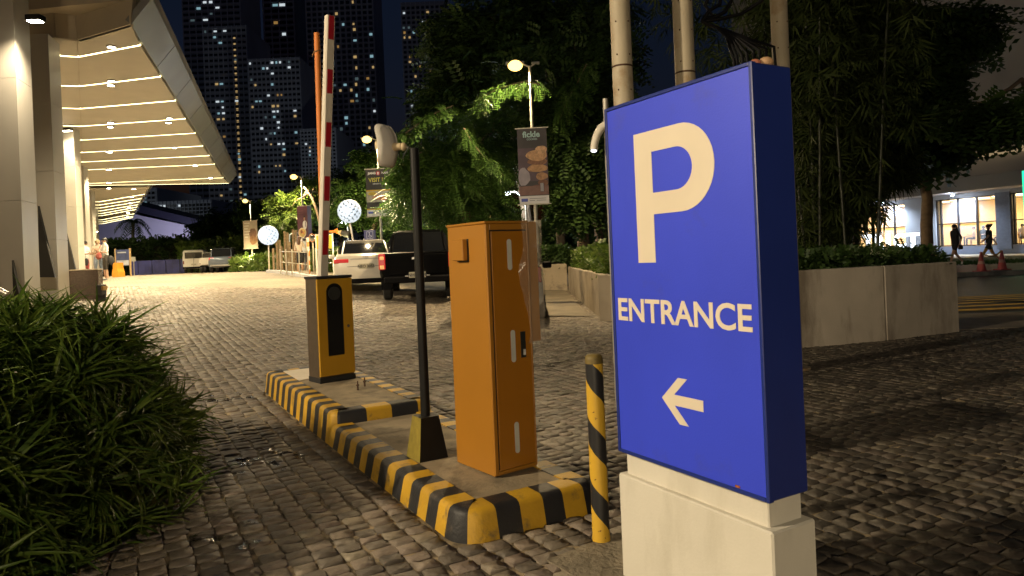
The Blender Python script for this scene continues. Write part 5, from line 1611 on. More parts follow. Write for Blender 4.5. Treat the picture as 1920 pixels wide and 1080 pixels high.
# ================================================================= RAILINGS, SIGNS, FAR LEFT
steel2 = mat('stainless_post', (.55, .52, .46), .3, metal=.85, var=.08)
def railing(label, posts, d_of, top_y, bars, r_=.025, group='steel railings'):
    """posts: px columns with depth; heights in metres above the ground"""
    p0 = gat(posts[0], d_of[0]); t = thing('railing', label, 'railing', p0, 0, group)
    tops = []
    for px, d in zip(posts, d_of):
        g = gat(px, d)
        part('post', MB().tube([tuple(g - p0 - Vector((0, 0, .05))), tuple(g - p0 + Vector((0, 0, top_y)))], r_, 10).ell(tuple(g - p0 + Vector((0, 0, top_y))), (r_ * 1.1,) * 3, 8, 6), steel2, t, 60)
        tops.append(g - p0)
    for z in bars:
        part('rail', MB().tube([tuple(q + Vector((0, 0, z))) for q in tops], r_ * .7, 8), steel2, t, 60)
    return t
railing('steel post railing bounding the pavement, in front of the person in beige', [526, 536.5, 548, 561, 577.5], [29.2, 28.4, 27.6, 26.8, 26.0], 1.02, (.95, .50))
railing('steel railing running behind the boom towards the white sedan', [592, 605, 634, 652, 668], [30, 29, 28, 27.6, 27.2], 1.05, (1.0, .48))
railing('low steel railing before the bright garden lights', [469, 477, 486, 493, 502, 511, 517], [47, 46, 45, 44.5, 44, 43, 42], .95, (.9, .45))
# raised pavement behind the railing with a grey kerb
kp = [gat(498, 33), gat(520, 30.2), gat(548, 27.6), gat(578, 25.6), gat(597, 25.0), gat(640, 25.4)]
b = MB()
vs = []
for q in kp: vs += [(q.x, q.y, q.z - .05), (q.x, q.y, q.z + .13), (q.x + .10, q.y + .14, q.z + .135), (q.x + .10, q.y + .14, q.z - .05)]
n_ = len(kp)
b.add(vs, [(i * 4 + k, (i + 1) * 4 + k, (i + 1) * 4 + (k + 1) % 4, i * 4 + (k + 1) % 4) for i in range(n_ - 1) for k in range(4)] + [(3, 2, 1, 0), tuple((n_ - 1) * 4 + k for k in range(4))])
o = b.build('kerb', mat('grey_kerb_stone', (.30, .30, .31), .6, var=.15, scale=6)); tag(o, 'grey kerb stone curving along the railed pavement', kind='structure')
# yellow board, convex mirror, striped post, raised arm, parking sign
yb = gat(609.5, 28)
t = thing('yellow_board', 'yellow notice board in a white frame behind the barrier boom', 'notice board', yb)
wpx = 28 / F_PX
hz = lambda py, px, d, base: P(px, py, d).z - base.z
z0_, z1_ = hz(466, 609, 28, yb), hz(441, 609, 28, yb)
part('board', MB().box((0, 0, (z0_ + z1_) / 2), (.62, .04, z1_ - z0_)), mat('board_yellow', (.50, .33, .03), .5, var=.1, scale=4), t)
for s_ in (-1, 1):
    part('post', MB().box((s_ * .33, 0, (z1_ + .05) / 2), (.045, .05, z1_ + .05), ch=.005), white_p, t)
part('top_bar', MB().box((0, 0, z1_ + .02), (.61, .045, .04)), white_p, t)
part('lettering', MB().box((-.12, -.024, z1_ - .16), (.14, .008, .05)), trim_m, t)
sp = gat(578.5, 29)
t = thing('striped_post', 'orange and white striped post beside the person in beige', 'post', sp)
for k in range(8):
    part('band', MB().tube([(0, 0, k * .19), (0, 0, (k + 1) * .19 - .004)], .055, 12), mat('post_orange', (.62, .22, .05), .5) if k % 2 == 0 else mat('post_white', (.66, .62, .55), .5), t, 60)
cm_ = gat(587, 29)
t = thing('convex_mirror', 'small round traffic mirror on a post beside the maroon banner', 'mirror', cm_)
zc = hz(446, 587, 29, cm_)
part('post', MB().tube([(0, .05, 0), (0, .05, zc)], .03, 8), steel2, t, 60)
part('glass', MB().ell((0, 0, zc), (.13, .03, .16), 16, 8), mat('mirror_glass', (.6, .6, .62), .08, metal=1, var=0), t, 60)
part('rim', MB().tube([(.135 * math.cos(a), 0, zc + .165 * math.sin(a)) for a in [2 * math.pi * k / 16 for k in range(17)]], .02, 6), mat('mirror_rim', (.40, .16, .06), .5), t, 60)
ra = gat(641, 29)
t = thing('warning_horn', 'orange arm with a black bell-shaped end left of the parking sign', 'horn', ra)
zc = hz(436, 640, 29, ra)
part('post', MB().tube([(-.35, 0, 0), (-.35, 0, zc)], .03, 8), steel2, t, 60)
part('arm', MB().tube([(-.55, 0, zc + .06), (-.3, 0, zc + .06), (-.14, 0, zc + .07), (-.08, 0, zc + .05)], [.045, .05, .11, .03], 12), mat('horn_orange', (.50, .15, .02), .5), t, 50)
part('bell', MB().tube([(-.06, 0, zc), (.04, -.02, zc - .02), (.22, -.05, zc - .06), (.36, -.06, zc - .09)], [.06, .10, .15, .15], 14), [mat('horn_black', (.02, .02, .02), .5)], t, 50)
part('collar', MB().tube([(-.09, 0, zc + .005), (.03, -.02, zc - .02)], [.07, .115], 14), mat('horn_tan', (.45, .33, .2), .5), t, 50)
hp = gat(695.5, 25)
t = thing('parking_space_sign', 'dark blue sign with white wheelchair symbol reading PARKING', 'sign', hp)
z0_, z1_ = hz(457, 695, 25, hp), hz(431.5, 695, 25, hp); zc = (z0_ + z1_) / 2
part('post', MB().tube([(0, .04, 0), (0, .04, z1_)], .03, 8), steel2, t, 60)
part('board', MB().box((0, 0, zc), (.42, .03, z1_ - z0_), ch=.006), mat('sign_navy', (.02, .022, .09), .4, var=.05), t)
wsy = mat('sign_white', (.62, .62, .68), .5, var=0)
q = part('symbol', MB().tube([(.045 * math.cos(a) + .005, -.018, zc + .035 + .045 * math.sin(a)) for a in [R(150) + R(250) * k / 14 for k in range(15)]], .007, 5).tube([(-.015, -.018, zc + .13), (-.01, -.018, zc + .06), (.045, -.018, zc + .05), (.065, -.018, zc)], .010, 5).ell((-.017, -.02, zc + .155), (.017, .006, .017), 8, 6)
         .box((-.11, -.017, zc + .065), (.008, .004, .24)).box((.11, -.017, zc + .065), (.008, .004, .24)).box((0, -.017, zc + .185), (.21, .004, .008)).box((0, -.017, zc - .055), (.21, .004, .008)), wsy, t); q['kind'] = 'stuff'
text_part('lettering', 'PARKING', .088, wsy, t, (0, -.018, zc - .19), .001, .002)
# wooden screens behind the railing
timber = mat('timber_board', (.24, .17, .09), .7, var=.3, scale=10)
tb = gat(530, 36)
t = thing('timber_screen', 'row of upright timber boards behind the steel railing', 'screen', tb)
for k in range(9):
    g = gat(513 + k * 5.2 + (2 if k % 3 else 0), 36 - k * .15)
    h_ = (.9, 1.25, 1.2, .95, 1.5, 1.45, 1.1, 1.55, 1.5)[k] * 1.35
    part('plank', MB().box(tuple(g - tb + Vector((0, 0, h_ / 2))), (.11, .05, h_), R(6 * (k % 3 - 1)), ch=.006), timber, t)
cb = gat(546, 35.2)
t = thing('metal_rack', 'pale metal rack leaning by the timber screen', 'rack', cb)
q = MB().tube([(-.10, 0, .3), (-.02, 0, 1.85), (.34, 0, 1.95), (.26, 0, .4)], .03, 6)
part('rods', q, mat('pale_cyan_paint', (.55, .66, .72), .4), t, 60)

# far white building with a low sloping roof
fbp = Vector((-52, 96, .95))
t = thing('sloped_roof_building', 'white building with a low sloping roof in violet light', 'building', fbp)
wl = mat('violet_lit_wall', (.60, .58, .62), .7, var=.06, scale=.4)
D9 = 96
poly = [P(140, 505, D9), P(140, 372, D9), P(262, 404, D9), P(386, 430, D9), P(386, 480, D9)]
poly = [Vector((q.x, D9, max(q.z, .0))) for q in poly]
def flat_poly(pts, dv):
    b = MB(); n = len(pts)
    vs = [tuple(q) for q in pts] + [tuple(q + dv) for q in pts]
    return b.add(vs, [tuple(range(n))[::-1], tuple(range(n, 2 * n))] + [(i, (i + 1) % n, (i + 1) % n + n, i + n) for i in range(n)])
partw('wall', flat_poly(poly, Vector((0, 12, 0))), wl, t)
dk = mat('dark_roof_sheet', (.03, .03, .05), .5, var=.1)
e0, e1 = P(140, 369, D9), P(390, 430, D9)
partw('roof', flat_poly([e0, e1, e1 + Vector((0, 0, 1.0)), e0 + Vector((0, 0, 1.0))], Vector((0, 12.5, 0)) ).add([], []), dk, t)
for (x0, x1, y0, y1, m, nm) in ((306, 378, 452.5, 457.5, mat('dark_window_strip', (.012, .012, .02), .15, var=0), 'window'), (283, 292, 454.5, 457, emat('cyan_window', (.35, .9, 1.0), 1.6), 'window'), (296, 299, 453, 457, emat('teal_window', (.2, .75, .8), .5), 'window'), (277, 304, 451, 459, mat('dark_window_strip', (.012, .012, .02), .15, var=0), 'window')):
    a, c = P(x0, y1, D9 - .06), P(x1, y0, D9 - .06)
    off = .05 if x1 - x0 > 20 else .14
    partw(nm, MB().box(((a.x + c.x) / 2, D9 - off, (a.z + c.z) / 2), (c.x - a.x, .12, c.z - a.z)), m, t)
for py in (465.5, 468.5):
    a, c = P(318, py + 1, D9 - .4), P(391, py - 1, D9 - .4)
    partw('pipe', MB().tube([tuple(a), tuple(c)], .10, 8), mat('pale_pipe', (.45, .40, .33), .5), t, 60)
b = MB().box(tuple(P(394, 470, D9 - 1)), (.8, .4, 4.2)); partw('lit_panel', b, emat('cyan_panel', (.45, .8, .95), .75), t)
# assumed violet floodlights at its foot, unseen behind the hedge
for (px, d) in ((300, 88), (352, 86)):
    g = at(px, d)
    f_ = thing('floodlight', 'assumed violet floodlight behind the hedge %s' % ('under the lit cyan window' if px < 320 else 'nearer the parked van'), 'floodlight', g, 0, 'assumed violet floodlights')
    part('housing', MB().box((0, 0, 3.2), (.5, .3, .35), ch=.04), dark, f_)
    part('stand', MB().tube([(0, 0, 0), (0, 0, 3.1)], .05, 8), dark, f_)
    part('lens', MB().box((0, .16, 3.22), (.42, .02, .28)), emat('violet_lens', (.45, .40, 1.0), 8), f_)
    lamp('violet_beam', 'SPOT', (0, .3, 3.3), 1200, (.70, .67, 1.0), f_, .2, (-.6, 1, .22), 130, .8)
# blue construction sheet, info board, orange water barrier, small sign
bs = at(300, 63)
t = thing('blue_sheet_fence', 'dark blue sheet fence below the far hedge', 'fence', bs)
for k in range(8):
    a, c = at(246 + k * 13, 63), at(246 + (k + 1) * 13 - .6, 63)
    partw('sheet_panel', MB().box(((a.x + c.x) / 2, 63 + .04 * (k % 2), .95 + .62), (c.x - a.x, .05, 1.3)), mat('blue_sheet', (.03, .035, .14), .45, var=.4, scale=1.2), t)
ib = at(231, 50)
t = thing('info_board', 'dark blue information board with pale lower half by the orange barrier', 'sign', ib)
part('board', MB().box((0, 0, 1.35), (.95, .08, 1.15)), mat('info_blue', (.035, .05, .13), .5, var=.3, scale=3), t)
part('print', MB().box((0, -.045, .98), (.86, .01, .36)), mat('info_pale', (.34, .36, .42), .5, var=.3, scale=6), t)
part('title', MB().box((-.05, -.045, 1.72), (.6, .01, .09)), mat('info_pale', (.34, .36, .42), .5), t)
for s_ in (-1, 1): part('post', MB().box((s_ * .52, 0, 1.0), (.09, .1, 2.0)), mat('tan_post', (.36, .25, .12), .6, var=.1), t)
wb = at(215, 46)
t = thing('water_barrier', 'orange plastic water barrier near the man in white', 'barrier', wb)
part('shell', MB().prism([(-.22, 0), (.22, 0), (.20, .35), (.13, .55), (.12, .95), (-.12, .95), (-.13, .55), (-.20, .35)], (0, 0, 0), (1, 0, 0), (0, 0, 1), (0, .8, 0)), mat('orange_plastic', (.62, .24, .02), .5, var=.1), t)
ss = at(251, 52)
t = thing('small_sign', 'small pale sign on a thin post before the blue sheets', 'sign', ss)
part('post', MB().tube([(0, 0, 0), (0, 0, 1.1)], .03, 8), steel2, t)
part('plate', MB().box((0, -.04, 1.25), (.32, .03, .34)), mat('pale_plate', (.30, .30, .27), .5, var=.2), t)
# low bright garden lights
for (px, d, lb) in ((463, 46.5, 'garden light at the lawn edge right of the grey SUV'), (475, 46.2, 'garden light at the lawn edge behind the low railing'), (683, 27.5, 'garden light above the hedge left of the white sedan roof'), (650, 29, 'garden light on the hedge behind the boom')):
    g = at(px, d); zz = .75 if px < 500 else 1.0
    t = thing('garden_light', lb, 'garden light', g, 0, 'low garden lights')
    part('stem', MB().tube([(0, 0, 0), (0, 0, zz)], .03, 8), dark, t)
    part('head', MB().box((0, 0, zz + .02), (.34, .12, .16), ch=.02), emat('garden_lens', (1, .86, .40), 16 if px < 500 else 5), t)
    lamp('garden_glow', 'POINT', (0, -.25, zz + .25), 130 if px < 500 else 60, (1, .84, .38), t, .12)

# ================================================================= TOWERS
tw_m = mat('dark_tower_concrete', (.46, .48, .52), .7, var=.15, scale=.05)
tw_g = mat('tower_window_glass', (.012, .014, .020), .15, var=0, spec=.6)
tw_l = mat('tower_ledge', (.70, .73, .78), .7, var=.1)
LIT = [emat('lit_window_warm', (1.0, .66, .26), .40), emat('lit_window_cool', (.50, .88, 1.0), .38), emat('lit_window_white', (.85, .95, 1.0), .65), emat('lit_window_dim', (.5, .75, .8), .10), emat('lit_window_amber', (1.0, .55, .15), .25)]
def tower(label, px0, px1, top_py, d, cell, lit, depth=30, stair=None, ledge=True, bot=.95, rows_lit=None, base_mat=None, yaw=0.0, win_w=.62, win_h=.55):
    c = at((px0 + px1) / 2, d)
    W = (px1 - px0) / F_PX * d
    H_ = P((px0 + px1) / 2, top_py, d).z - bot
    t = thing('tower', label, 'tower', (c.x, d, bot), yaw, 'residential towers beyond the trees')
    part('block', MB().box((0, depth / 2, H_ / 2), (W, depth, H_)), base_mat or tw_m, t)
    cw, ch = cell[0] / F_PX * d, cell[1] / F_PX * d
    nxc, nzc = int(W / cw), int(H_ / ch)
    x0 = -nxc * cw / 2
    cells = []
    dk_ = MB()
    r_ = random.Random(label)
    litset = {}
    for (fx, fy, m) in lit:
        i = int(np.clip((fx - px0) / (px1 - px0) * nxc, 0, nxc - 1)); zt = P(fx, fy, d).z - bot; j = int(np.clip(zt / ch, 0, nzc - 1))
        litset[(i, j)] = m
    if ledge:
        lg = MB()
        for j in range(nzc + 1):
            lg.box((0, -.12, j * ch), (W, .45, ch * .10))
        for i in range(nxc + 1):
            lg.box((x0 + i * cw, -.08, H_ / 2), (cw * .12, .30, H_))
        o = part('ledges', lg, tw_l, t); o['kind'] = 'stuff'
    vis = 470
    for i in range(nxc):
        for j in range(nzc):
            x, z = x0 + (i + .5) * cw, (j + .5) * ch
            if (i, j) in litset:
                cells.append((x, z, litset[(i, j)]))
            else:
                dk_.box((x, -.02, z), (cw * win_w, .10, ch * win_h))
    o = part('dark_windows', dk_, tw_g, t); o['kind'] = 'stuff'
    for x, z, m in cells:
        w_ = cw * win_w * r_.uniform(.45, 1.0)
        part('window', MB().box((x + r_.uniform(-.1, .1) * cw, -.06, z), (w_, .12, ch * win_h * r_.uniform(.6, 1.0))), LIT[m], t)
    if stair:
        sx, y0, y1, st = stair
        py = y0
        while py < y1:
            q = P(sx + (py - y0) * .042, py, d)
            part('stair_window', MB().box((q.x - c.x, -.16, q.z - bot), (3.6 / F_PX * d, .12, 4.0 / F_PX * d)), LIT[0], t)
            py += st
    return t
rr_ = random.Random(5)
lit_mid = [(677, 5, 0), (646, 29, 0), (656, 44, 1), (678, 45, 0), (710, 60, 1), (679, 58, 0), (711, 110, 1), (680, 108, 0), (711, 126, 0), (681, 131, 0), (681, 143, 3), (700, 142, 4), (660, 155, 1), (637, 158, 3), (649, 168, 0), (682, 162, 0), (699, 170, 1), (672, 173, 0), (684, 183, 1), (717, 187, 3), (673, 194, 4), (684, 192, 3), (713, 205, 2), (710, 212, 2), (630, 208, 4), (664, 224, 1), (663, 234, 1), (631, 238, 1), (704, 241, 0), (711, 242, 0), (653, 246, 3), (642, 266, 1), (665, 273, 0), (694, 275, 1), (633, 286, 4), (685, 70, 1), (638, 118, 3), (648, 83, 4)]
tower('tall grid-fronted tower right of the raised barrier boom', 593, 719, -330, 400, (10.5, 10.3), lit_mid, stair=None)
lit_a = [(394, 10, 1), (404, 6, 2), (420, 8, 2), (436, 9, 2), (424, 15, 2), (400, 37, 2), (382, 37, 3), (425, 70, 1), (427, 82, 1), (420, 153, 0), (427, 153, 1), (425, 185, 2), (431, 187, 1), (431, 197, 2), (421, 208, 1), (430, 207, 2), (424, 219, 0), (432, 219, 0), (432, 261, 4), (454, 187, 2), (455, 110, 3), (433, 285, 1), (456, 285, 1), (457, 295, 1), (432, 320, 4), (460, 330, 2), (437, 350, 3), (425, 362, 0), (462, 362, 2), (470, 362, 1), (436, 380, 3)]
tower('broad dark tower with a column of yellow stair windows', 398, 480, 48, 300, (9, 11), lit_a, stair=(439.5, 72, 420, 11.1), win_w=.7, win_h=.38, ledge=True)
tower('tall dark tower half hidden by the hotel canopy', 362, 470, -160, 360, (12, 11), [(394, 10, 1), (404, 5, 2), (420, 6, 2), (432, 8, 2), (424, 14, 2), (400, 37, 2), (382, 37, 3), (412, 20, 3)], win_w=.8, win_h=.4)
lit_b = [(527, 5, 2), (537, 11, 1), (545, 6, 2), (541, 40, 4), (554, 68, 2), (554, 60, 3), (486, 102, 2), (537, 117, 1), (539, 118, 2), (514, 123, 2), (510, 132, 1), (524, 134, 2), (560, 128, 2), (525, 154, 1), (493, 161, 0), (488, 151, 3), (534, 174, 4), (542, 174, 4), (513, 183, 2), (495, 191, 1), (503, 191, 1), (488, 201, 0), (562, 206, 2), (525, 203, 0), (530, 203, 0), (524, 213, 2), (530, 213, 2), (526, 224, 1), (531, 224, 2), (505, 224, 3), (562, 215, 0), (498, 242, 1), (504, 242, 2), (536, 243, 2), (527, 252, 1), (513, 251, 3), (509, 261, 2), (516, 273, 0), (530, 272, 2), (536, 271, 2), (542, 272, 2), (538, 280, 1), (564, 273, 0), (541, 293, 0), (490, 310, 1), (492, 320, 0), (528, 312, 0), (534, 312, 0), (543, 322, 1), (564, 245, 1)]
tower('dark tower of scattered lit flats behind the maroon banner', 480, 578, 108, 280, (8, 10.2), lit_b, win_w=.66, win_h=.42)
tower('slender tall tower left of the orange tube', 512, 572, -200, 420, (14, 11), [(527, 5, 2), (540, 11, 1), (550, 6, 2), (541, 40, 4), (554, 68, 2), (530, 14, 1)], win_w=.8, win_h=.5)
tower('low dark block behind the barrier boom', 572, 640, 240, 260, (6.5, 7), [(584, 269, 2), (592, 277, 2), (588, 277, 0), (586, 285, 2), (592, 285, 2), (590, 292, 1), (600, 300, 4)], win_w=.6, win_h=.45)
lit_d = [(779, 28, 2), (788, 47, 3), (779, 48, 3), (811, 44, 2), (776, 60, 4), (783, 66, 0), (778, 66, 0), (797, 64, 1), (782, 102, 4), (783, 111, 3), (784, 119, 0), (790, 147, 0), (788, 175, 1), (786, 202, 2), (817, 24, 0), (818, 36, 0), (818, 45, 4), (818, 54, 0), (819, 82, 0), (820, 90, 4), (820, 100, 0), (821, 109, 0), (821, 118, 0), (822, 127, 0), (822, 136, 0), (823, 153, 0), (847, 80, 4), (840, 111, 0), (828, 160, 1), (800, 120, 4)]
tower('tower with curved balconies partly behind the big tree', 771, 862, 2, 380, (9, 9.2), lit_d, win_w=.6, win_h=.5)
lo = at(330, 190)
tower('low far building with two yellow windows above the sloping roof', 286, 402, 376, 190, (7, 7), [(303, 394, 0), (303, 394, 0), (329, 398, 0), (307, 388, 4), (338, 388, 2), (290, 396, 4), (303, 377, 2), (313, 376, 2), (376, 415, 2)], win_w=.9, win_h=.7)
tower('far dark block with a teal window left of the low building', 262, 300, 352, 210, (8, 9), [(279, 369, 1), (275, 384, 1), (276, 399, 3)], win_w=.7, win_h=.5)

for (x, y, lb) in ((-118, 140, 'added mast to light the towers, unseen behind the dark hedge trees'), (-40, 200, 'added mast to light the towers, unseen behind the plaza trees')):  # unseen masts, added to brighten the tower fronts
    t = thing('added_tower_mast', lb, 'light mast', (x, y, .95), 0, 'masts added to light the towers')
    part('pole', MB().tube([(0, 0, 0), (0, 0, 16)], [.25, .12], 10), galv, t)
    part('head', MB().box((0, .2, 16.1), (1.6, .5, .4), ch=.05), galv, t)
    lamp('tower_fill_beam', 'SPOT', (0, 1.2, 16.4), 6500, (.85, .94, 1.0), t, .5, (0, 1, .45), 150, .5)
# ================================================================= FOLIAGE
def leaflets(n_pairs, L, lw, ll, droop=.25):
    """one compound leaf: diamonds along both sides of a drooping stalk"""
    V = []
    for k in range(n_pairs):
        t = (k + 1) / n_pairs
        x, z = L * t, -droop * L * t * t
        for s_ in (-1, 1):
            b_ = np.array((x, 0, z)); tip = np.array((x + ll * .35, s_ * ll, z - ll * .25)); m = (b_ + tip) / 2; pr = np.array((lw, -s_ * lw * .3, 0)) * .5
            V += [b_, m + pr, tip, m - pr]
    V = np.array(V)
    return V, np.arange(len(V)).reshape(-1, 4)
def lances(n, L, w, droop=.4):
    V = []
    r_ = np.random.default_rng(3)
    for k in range(n):
        a = r_.uniform(-1.3, 1.3); l_ = L * r_.uniform(.6, 1.1); x0 = r_.uniform(0, .5) * L
        d = np.array((math.cos(a), math.sin(a), -droop * r_.uniform(.4, 1.6))); p = np.array((-d[1], d[0], 0)) * w * .5
        b_ = np.array((x0, 0, 0)); V += [b_, b_ + d * l_ * .4 + p, b_ + d * l_, b_ + d * l_ * .4 - p]
    V = np.array(V)
    return V, np.arange(len(V)).reshape(-1, 4)
TEMPL = {'pinnate': leaflets(5, .55, .09, .17, .3), 'fine': leaflets(8, .60, .05, .11, .35), 'broad': leaflets(3, .26, .10, .15, .2), 'lance': lances(7, .34, .030), 'tiny': leaflets(3, .10, .035, .06, .1)}
def leaf_cloud(ells, n, kind, scale=(.8, 1.3), clump=None, shell=.45, down=.35):
    """ells: (centre, radii, weight); returns arrays of leaf quads in world coordinates"""
    tv_, tf_ = TEMPL[kind]
    w = np.array([e[2] for e in ells], float); w /= w.sum()
    which = rng.choice(len(ells), n, p=w)
    cen = np.array([e[0] for e in ells], float)[which]; rad = np.array([e[1] for e in ells], float)[which]
    d = rng.normal(0, 1, (n, 3)); d /= np.linalg.norm(d, axis=1)[:, None]
    rr = rng.uniform(0, 1, n) ** shell
    if clump:
        # gather leaves round a few hundred twig ends so that gaps open between them
        k = max(4, n // clump)
        cd = rng.normal(0, 1, (k, 3)); cd /= np.linalg.norm(cd, axis=1)[:, None]
        cr = rng.uniform(.25, 1, k) ** .6
        pick = rng.integers(0, k, n)
        loc = cd[pick] * cr[pick][:, None] + rng.normal(0, .13, (n, 3))
    else:
        loc = d * rr[:, None]
    pos = cen + loc * rad
    yaw = np.arctan2(loc[:, 1], loc[:, 0]) + rng.normal(0, .9, n)
    pitch = rng.normal(-down, .45, n); roll = rng.normal(0, .5, n)
    s_ = rng.uniform(scale[0], scale[1], n)
    v = tv_[None] * s_[:, None, None]
    cr_, sr_ = np.cos(roll)[:, None], np.sin(roll)[:, None]
    y, z = v[:, :, 1] * cr_ - v[:, :, 2] * sr_, v[:, :, 1] * sr_ + v[:, :, 2] * cr_
    x = v[:, :, 0]
    cp, sp2 = np.cos(pitch)[:, None], np.sin(pitch)[:, None]
    x, z = x * cp - z * sp2, x * sp2 + z * cp
    cy_, sy_ = np.cos(yaw)[:, None], np.sin(yaw)[:, None]
    x, y = x * cy_ - y * sy_, x * sy_ + y * cy_
    V = np.stack([x, y, z], 2) + pos[:, None, :]
    F_ = tf_[None] + (np.arange(n) * len(tv_))[:, None, None]
    return V.reshape(-1, 3), F_.reshape(-1, 4), pos
lf_day = leaf_mat('tree_leaf', (.034, .085, .016), (.075, .145, .028), .5, .35, .35)
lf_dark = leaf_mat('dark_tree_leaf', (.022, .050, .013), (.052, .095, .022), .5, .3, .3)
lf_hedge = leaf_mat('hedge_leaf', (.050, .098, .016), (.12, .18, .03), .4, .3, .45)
lf_bam = leaf_mat('bamboo_leaf', (.018, .030, .008), (.045, .06, .016), .6, .35, .12)
bark = mat('tree_bark', (.16, .115, .075), .85, var=.3, scale=7, bump=.5, bscale=25)
bark_p = mat('pale_bark', (.15, .115, .075), .8, var=.3, scale=7, bump=.5, bscale=25)
def tree(label, base, trunk, ells, n, kind, m, scale=(.8, 1.3), clump=14, bk=None, limbs=True, name='tree', cat='tree', group='trees of the plaza garden', twigs=None, shell=.45):
    base = Vector(base)
    t = thing(name, label, cat, base, 0, group)
    b = MB()
    pts, rads = trunk
    b.tube([tuple(Vector(p) - base) for p in pts], rads, 10)
    if limbs:
        tip = Vector(pts[-1]); mid = Vector(pts[max(0, len(pts) - 2)])
        for (c, r_, w_) in ells:
            c = Vector(c)
            a = mid.lerp(tip, random.uniform(.2, .95))
            m1 = a.lerp(c, .5) + Vector((random.uniform(-.3, .3), random.uniform(-.3, .3), random.uniform(.0, .5)))
            b.tube([tuple(q - base) for q in (a, m1, c)], [rads[-1] * .8, rads[-1] * .45, rads[-1] * .15], 7)
            for k in range(4):
                dd = Vector((random.gauss(0, 1), random.gauss(0, 1), random.gauss(.2, .7))).normalized()
                e = c + Vector((dd.x * r_[0], dd.y * r_[1], dd.z * r_[2])) * .8
                s0 = m1.lerp(c, random.uniform(.2, .9))
                b.tube([tuple(q - base) for q in (s0, s0.lerp(e, .5) + Vector((0, 0, .1)), e)], [rads[-1] * .3, rads[-1] * .18, .008], 5)
    part('trunk', b, bk or bark, t, 60)
    if n:
        V, F_, pos = leaf_cloud(ells, n, kind, scale, clump, shell)
        V -= np.array(base)
        o = link('crown', fast_mesh('crown', V, F_, m), t); o['kind'] = 'stuff'
    return t
def E_(px, py, d, rx, rz_, ry=None, w=1.0):
    """a crown lobe: centre on a sight line at depth d, radii given in px"""
    c = P(px, py, d); return (tuple(c), (rx / F_PX * d, (ry if ry else (rx + rz_) / 2 / F_PX * d), rz_ / F_PX * d), w)
def trunk_(pxs, d, r0, r1):
    pts = [P(px, py, d) for px, py in pxs]
    g = pts[0]; g.z = ter(g.x, d) - .1
    return ([tuple(p) for p in pts], list(np.linspace(r0, r1, len(pts)))), g
# big tree around the lit street lamp
tr, g = trunk_([(1052, 480), (1050, 420), (1046, 360), (1038, 300), (1030, 230)], 24.8, .17, .11)
tree('big tree with a pale trunk seen just left of the blue sign', g, tr, [E_(1060, 240, 22, 70, 80, w=2), E_(1090, 330, 22.5, 55, 80, w=1.6), E_(1030, 130, 23, 90, 60, w=1.4), E_(1110, 110, 23, 80, 90, w=1.2), E_(1070, 380, 23, 40, 40, w=.7)], 2600, 'pinnate', lf_dark, (.8, 1.3), 16, bark_p)
tr, g = trunk_([(880, 490), (876, 420), (868, 350), (862, 290)], 24, .20, .10)
tree('leafy tree filling the gap behind the antenna pole', g, tr, [E_(800, 290, 23, 60, 45, w=1.2), E_(850, 330, 23, 70, 55, w=2), E_(915, 300, 23.5, 60, 70, w=1.8), E_(880, 390, 24, 75, 40, w=1.4), E_(790, 350, 23, 45, 50, w=1.0), E_(940, 230, 24, 60, 55, w=1.3), E_(770, 380, 25, 40, 30, w=.6)], 3400, 'fine', lf_day, (.8, 1.3), 15)
tr, g = trunk_([(1000, 480), (985, 380), (960, 250), (930, 140)], 31, .3, .15)
tree('tall dark tree rising behind the cookie banner and lamp', g, tr, [E_(900, 120, 31, 85, 80, w=2), E_(960, 60, 31, 120, 80, w=2.4), E_(1060, 40, 32, 130, 90, w=2.2), E_(850, 190, 30, 70, 45, w=1.2), E_(1020, 170, 31, 90, 70, w=1.6), E_(860, 60, 32, 55, 50, w=.9), E_(1120, 150, 32, 60, 110, w=1.2)], 5200, 'pinnate', lf_dark, (1.1, 1.8), 16)
# the branch lit right under the lamp, and two long shoots
def branch(label, pts_px, d, n, kind, m, spread, scale, name='branch'):
    pts = [P(px, py, d + (q * .1)) for q, (px, py) in enumerate(pts_px)]
    base = pts[0]
    t = tag(thing(name, label, 'branch', base, 0, 'branches hanging over the plaza'))
    part('stem', MB().tube([tuple(p - base) for p in pts], list(np.linspace(.022, .006, len(pts))), 6), bark_p, t, 60)
    ells = []
    for a, c in zip(pts[:-1], pts[1:]):
        for k in range(4):
            q = a.lerp(c, k / 4); ells.append((tuple(q), (spread, spread, spread * .8), 1))
    V, F_, pos = leaf_cloud(ells, n, kind, scale, None, .6, .7)
    o = link('leaves', fast_mesh('leaves', V - np.array(base), F_, m), t); o['kind'] = 'stuff'
branch('leafy branch glowing right beneath the tall street lamp', [(1012, 158), (985, 152), (960, 158), (930, 168), (905, 182), (893, 203)], 15.9, 120, 'fine', lf_day, .12, (.35, .6))
branch('long arching shoot above the white antenna', [(760, 250), (790, 228), (820, 210), (850, 198)], 18, 90, 'broad', lf_day, .16, (.6, 1.0))
branch('drooping leafy shoot left of the cookie banner', [(870, 240), (884, 265), (905, 292), (925, 306), (945, 330)], 19, 120, 'fine', lf_day, .14, (.5, .8))
branch('leafy spray in front of the VISIT US banner', [(790, 285), (765, 300), (748, 318), (736, 340)], 22, 80, 'broad', lf_day, .16, (.7, 1.2))
branch('spray of leaves right of the tall street lamp', [(1100, 120), (1080, 160), (1062, 190), (1050, 225)], 20, 130, 'fine', lf_day, .30, (.6, .9))
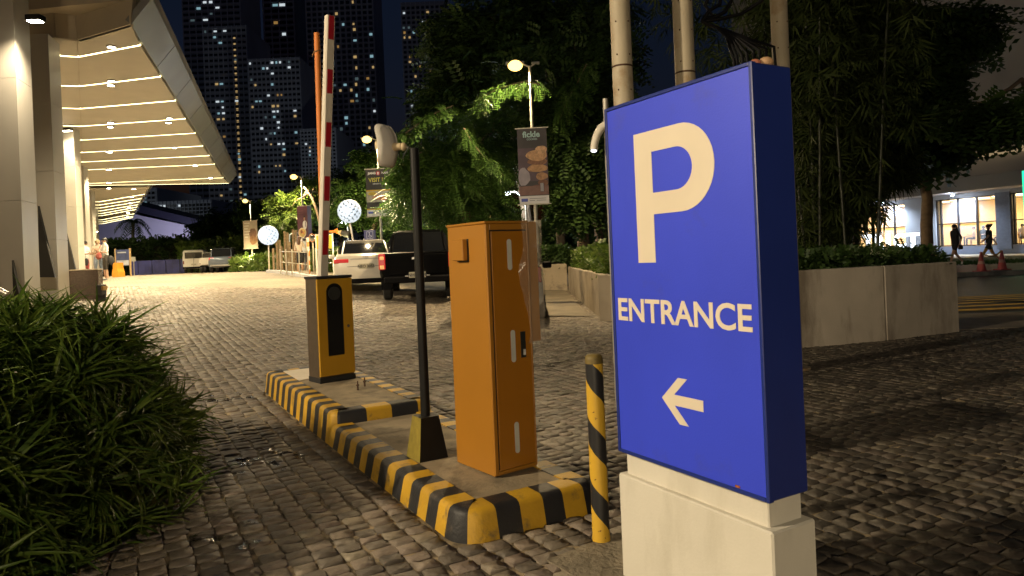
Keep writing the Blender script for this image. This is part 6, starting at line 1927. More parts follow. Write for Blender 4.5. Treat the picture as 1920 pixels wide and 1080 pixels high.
# small bright tree by the maroon banner
tr, g = trunk_([(612, 480), (606, 440), (596, 400), (585, 370), (570, 350)], 36.5, .10, .06)
tree('small bright green tree beside the maroon banner', g, tr, [E_(545, 378, 37.5, 34, 16, w=1.5), E_(588, 350, 38, 30, 24, w=1.3), E_(540, 410, 37, 34, 18, w=1.2), E_(604, 380, 38, 26, 24, w=1), E_(535, 432, 37.5, 22, 16, w=.7), E_(580, 385, 38.5, 30, 24, w=1.2)], 1500, 'pinnate', lf_hedge, (.7, 1.2), 14)
tr, g = trunk_([(706, 480), (700, 430), (712, 400), (730, 360)], 30, .12, .06)
tree('tree with a pale slanting trunk below the VISIT US banner', g, tr, [E_(710, 300, 29, 40, 26, w=1.2), E_(745, 330, 29, 45, 30, w=1.4), E_(680, 345, 30, 34, 24, w=1), E_(770, 420, 30, 45, 26, w=1.2), E_(735, 380, 30, 42, 30, w=1.1), E_(665, 390, 31, 34, 40, w=.8)], 1700, 'pinnate', lf_day, (.7, 1.2), 14, bark_p)
# dark trees at the back
for (px, d, lobes, lb, n) in ((430, 74, [(430, 420, 40, 32), (400, 435, 30, 24), (465, 425, 30, 34)], 'dark round tree behind the grey SUV and farthest lamp', 1100), (640, 60, [(640, 350, 60, 40), (610, 400, 50, 40), (690, 380, 60, 50)], 'dark tree mass behind the globe lamp', 1500),
                              (520, 66, [(520, 430, 40, 40), (490, 400, 30, 26), (556, 440, 34, 40)], 'dark tree between the two globe lamps', 1100), (830, 48, [(820, 420, 60, 50), (880, 440, 70, 40), (760, 440, 50, 40), (950, 430, 60, 50)], 'dark low tree mass above the pickup', 1800), (1090, 34, [(1090, 420, 60, 46), (1120, 330, 50, 70), (1040, 440, 40, 40)], 'dark tree behind the planter hedge', 1500)):
    tr, g = trunk_([(px, 505), (px - 2, 460), (px, 430)], d, .25, .12)
    tree(lb, g, tr, [E_(a, b_, d, c, e) for a, b_, c, e in lobes], n, 'pinnate', lf_dark, (1.0 * d / 40, 1.6 * d / 40), 12)
# two bare trunks visible right of the cabinet
for (px, d, w_, lb) in ((1098, 27, .26, 'thick dark trunk behind the bright planter hedge'), (1128, 29, .2, 'slimmer dark trunk next to the blue sign edge')):
    tr, g = trunk_([(px, 500), (px - 6, 430), (px - 16, 370), (px - 26, 300)], d, w_, w_ * .7)
    tree(lb, g, tr, [E_(px - 20, 250, d, 60, 60)], 500, 'pinnate', lf_dark, (.9, 1.4), 14)

def hedge(label, poly, z0, z1, n, m, kind='tiny', scale=(.8, 1.4), name='hedge', wob=.12, core=True):
    """poly: outline on the ground; leaves over top and sides, a dark twiggy core within"""
    base = Vector((sum(p[0] for p in poly) / len(poly), sum(p[1] for p in poly) / len(poly), z0))
    t = thing(name, label, 'hedge', base)
    if core:
        cx_, cy_ = base.x, base.y
        inn = [((p[0] - cx_) * .93, (p[1] - cy_) * .93) for p in poly]
        part('branches', MB().prism(inn, (0, 0, 0), (1, 0, 0), (0, 1, 0), (0, 0, (z1 - z0) * .93)), mat('hedge_twigs', (.018, .022, .010), .9, var=.4, scale=8), t)
    tv_, tf_ = TEMPL[kind]
    pts, nr = [], []
    per = [(Vector((*poly[i], 0)), Vector((*poly[(i + 1) % len(poly)], 0))) for i in range(len(poly))]
    A_side = [(q - p).length * (z1 - z0) for p, q in per]
    xs = [p[0] for p in poly]; ys = [p[1] for p in poly]
    def inside(x, y):
        c = False
        for i in range(len(poly)):
            x1, y1 = poly[i]; x2, y2 = poly[i - 1]
            if (y1 > y) != (y2 > y) and x < (x2 - x1) * (y - y1) / (y2 - y1) + x1: c = not c
        return c
    area = abs(sum(poly[i][0] * poly[i - 1][1] - poly[i - 1][0] * poly[i][1] for i in range(len(poly)))) / 2
    tot = sum(A_side) + area
    while len(pts) < n:
        if random.random() < area / tot:
            x, y = random.uniform(min(xs), max(xs)), random.uniform(min(ys), max(ys))
            if not inside(x, y): continue
            pts.append((x, y, z1 + random.gauss(0, wob * .7))); nr.append((0, 0, 1))
        else:
            i = random.choices(range(len(per)), A_side)[0]; p, q = per[i]; tt = random.random()
            d = (q - p).normalized(); no = Vector((d.y, -d.x, 0))
            r_ = p.lerp(q, tt); pts.append((r_.x + random.gauss(0, wob * .4), r_.y + random.gauss(0, wob * .4), random.uniform(z0, z1 + wob * .4))); nr.append(tuple(no))
    pts = np.array(pts); nr = np.array(nr)
    k = len(pts)
    V = []
    yaw = rng.uniform(0, 2 * math.pi, k); pit = rng.normal(.5, .5, k); s_ = rng.uniform(scale[0], scale[1], k); ro = rng.normal(0, .6, k)
    v = tv_[None] * s_[:, None, None]
    y = v[:, :, 1] * np.cos(ro)[:, None] - v[:, :, 2] * np.sin(ro)[:, None]; z = v[:, :, 1] * np.sin(ro)[:, None] + v[:, :, 2] * np.cos(ro)[:, None]; x = v[:, :, 0]
    x, z = x * np.cos(pit)[:, None] - z * np.sin(pit)[:, None], x * np.sin(pit)[:, None] + z * np.cos(pit)[:, None]
    x, y = x * np.cos(yaw)[:, None] - y * np.sin(yaw)[:, None], x * np.sin(yaw)[:, None] + y * np.cos(yaw)[:, None]
    VV = (np.stack([x, y, z], 2) + pts[:, None, :] - np.array(base)).reshape(-1, 3)
    FF = (tf_[None] + (np.arange(k) * len(tv_))[:, None, None]).reshape(-1, 4)
    o = link('foliage', fast_mesh('foliage', VV, FF, m), t); o['kind'] = 'stuff'
    return t
def gxy(px, d): return ((px - 960) / F_PX * d, d)
# hedges of the far left and the garden
hz_ = [gxy(206, 70), gxy(345, 70), gxy(350, 76), gxy(206, 76)]
hedge('long dark hedge before the white sloped-roof building', hz_, .9, 4.0, 2600, lf_dark, 'broad', (1.2, 2.2), wob=.4)
hedge('lit green hedge behind the parked van and SUV', [gxy(342, 68), gxy(520, 62), gxy(522, 66), gxy(346, 73)], .9, 3.5, 2800, lf_hedge, 'broad', (1.2, 2.2), wob=.4)
hedge('low bright lawn hedge beside the grey SUV', [gxy(438, 48), gxy(520, 42), gxy(522, 47), gxy(440, 52)], .9, 1.75, 2200, lf_hedge, 'broad', (.7, 1.2), wob=.15)
hedge('clipped garden hedge behind the barrier boom and railing', [gxy(588, 32.5), gxy(668, 29.5), gxy(672, 31.5), gxy(590, 34.5)], .7, 1.75, 2600, lf_hedge, 'broad', (.6, .9), wob=.07)
hedge('strip of hedge behind the white sedan roof', [gxy(670, 29.2), gxy(760, 27.5), gxy(764, 29.5), gxy(672, 31.2)], .4, 1.5, 1800, lf_hedge, 'broad', (.6, .9), wob=.08)
# palm
pb = at(248, 74)
t = thing('palm_tree', 'dark palm tree in front of the white sloped-roof building', 'palm tree', pb)
pc = P(250, 414, 74) - pb
part('trunk', MB().tube([(0, 0, 0), (.1, 0, pc.z * .5), tuple(pc)], [.22, .17, .14], 10), bark, t, 60)
for k in range(13):
    a = 2 * math.pi * k / 13 + .2
    Lf = random.uniform(1.5, 2.1); el_ = random.uniform(.1, .8)
    fb = MB(); ps = []
    for q in range(7):
        s_ = q / 6
        ps.append(Vector((math.cos(a) * Lf * s_, math.sin(a) * Lf * s_, Lf * (el_ * s_ - 1.15 * s_ * s_))) + pc)
    fb.tube([tuple(p) for p in ps], [.03, .025, .02, .016, .012, .01, .006], 5)
    sd_ = Vector((-math.sin(a), math.cos(a), 0))
    for q in range(1, 7):
        for h_ in (0, .5):
            p = ps[q - 1].lerp(ps[q], h_)
            for s_ in (-1, 1):
                e = p + sd_ * s_ * .42 + Vector((0, 0, -.28)) + (ps[q] - ps[q - 1]) * .5
                fb.quad(tuple(p), tuple(p + (ps[q] - ps[q - 1]) * .28), tuple(e), tuple(e - (ps[q] - ps[q - 1]) * .08))
    part('frond', fb, lf_dark, t)
# ================================================================= PLANTERS
pl_m = mat('rendered_planter_wall', (.36, .30, .22), .75, var=.12, scale=2.5, bump=.12, bscale=60, stain=(.20, .16, .12), stain_scale=1.6, stain_lo=.52, stain_hi=.72)
def wall_run(t, pts, h, thick, m, name='wall', z0=-.05):
    for i in range(len(pts) - 1):
        a, c = Vector((*pts[i], 0)), Vector((*pts[i + 1], 0))
        d = (c - a); L_ = d.length; az = math.atan2(d.y, d.x)
        nrm = Vector((-d.y, d.x, 0)).normalized()
        mid = (a + c) / 2 + nrm * thick / 2
        zb = min(ter(*pts[i]), ter(*pts[i + 1])) + z0
        o = MB().box((mid.x, mid.y, zb + (h - z0) / 2), (L_ - .004, thick, h - z0), az, ch=.012).build(name, m)
        place_w(o, t)
pa = [(1.72, 12.0), (1.60, 13.5), (1.72, 21.8)]
t = thing('planter', 'low rendered planter wall left of the blue sign with bright hedge', 'planter', (1.7, 13.5, 0))
wall_run(t, [(2.6, 11.9), (1.66, 12.9)], .84, .16, pl_m)
wall_run(t, [(1.66, 12.9), (1.58, 13.6), (1.72, 21.8)], .84, .16, pl_m) if False else wall_run(t, [(1.72, 21.8), (1.62, 12.95)], .84, .16, pl_m)
hedge('bright leafy hedge in the planter left of the blue sign', [(1.85, 12.9), (4.8, 11.0), (4.8, 21.5), (1.95, 21.5)], .7, 1.22, 9000, lf_hedge, 'broad', (.35, .65), wob=.09)
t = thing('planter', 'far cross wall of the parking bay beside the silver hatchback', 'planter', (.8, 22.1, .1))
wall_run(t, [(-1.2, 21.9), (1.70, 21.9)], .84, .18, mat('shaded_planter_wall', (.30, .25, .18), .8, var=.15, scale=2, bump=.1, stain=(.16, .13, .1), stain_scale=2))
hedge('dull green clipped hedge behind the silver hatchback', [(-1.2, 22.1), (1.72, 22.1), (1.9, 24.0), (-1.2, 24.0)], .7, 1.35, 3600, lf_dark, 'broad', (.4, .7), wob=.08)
# concrete parking bay
o = MB().prism([(-1.3, 14.3), (1.45, 13.6), (1.6, 21.8), (-1.4, 21.8)], (0, 0, 0), (1, 0, 0), (0, 1, 0), (0, 0, .012)).build('parking_bay', mat('bay_concrete', (.17, .145, .105), .75, var=.2, scale=1.5, bump=.15, bscale=60, stain=(.10, .09, .075), stain_scale=1.2, stain_lo=.5, stain_hi=.7))
for v in o.data.vertices: v.co.z += ter(v.co.x, v.co.y) + .004
tag(o, 'worn concrete parking bay beside the planter', kind='structure')
# right-hand planter
t = thing('planter', 'long pale rendered planter wall right of the blue sign', 'planter', (4.7, 8.8, 0))
wr = mat('pale_planter_wall', (.46, .405, .33), .75, var=.12, scale=2.0, bump=.12, bscale=60, streak=.3, stain=(.20, .165, .125), stain_scale=1.6, stain_lo=.45, stain_hi=.62)
cr_ = (5.88, 9.26)
wall_run(t, [(2.2, 8.05), (4.62, 8.72)], .93, .18, wr); wall_run(t, [(4.63, 8.722), cr_], .93, .18, wr)
wall_run(t, [(5.885, 9.28), (5.55, 14.2)], .93, .18, wr)
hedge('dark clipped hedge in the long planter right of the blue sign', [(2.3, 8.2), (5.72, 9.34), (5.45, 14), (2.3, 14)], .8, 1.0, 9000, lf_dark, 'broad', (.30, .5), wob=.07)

# ================================================================= ROAD, PAVEMENT, LAWN
def sheet(name, pts, z, m, label, h=.02):
    o = MB().prism(pts, (0, 0, z - h), (1, 0, 0), (0, 1, 0), (0, 0, h)).build(name, m)
    return tag(o, label, kind='structure')
road_m = mat('road_asphalt', (.055, .062, .064), .45, var=.25, scale=2.5, bump=.25, bscale=120)
sheet('road', [(6.2, 11.3), (60, 11.3), (60, 20.5), (-2.0, 22.4), (6.0, 16)], .006, road_m, 'dark asphalt street', .03)
sheet('apron', [(5.95, 9.4), (40, 9.4), (40, 11.29), (6.0, 11.29)], .010, mat('apron_concrete', (.24, .20, .155), .75, var=.2, scale=2, bump=.15), 'pale concrete apron at the street edge', .04)
pave_m = mat('pink_paving', (.30, .17, .15), .6, var=.2, scale=3, bump=.1)
sheet('pavement', [(-3, 22.76), (60, 20.86), (60, 27.5), (-3, 29.5)], .13, pave_m, 'pinkish pavement across the street', .3)
b = MB()
for i in range(24):
    a, c = Vector((-3, 22.4, 0)).lerp(Vector((60, 20.5, 0)), i / 24), Vector((-3, 22.4, 0)).lerp(Vector((60, 20.5, 0)), (i + 1) / 24)
    mid = (a + c) / 2 + Vector((0, .17, 0)); b.box((mid.x, mid.y, .06), ((c - a).length - .012, .34, .16), math.atan2(c.y - a.y, c.x - a.x), ch=.015)
o = b.build('pavement_kerb', mat('street_kerb', (.17, .17, .16), .7, var=.15)); tag(o, 'grey kerb across the street', kind='structure')
sheet('lawn', [(-3, 29.5), (60, 27.5), (60, 36.5), (-3, 38)], .12, mat('lawn_soil', (.035, .075, .018), .9, var=.3, scale=5, bump=.5, bscale=60), 'strip of green lawn', .3)
gv, gf = [], []
n_g = 9000
gxp = rng.uniform(14, 40, n_g); gyp = rng.uniform(27.7, 31, n_g) ; hh = rng.uniform(.08, .2, n_g)
an_ = rng.uniform(0, 6.28, n_g)
V = np.stack([np.stack([gxp + .02 * np.cos(an_), gyp + .02 * np.sin(an_), np.full(n_g, .1)], 1), np.stack([gxp - .02 * np.cos(an_), gyp - .02 * np.sin(an_), np.full(n_g, .1)], 1), np.stack([gxp + rng.normal(0, .05, n_g), gyp + rng.normal(0, .05, n_g), .1 + hh], 1)], 1).reshape(-1, 3)
o = link('grass', fast_mesh('grass', V, np.arange(n_g * 3).reshape(-1, 3), leaf_mat('grass_blade', (.03, .08, .015), (.06, .13, .03)))); tag(o, 'short lawn grass across the street', kind='stuff')
sheet('footpath', [(-3, 38.0), (60, 36.5), (60, 60), (-3, 60)], .14, mat('pale_footpath', (.40, .34, .24), .6, var=.15, scale=2), 'pale footpath before the shop windows', .3)
# speed hump with yellow stripes
hump = thing('speed_hump', 'low speed hump painted with yellow diagonal stripes', 'speed hump', (9.6, 13.0, .01))
prof = [(-1.55, 0), (-1.2, .035), (-.6, .07), (0, .08), (.6, .07), (1.2, .035), (1.55, 0)]
b = MB()
vs = [(x, y, z) for x in (-2.6, 5.5) for y, z in prof]
n_ = len(prof)
b.add(vs, [(k, k + n_, k + n_ + 1, k + 1) for k in range(n_ - 1)] + [tuple(range(n_)), tuple(range(2 * n_ - 1, n_ - 1, -1))])
part('hump_body', b, mat('hump_asphalt', (.05, .05, .052), .7, var=.2, bump=.3), hump, 60)
yl = mat('worn_yellow_road_paint', (.58, .38, .07), .6, var=.25, scale=5)
def hz_at(y):
    for (y0, z0), (y1, z1) in zip(prof[:-1], prof[1:]):
        if y0 <= y <= y1: return z0 + (z1 - z0) * (y - y0) / (y1 - y0)
    return 0
for k in range(8):
    b = MB(); vs = []
    y_s = -1.4 + k * .36
    for q in range(13):
        x = -2.4 + q * .64
        yc = y_s + .02 * (q - 3) ** 2 * .35 + q * .03
        if abs(yc) > 1.45: continue
        vs += [(x, yc - .07, hz_at(yc - .07) + .004), (x, yc + .07, hz_at(yc + .07) + .004)]
    m_ = len(vs) // 2
    if m_ > 1:
        b.add(vs, [(2 * i, 2 * i + 2, 2 * i + 3, 2 * i + 1) for i in range(m_ - 1)])
        part('stripe', b, yl, hump)
# cones joined by a chain
cone_m = mat('faded_red_cone', (.46, .09, .085), .6, var=.15, scale=9)
def cone(px, d, lab):
    g = Vector((*gxy(px, d), .13))
    t = thing('traffic_cone', lab, 'traffic cone', g, 0, 'traffic cones on the pavement')
    part('foot', MB().box((0, 0, .015), (.36, .36, .03), ch=.006), cone_m, t)
    part('cone', MB().lathe([(.145, .03), (.13, .06), (.035, .58), (.03, .60), (.045, .61), (.03, .63)], n=18), cone_m, t, 40)
    part('collar', MB().lathe([(.098, .24), (.075, .36), (.072, .36)], n=18), mat('pale_cone_band', (.5, .26, .22), .6), t, 40)
    return g
c1 = cone(1838.5, 22.2, 'faded red traffic cone nearer the planter hedge'); c2 = cone(1877.5, 22.8, 'faded red traffic cone nearer the green lit sign')
cps = [c1.lerp(c2, k / 8) + Vector((0, 0, .62 - .62 * (k / 8) * (1 - k / 8))) for k in range(9)]
o = MB().tube([tuple(p - c1) for p in cps], .022, 6).build('chain', mat('yellow_plastic_chain', (.65, .36, .03), .5), None, 60, c1); tag(o, 'yellow plastic chain sagging between the two red cones', 'chain')

# ================================================================= SHOP ACROSS THE STREET
SO = Vector((28.2, 46.0, .14)); SA = math.atan2(-.947, .322)
shop = thing('shop_building', 'dark modern building with brightly lit ground floor restaurant windows', 'building', SO, SA)
# local x runs along the front towards the street corner, -y faces the street
sw = mat('shop_upper_wall', (.48, .46, .44), .7, var=.06, scale=.3)
sf = mat('shop_fascia', (.44, .43, .42), .6, var=.06, scale=.5)
sc = mat('shop_column', (.42, .42, .42), .6, var=.06, scale=.5)
fr = mat('window_frame_dark', (.02, .02, .022), .4, var=.1)
def sx(px):           # px column to distance along the front
    dpt = 1 / (.02174 + 1.755e-5 * (px - 1765)); X = (px - 960) / F_PX * dpt
    return (Vector((X, dpt, 0)) - Vector((SO.x, SO.y, 0))).length * (1 if px > 1765 else -1)
x_a, x_b, x_c, x_d, x_e = sx(1608), sx(1703), sx(1760), sx(1872), sx(1960)
x_e += 14
ZW0, ZW1 = .55, 3.60
part('upper_wall', MB().box(((x_a + x_e) / 2 - 6, 4.0, 4.75 + 12), (x_e - x_a + 16, 7.6, 24)), sw, shop)
part('fascia', MB().box(((x_a + x_e) / 2 - 4, -.9, 4.30), (x_e - x_a + 12, 2.2, .85), ch=.03), sf, shop)
part('soffit_beam', MB().box(((x_a + x_e) / 2 - 4, .05, 3.74), (x_e - x_a + 12, .30, .27)), sf, shop)
part('upper_light_strip', MB().box((x_d - 6, -.06, 6.15), (16, .3, .34)), emat('upper_strip_glow', (1, .72, .38), .30), shop)
part('column', MB().box(((x_b + x_c) / 2, .10, 1.8), (x_c - x_b, .5, 3.6)), sc, shop)
part('plinth', MB().box(((x_a + x_e) / 2, .1, .27), (x_e - x_a, .3, .54)), mat('shop_plinth', (.26, .28, .34), .6, var=.05), shop)
wallin = mat('restaurant_wall', (.75, .58, .30), .7, var=.08, scale=.6)
part('back_wall', MB().box(((x_a + x_e) / 2, 6.0, 1.8), (x_e - x_a + 2, .2, 3.6)), wallin, shop)
part('inner_floor', MB().box(((x_a + x_e) / 2, 3.1, .42), (x_e - x_a + 2, 5.6, .2)), mat('inner_floor', (.4, .28, .16), .5), shop)
part('inner_ceiling', MB().box(((x_a + x_e) / 2, 3.1, 3.68), (x_e - x_a + 2, 5.6, .1)), mat('inner_ceiling', (.75, .72, .62), .7), shop)
part('side_wall', MB().box((x_a - .2, 3, 1.8), (.3, 6, 3.6)), wallin, shop)
glz = bpy.data.materials.new('shop_glass'); glz.use_nodes = True
gb_ = glz.node_tree.nodes['Principled BSDF']; gb_.inputs['Alpha'].default_value = .12; gb_.inputs['Roughness'].default_value = .05; gb_.inputs['Base Color'].default_value = (.8, .85, .9, 1)
def glazing(xs):
    zs = [ZW0, 2.0, ZW1]
    for i in range(len(xs) - 1):
        w = part('window', MB().box((xs[i], 0, (ZW0 + ZW1) / 2), (.09, .14, ZW1 - ZW0)).box(((xs[i] + xs[i + 1]) / 2, .001, ZW0 + .03), (xs[i + 1] - xs[i] - .09, .12, .06)).box(((xs[i] + xs[i + 1]) / 2, .001, 2.0), (xs[i + 1] - xs[i] - .09, .12, .06)).box(((xs[i] + xs[i + 1]) / 2, .001, ZW1 - .03), (xs[i + 1] - xs[i] - .09, .12, .06)), fr, shop)
        for z0, z1 in ((ZW0 + .06, 1.97), (2.03, ZW1 - .06)):
            MB().box(((xs[i] + xs[i + 1]) / 2, .02, (z0 + z1) / 2), (xs[i + 1] - xs[i] - .09, .012, z1 - z0)).build('pane', glz, w)
glazing([sx(q) for q in (1610, 1627, 1653, 1681, 1703)])
glazing([sx(q) for q in (1761, 1768, 1800, 1835, 1871)])
part('dark_pier', MB().box((x_d + .45, .05, 2.0), (.9, .4, 3.4)), mat('grey_pier', (.16, .17, .20), .5), shop)
glazing([x_d + .9, sx(1905), sx(1925), x_e - 6])
for k in range(6):
    x = x_a + 1.5 + k * 2.9
    part('ceiling_panel', MB().box((x, 2.4, 3.60), (1.9, 1.2, .05)), emat('restaurant_panel', (1.0, .80, .46), 5.0), shop)
    lamp('restaurant_light', 'AREA', (x, 2.4, 3.5), 130, (1.0, .74, .34), shop, 1.4)
    if k % 2 == 0:
        lamp('counter_light', 'POINT', (x, 4.9, 1.9), 90, (1.0, .86, .60), shop, .3)
for (px, lb) in ((1677, 'blue white spotlight under the shop fascia over the glowing letters'), (1810, 'blue white spotlight under the shop fascia over the wide windows')):
    x = sx(px)
    p = shop.matrix_basis if False else None
    wp = SO + Matrix.Rotation(SA, 3, 'Z') @ Vector((x, -.9, 3.80))
    t = thing('fascia_spotlight', lb, 'spotlight', wp, SA, 'spotlights under the shop fascia')
    part('can', MB().lathe([(.10, .08), (.12, .0), (.10, -.02)], n=12), lampbody, t)
    part('lens', MB().ell((0, 0, -.04), (.09, .09, .04), 12, 6), emat('blue_white_lens', (.62, .76, 1.0), 90), t)
    lamp('spot_beam', 'SPOT', (0, 0, -.12), 1500, (.62, .76, 1.0), t, .08, (.0, .25, -1), 150, .8)
    lamp('up_glow', 'POINT', (0, -.3, -.10), 26, (.62, .76, 1.0), t, .08)
# tables and diners inside
wood = mat('restaurant_wood', (.36, .20, .08), .5, var=.15)
for k, px in enumerate((1775, 1812, 1845, 1905)):
    lp = Vector((sx(px), 1.6 + .5 * (k % 2), .38)); wp = SO + Matrix.Rotation(SA, 3, 'Z') @ lp
    t = thing('dining_table', 'wooden restaurant table behind the %s window pane' % ('first', 'second', 'third', 'last')[k], 'table', wp, SA, 'restaurant tables')
    part('table_top', MB().box((0, 0, .74), (.9, .8, .05), ch=.01), wood, t)
    part('leg', MB().tube([(0, 0, .02), (0, 0, .72)], .05, 8).box((0, 0, .02), (.5, .5, .04)), fr, t)
for k, (px, yy, m, hr_) in enumerate(((1817, 1.3, tee_k, hair_b), (1829, 2.4, tee_k, hair_b), (1891, 1.2, tee_bg, hair_b), (1779, 2.3, tee_bg, hair_br))):
    wp = SO + Matrix.Rotation(SA, 3, 'Z') @ Vector((sx(px), yy, .10))
    person('diner in %s seated %s' % (('black', 'black', 'beige', 'beige')[k], ('at the table in the second pane, nearer the glass', 'farther back behind the third pane', 'by the dark pier', 'in the first pane near the wall')[k]), wp, SA + R((60, -80, 40, -60)[k]), 1.68,
           {'hpL': (.1, 0, .90), 'hpR': (-.1, 0, .90), 'knL': (.12, -.42, .92), 'knR': (-.12, -.42, .92), 'anL': (.12, -.44, .48), 'anR': (-.12, -.44, .48), 'toL': (.12, -.58, .43), 'toR': (-.12, -.58, .43),
            'elL': (.22, -.06, 1.12), 'wrL': (.12, -.30, 1.14), 'haL': (.08, -.38, 1.15), 'elR': (-.22, -.06, 1.12), 'wrR': (-.12, -.30, 1.14), 'haR': (-.08, -.38, 1.15)},
           {'top': m, 'sleeve': m, 'bottom': tee_k, 'thigh': tee_k, 'calf': tee_k, 'shoe': tee_k}, (hr_, 'short'), 'diners in the restaurant')
    t = thing('dining_chair', 'wooden chair under the diner %s' % ('behind the second pane', 'behind the third pane', 'by the dark pier', 'in the first pane')[k], 'chair', Vector((wp.x, wp.y, wp.z + .38)), SA + R((60, -80, 40, -60)[k]), 'restaurant chairs')
    part('seat', MB().box((0, 0, .40), (.42, .42, .05), ch=.01), wood, t)
    part('backrest', MB().box((0, .20, .68), (.42, .04, .50), ch=.01), wood, t)
    for xx in (-.18, .18):
        for yy_ in (-.18, .18): part('leg', MB().box((xx, yy_, .19), (.04, .04, .38)), wood, t)
# glowing letters
LD = 17.0
lp = P(1670, 460, LD)
lt = thing('letter_sign', 'white glowing letters TRICT standing behind the dark hedge', 'sign', Vector((P(1618, 458, LD).x, LD, 0)))
lm = emat('white_letter_glow', (.86, .94, 1.0), 3.2)
zt, zb = P(1670, 438.5, LD).z, P(1670, 466, LD).z
for ch, p0, p1 in (('T', 1616, 1637), ('R', 1639, 1657), ('I', 1661, 1667), ('C', 1675, 1696), ('T', 1699, 1722)):
    q = letters_part(ch, P(p0, 450, LD).x - lt.location.x, P(p1, 450, LD).x - lt.location.x, zb, zt, lt, lm, 0, .03, .06); q.name = 'letter'
part('base_rail', MB().box((.7, .02, zb - .03), (1.7, .08, .05)), dark, lt)
for x in (0, .7, 1.4): part('post', MB().box((x, .03, (zb - .05) / 2), (.05, .05, zb - .05)), dark, lt)
lamp('letter_glow', 'POINT', (.7, -.35, zb + .2), 10, (.85, .93, 1), lt, .25)
# green lit sign at the edge
gp_ = P(1925, 372, 30)
t = thing('green_lit_sign', 'tall green glowing sign panel at the street', 'sign', (gp_.x, 30, .13))
part('panel', MB().box((.12, 0, gp_.z - .13), (.36, .2, 2.35), ch=.03), emat('green_panel', (.0, .62, .30), .75), t)
part('edge_glow', MB().box((-.075, -.02, gp_.z - .13), (.03, .22, 2.38)), emat('green_edge', (.03, 1.0, .5), 1.4), t)
part('post', MB().box((.12, 0, (gp_.z - 1.3) / 2), (.12, .1, gp_.z - 1.3)), fr, t)
# women walking
person('woman with long dark hair in black clothes walking past the hedge', Vector((*gxy(1791, 27), .13)), R(-78), 1.64,
       {'knL': (.09, -.22, .50), 'anL': (.09, -.34, .10), 'toL': (.09, -.48, .06), 'knR': (-.09, .10, .50), 'anR': (-.09, .40, .20), 'toR': (-.09, .36, .06), 'elL': (.22, .10, 1.12), 'wrL': (.2, .02, .90), 'haL': (.2, -.02, .82), 'elR': (-.22, .06, 1.12), 'wrR': (-.2, .14, .88), 'haR': (-.2, .15, .80)},
       {'top': tee_k, 'sleeve': tee_k, 'bottom': tee_k, 'thigh': 'skin', 'calf': 'skin', 'shoe': shoe_w}, (hair_b, 'long'), 'women walking across the street')
q = Vector((*gxy(1801, 26.8), .78)); tag(MB().box((0, 0, .09), (.16, .10, .18), ch=.03).build('handbag', tee_k, None, None, q), 'small black bag at the hand of the long-haired walking woman', 'bag')
person('woman with hair in a bun in black top walking behind the cones', Vector((*gxy(1855, 27.5), .13)), R(-95), 1.60,
       {'knL': (.09, -.26, .52), 'anL': (.09, -.42, .12), 'toL': (.09, -.55, .08), 'knR': (-.09, .16, .50), 'anR': (-.09, .50, .14), 'toR': (-.09, .42, .04), 'elL': (.24, -.22, 1.12), 'wrL': (.24, -.42, .96), 'haL': (.24, -.50, .92), 'elR': (-.24, .22, 1.12), 'wrR': (-.24, .38, .94), 'haR': (-.24, .42, .86)},
       {'top': tee_k, 'sleeve': 'skin', 'bottom': tee_k, 'thigh': mat('mustard_shorts', (.36, .2, .05), .8), 'calf': 'skin', 'shoe': tee_k}, (hair_b, 'bun'), 'women walking across the street')

# ================================================================= STEEL COLUMNS AND CABLES BEHIND THE SIGN
col_m = mat('rust_stained_cream_steel', (.46, .40, .29), .55, var=.12, scale=2, bump=.08, bscale=40, stain=(.27, .16, .06), stain_scale=2.2, stain_lo=.50, stain_hi=.68)
for (px, d, w_, lb) in ((1164, 6.0, 38, 'cream steel pole behind the upper left corner of the blue sign'), (1281.5, 6.3, 37, 'cream steel pole in the middle behind the blue sign'), (1462, 7.0, 31, 'slimmer cream steel pole rising behind the right top of the blue sign')):
    c = P(px, 60, d); r_ = w_ / 2 / F_PX * d
    t = thing('steel_pole', lb, 'pole', (c.x, d, 0), 0, 'cream steel poles behind the sign')
    part('shaft', MB().lathe([(r_ * 1.05, -.05), (r_ * 1.02, 2), (r_, 2.83), (r_, 2.83), (r_ * .99, 6), (r_ * .98, 9.5)], n=24), col_m, t, 50)
    b = MB()
    for z in (2.45, 2.62, 2.92, 3.2, 3.46):
        for a in (-.9, -2.2): b.ell((r_ * math.cos(a), r_ * math.sin(a), z), (.008, .008, .008), 6, 4)
    part('rivets', b, rust, t)['kind'] = 'stuff'
    part('joint_ring', MB().lathe([(r_ * 1.005, 2.82), (r_ * 1.02, 2.825), (r_ * 1.02, 2.832), (r_ * 1.005, 2.836)], n=24), rust, t)
    part('flange', MB().lathe([(r_ * 1.9, .0), (r_ * 1.9, .025), (r_ * 1.05, .03)], n=24), col_m, t, 40)
cb0 = P(1318, 42, 6.6)
t = thing('cable_bundle', 'bundle of thick black cables fanning down behind the blue sign', 'cables', cb0)
cb_m = mat('black_cable', (.006, .006, .007), .5, var=.1, spec=.2)
ends = [(1385, 118, 6.4), (1395, 116, 6.4), (1404, 112, 6.4), (1416, 108, 6.45), (1428, 106, 6.5), (1440, 104, 6.6), (1455, 100, 6.8), (1380, 124, 6.4)]
for k, (x, y, d) in enumerate(ends):
    q = [P(1316 + k * 1.5, 40 + k, 6.6), P(1345 + k * 2, 52 + k * .6, 6.55), P((1318 + x) / 2 + 18, (42 + y) / 2 - 4 + k, 6.5), P(x - 4, y - 12, d), P(x + 2, y + 60, d)]
    part('cable', MB().tube([tuple(p - cb0) for p in q], .015, 7), cb_m, t, 60)
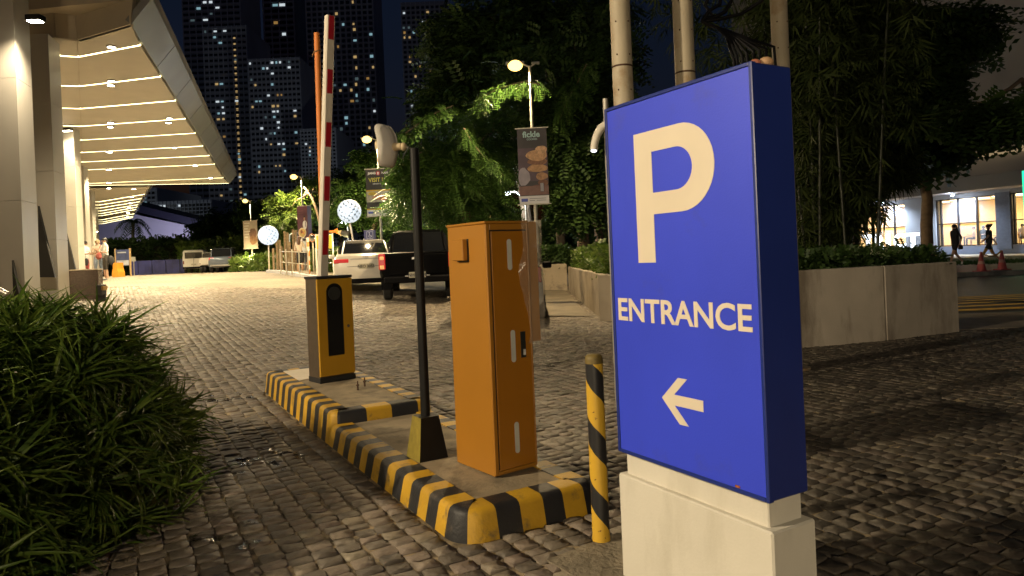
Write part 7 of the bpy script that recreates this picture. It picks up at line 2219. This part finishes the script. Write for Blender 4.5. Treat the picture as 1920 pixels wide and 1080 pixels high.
for q in ([(1316, 40), (1330, 20), (1350, 8), (1352, -20)], [(1316, 40), (1336, 30), (1322, 10), (1336, -20)], [(1318, 41), (1352, 35), (1390, 26), (1430, 0)], [(1320, 42), (1360, 22), (1372, 0), (1370, -20)]):
    part('cable', MB().tube([tuple(P(x, y, 6.6) - cb0) for x, y in q], .018, 7), cb_m, t, 60)

# ================================================================= BAMBOO AND TREES ON THE RIGHT
bb = Vector((4.6, 11.0, .8))
t = thing('bamboo', 'tall dark bamboo clump rising from the long planter', 'bamboo', bb, 0, 'trees right of the blue sign')
bm_c = mat('bamboo_cane', (.018, .022, .009), .5, var=.2)
tips = []
for k in range(26):
    px = random.uniform(1510, 1650); d = random.uniform(10.3, 12.5); px = px if random.random() < .15 else min(px, 1590)
    g = Vector((*gxy(px, d), .8)); lean = Vector((random.gauss(.1, .45), random.gauss(0, .4), random.uniform(4.2, 6.0)))
    ps = [g, g + lean * .5 + Vector((0, 0, .2)), g + lean, g + lean * 1.25 + Vector((lean.x * .6, 0, -.4))]
    part('cane', MB().tube([tuple(p - bb) for p in ps], [.025, .022, .014, .005], 7), bm_c, t, 60)
    for q in range(7): tips.append((tuple(ps[1].lerp(ps[3], q / 6) + Vector((0, 0, -.3))), (.55, .55, .8), 1))
    for q in range(2): tips.append((tuple(ps[0].lerp(ps[1], .45 + .3 * q)), (.5, .5, .6), .7))
tips = [q for q in tips if not (960 + F_PX * q[0][0] / q[0][1] > 1585 and q[0][2] < 2.6)]
tips += [(tuple(P(1630, 385, 11)), (.34, .3, .20), 1.6), (tuple(P(1560, 420, 11)), (.5, .3, .3), 2.0), (tuple(P(1600, 350, 11)), (.5, .4, .5), 2.5)]
V, F_, pos = leaf_cloud(tips, 4400, 'lance', (.7, 1.25), None, .5, .7)
o = link('foliage', fast_mesh('foliage', V - np.array(bb), F_, lf_bam), t); o['kind'] = 'stuff'
tr, g = trunk_([(1738, 480), (1737, 420), (1739, 372), (1728, 320), (1714, 270)], 15.5, .135, .09)
tree('tree with a knotted trunk standing before the shop column', g, tr, [E_(1680, 180, 15, 90, 70, w=2), E_(1600, 90, 15, 110, 90, w=2.2), E_(1710, 90, 15.5, 95, 80, w=2.2), E_(1790, 50, 16, 62, 50, w=1.1), E_(1640, 260, 14.5, 70, 60, w=1.2), E_(1745, 275, 15, 50, 22, w=.8), E_(1560, 200, 15, 60, 80, w=1.3)], 4200, 'pinnate', lf_dark, (.7, 1.15), 15)
tr, g = trunk_([(1985, 480), (1975, 380), (1950, 250), (1930, 180)], 13, .16, .09)
tree('leafy tree leaning into view at the street edge above the green sign', g, tr, [E_(1885, 215, 12.5, 50, 34, w=1.4), E_(1830, 215, 12.5, 40, 28, w=1)], 800, 'pinnate', lf_dark, (.55, .9), 12)
tr, g = trunk_([(1602, 480), (1600, 380), (1595, 300)], 13.5, .10, .08)
tree('dark upright trunk among the bamboo leaves', g, tr, [E_(1560, 300, 13.5, 70, 60), E_(1650, 310, 13.5, 50, 40)], 900, 'lance', lf_bam, (.8, 1.3), 12)
# small leaves and debris on the plaza
dry = leaf_mat('dry_leaf', (.30, .10, .02), (.20, .09, .03), .7, .2, .3)
for (px, py) in ((491, 843), (700, 700), (560, 905)):
    q = Zp(px, py, .004); o = MB().add([(-.018, 0, .006), (0, -.012, .0), (.022, .002, .008), (.002, .014, .012)], [(0, 1, 2, 3)]).build('fallen_leaf', dry, None, None, q, random.uniform(0, 6))
    tag(o, 'small dry orange leaf on the cobbles %s' % {491: 'left of the island', 700: 'on the island top', 560: 'near the camera beside the kerb'}[px], 'leaf')
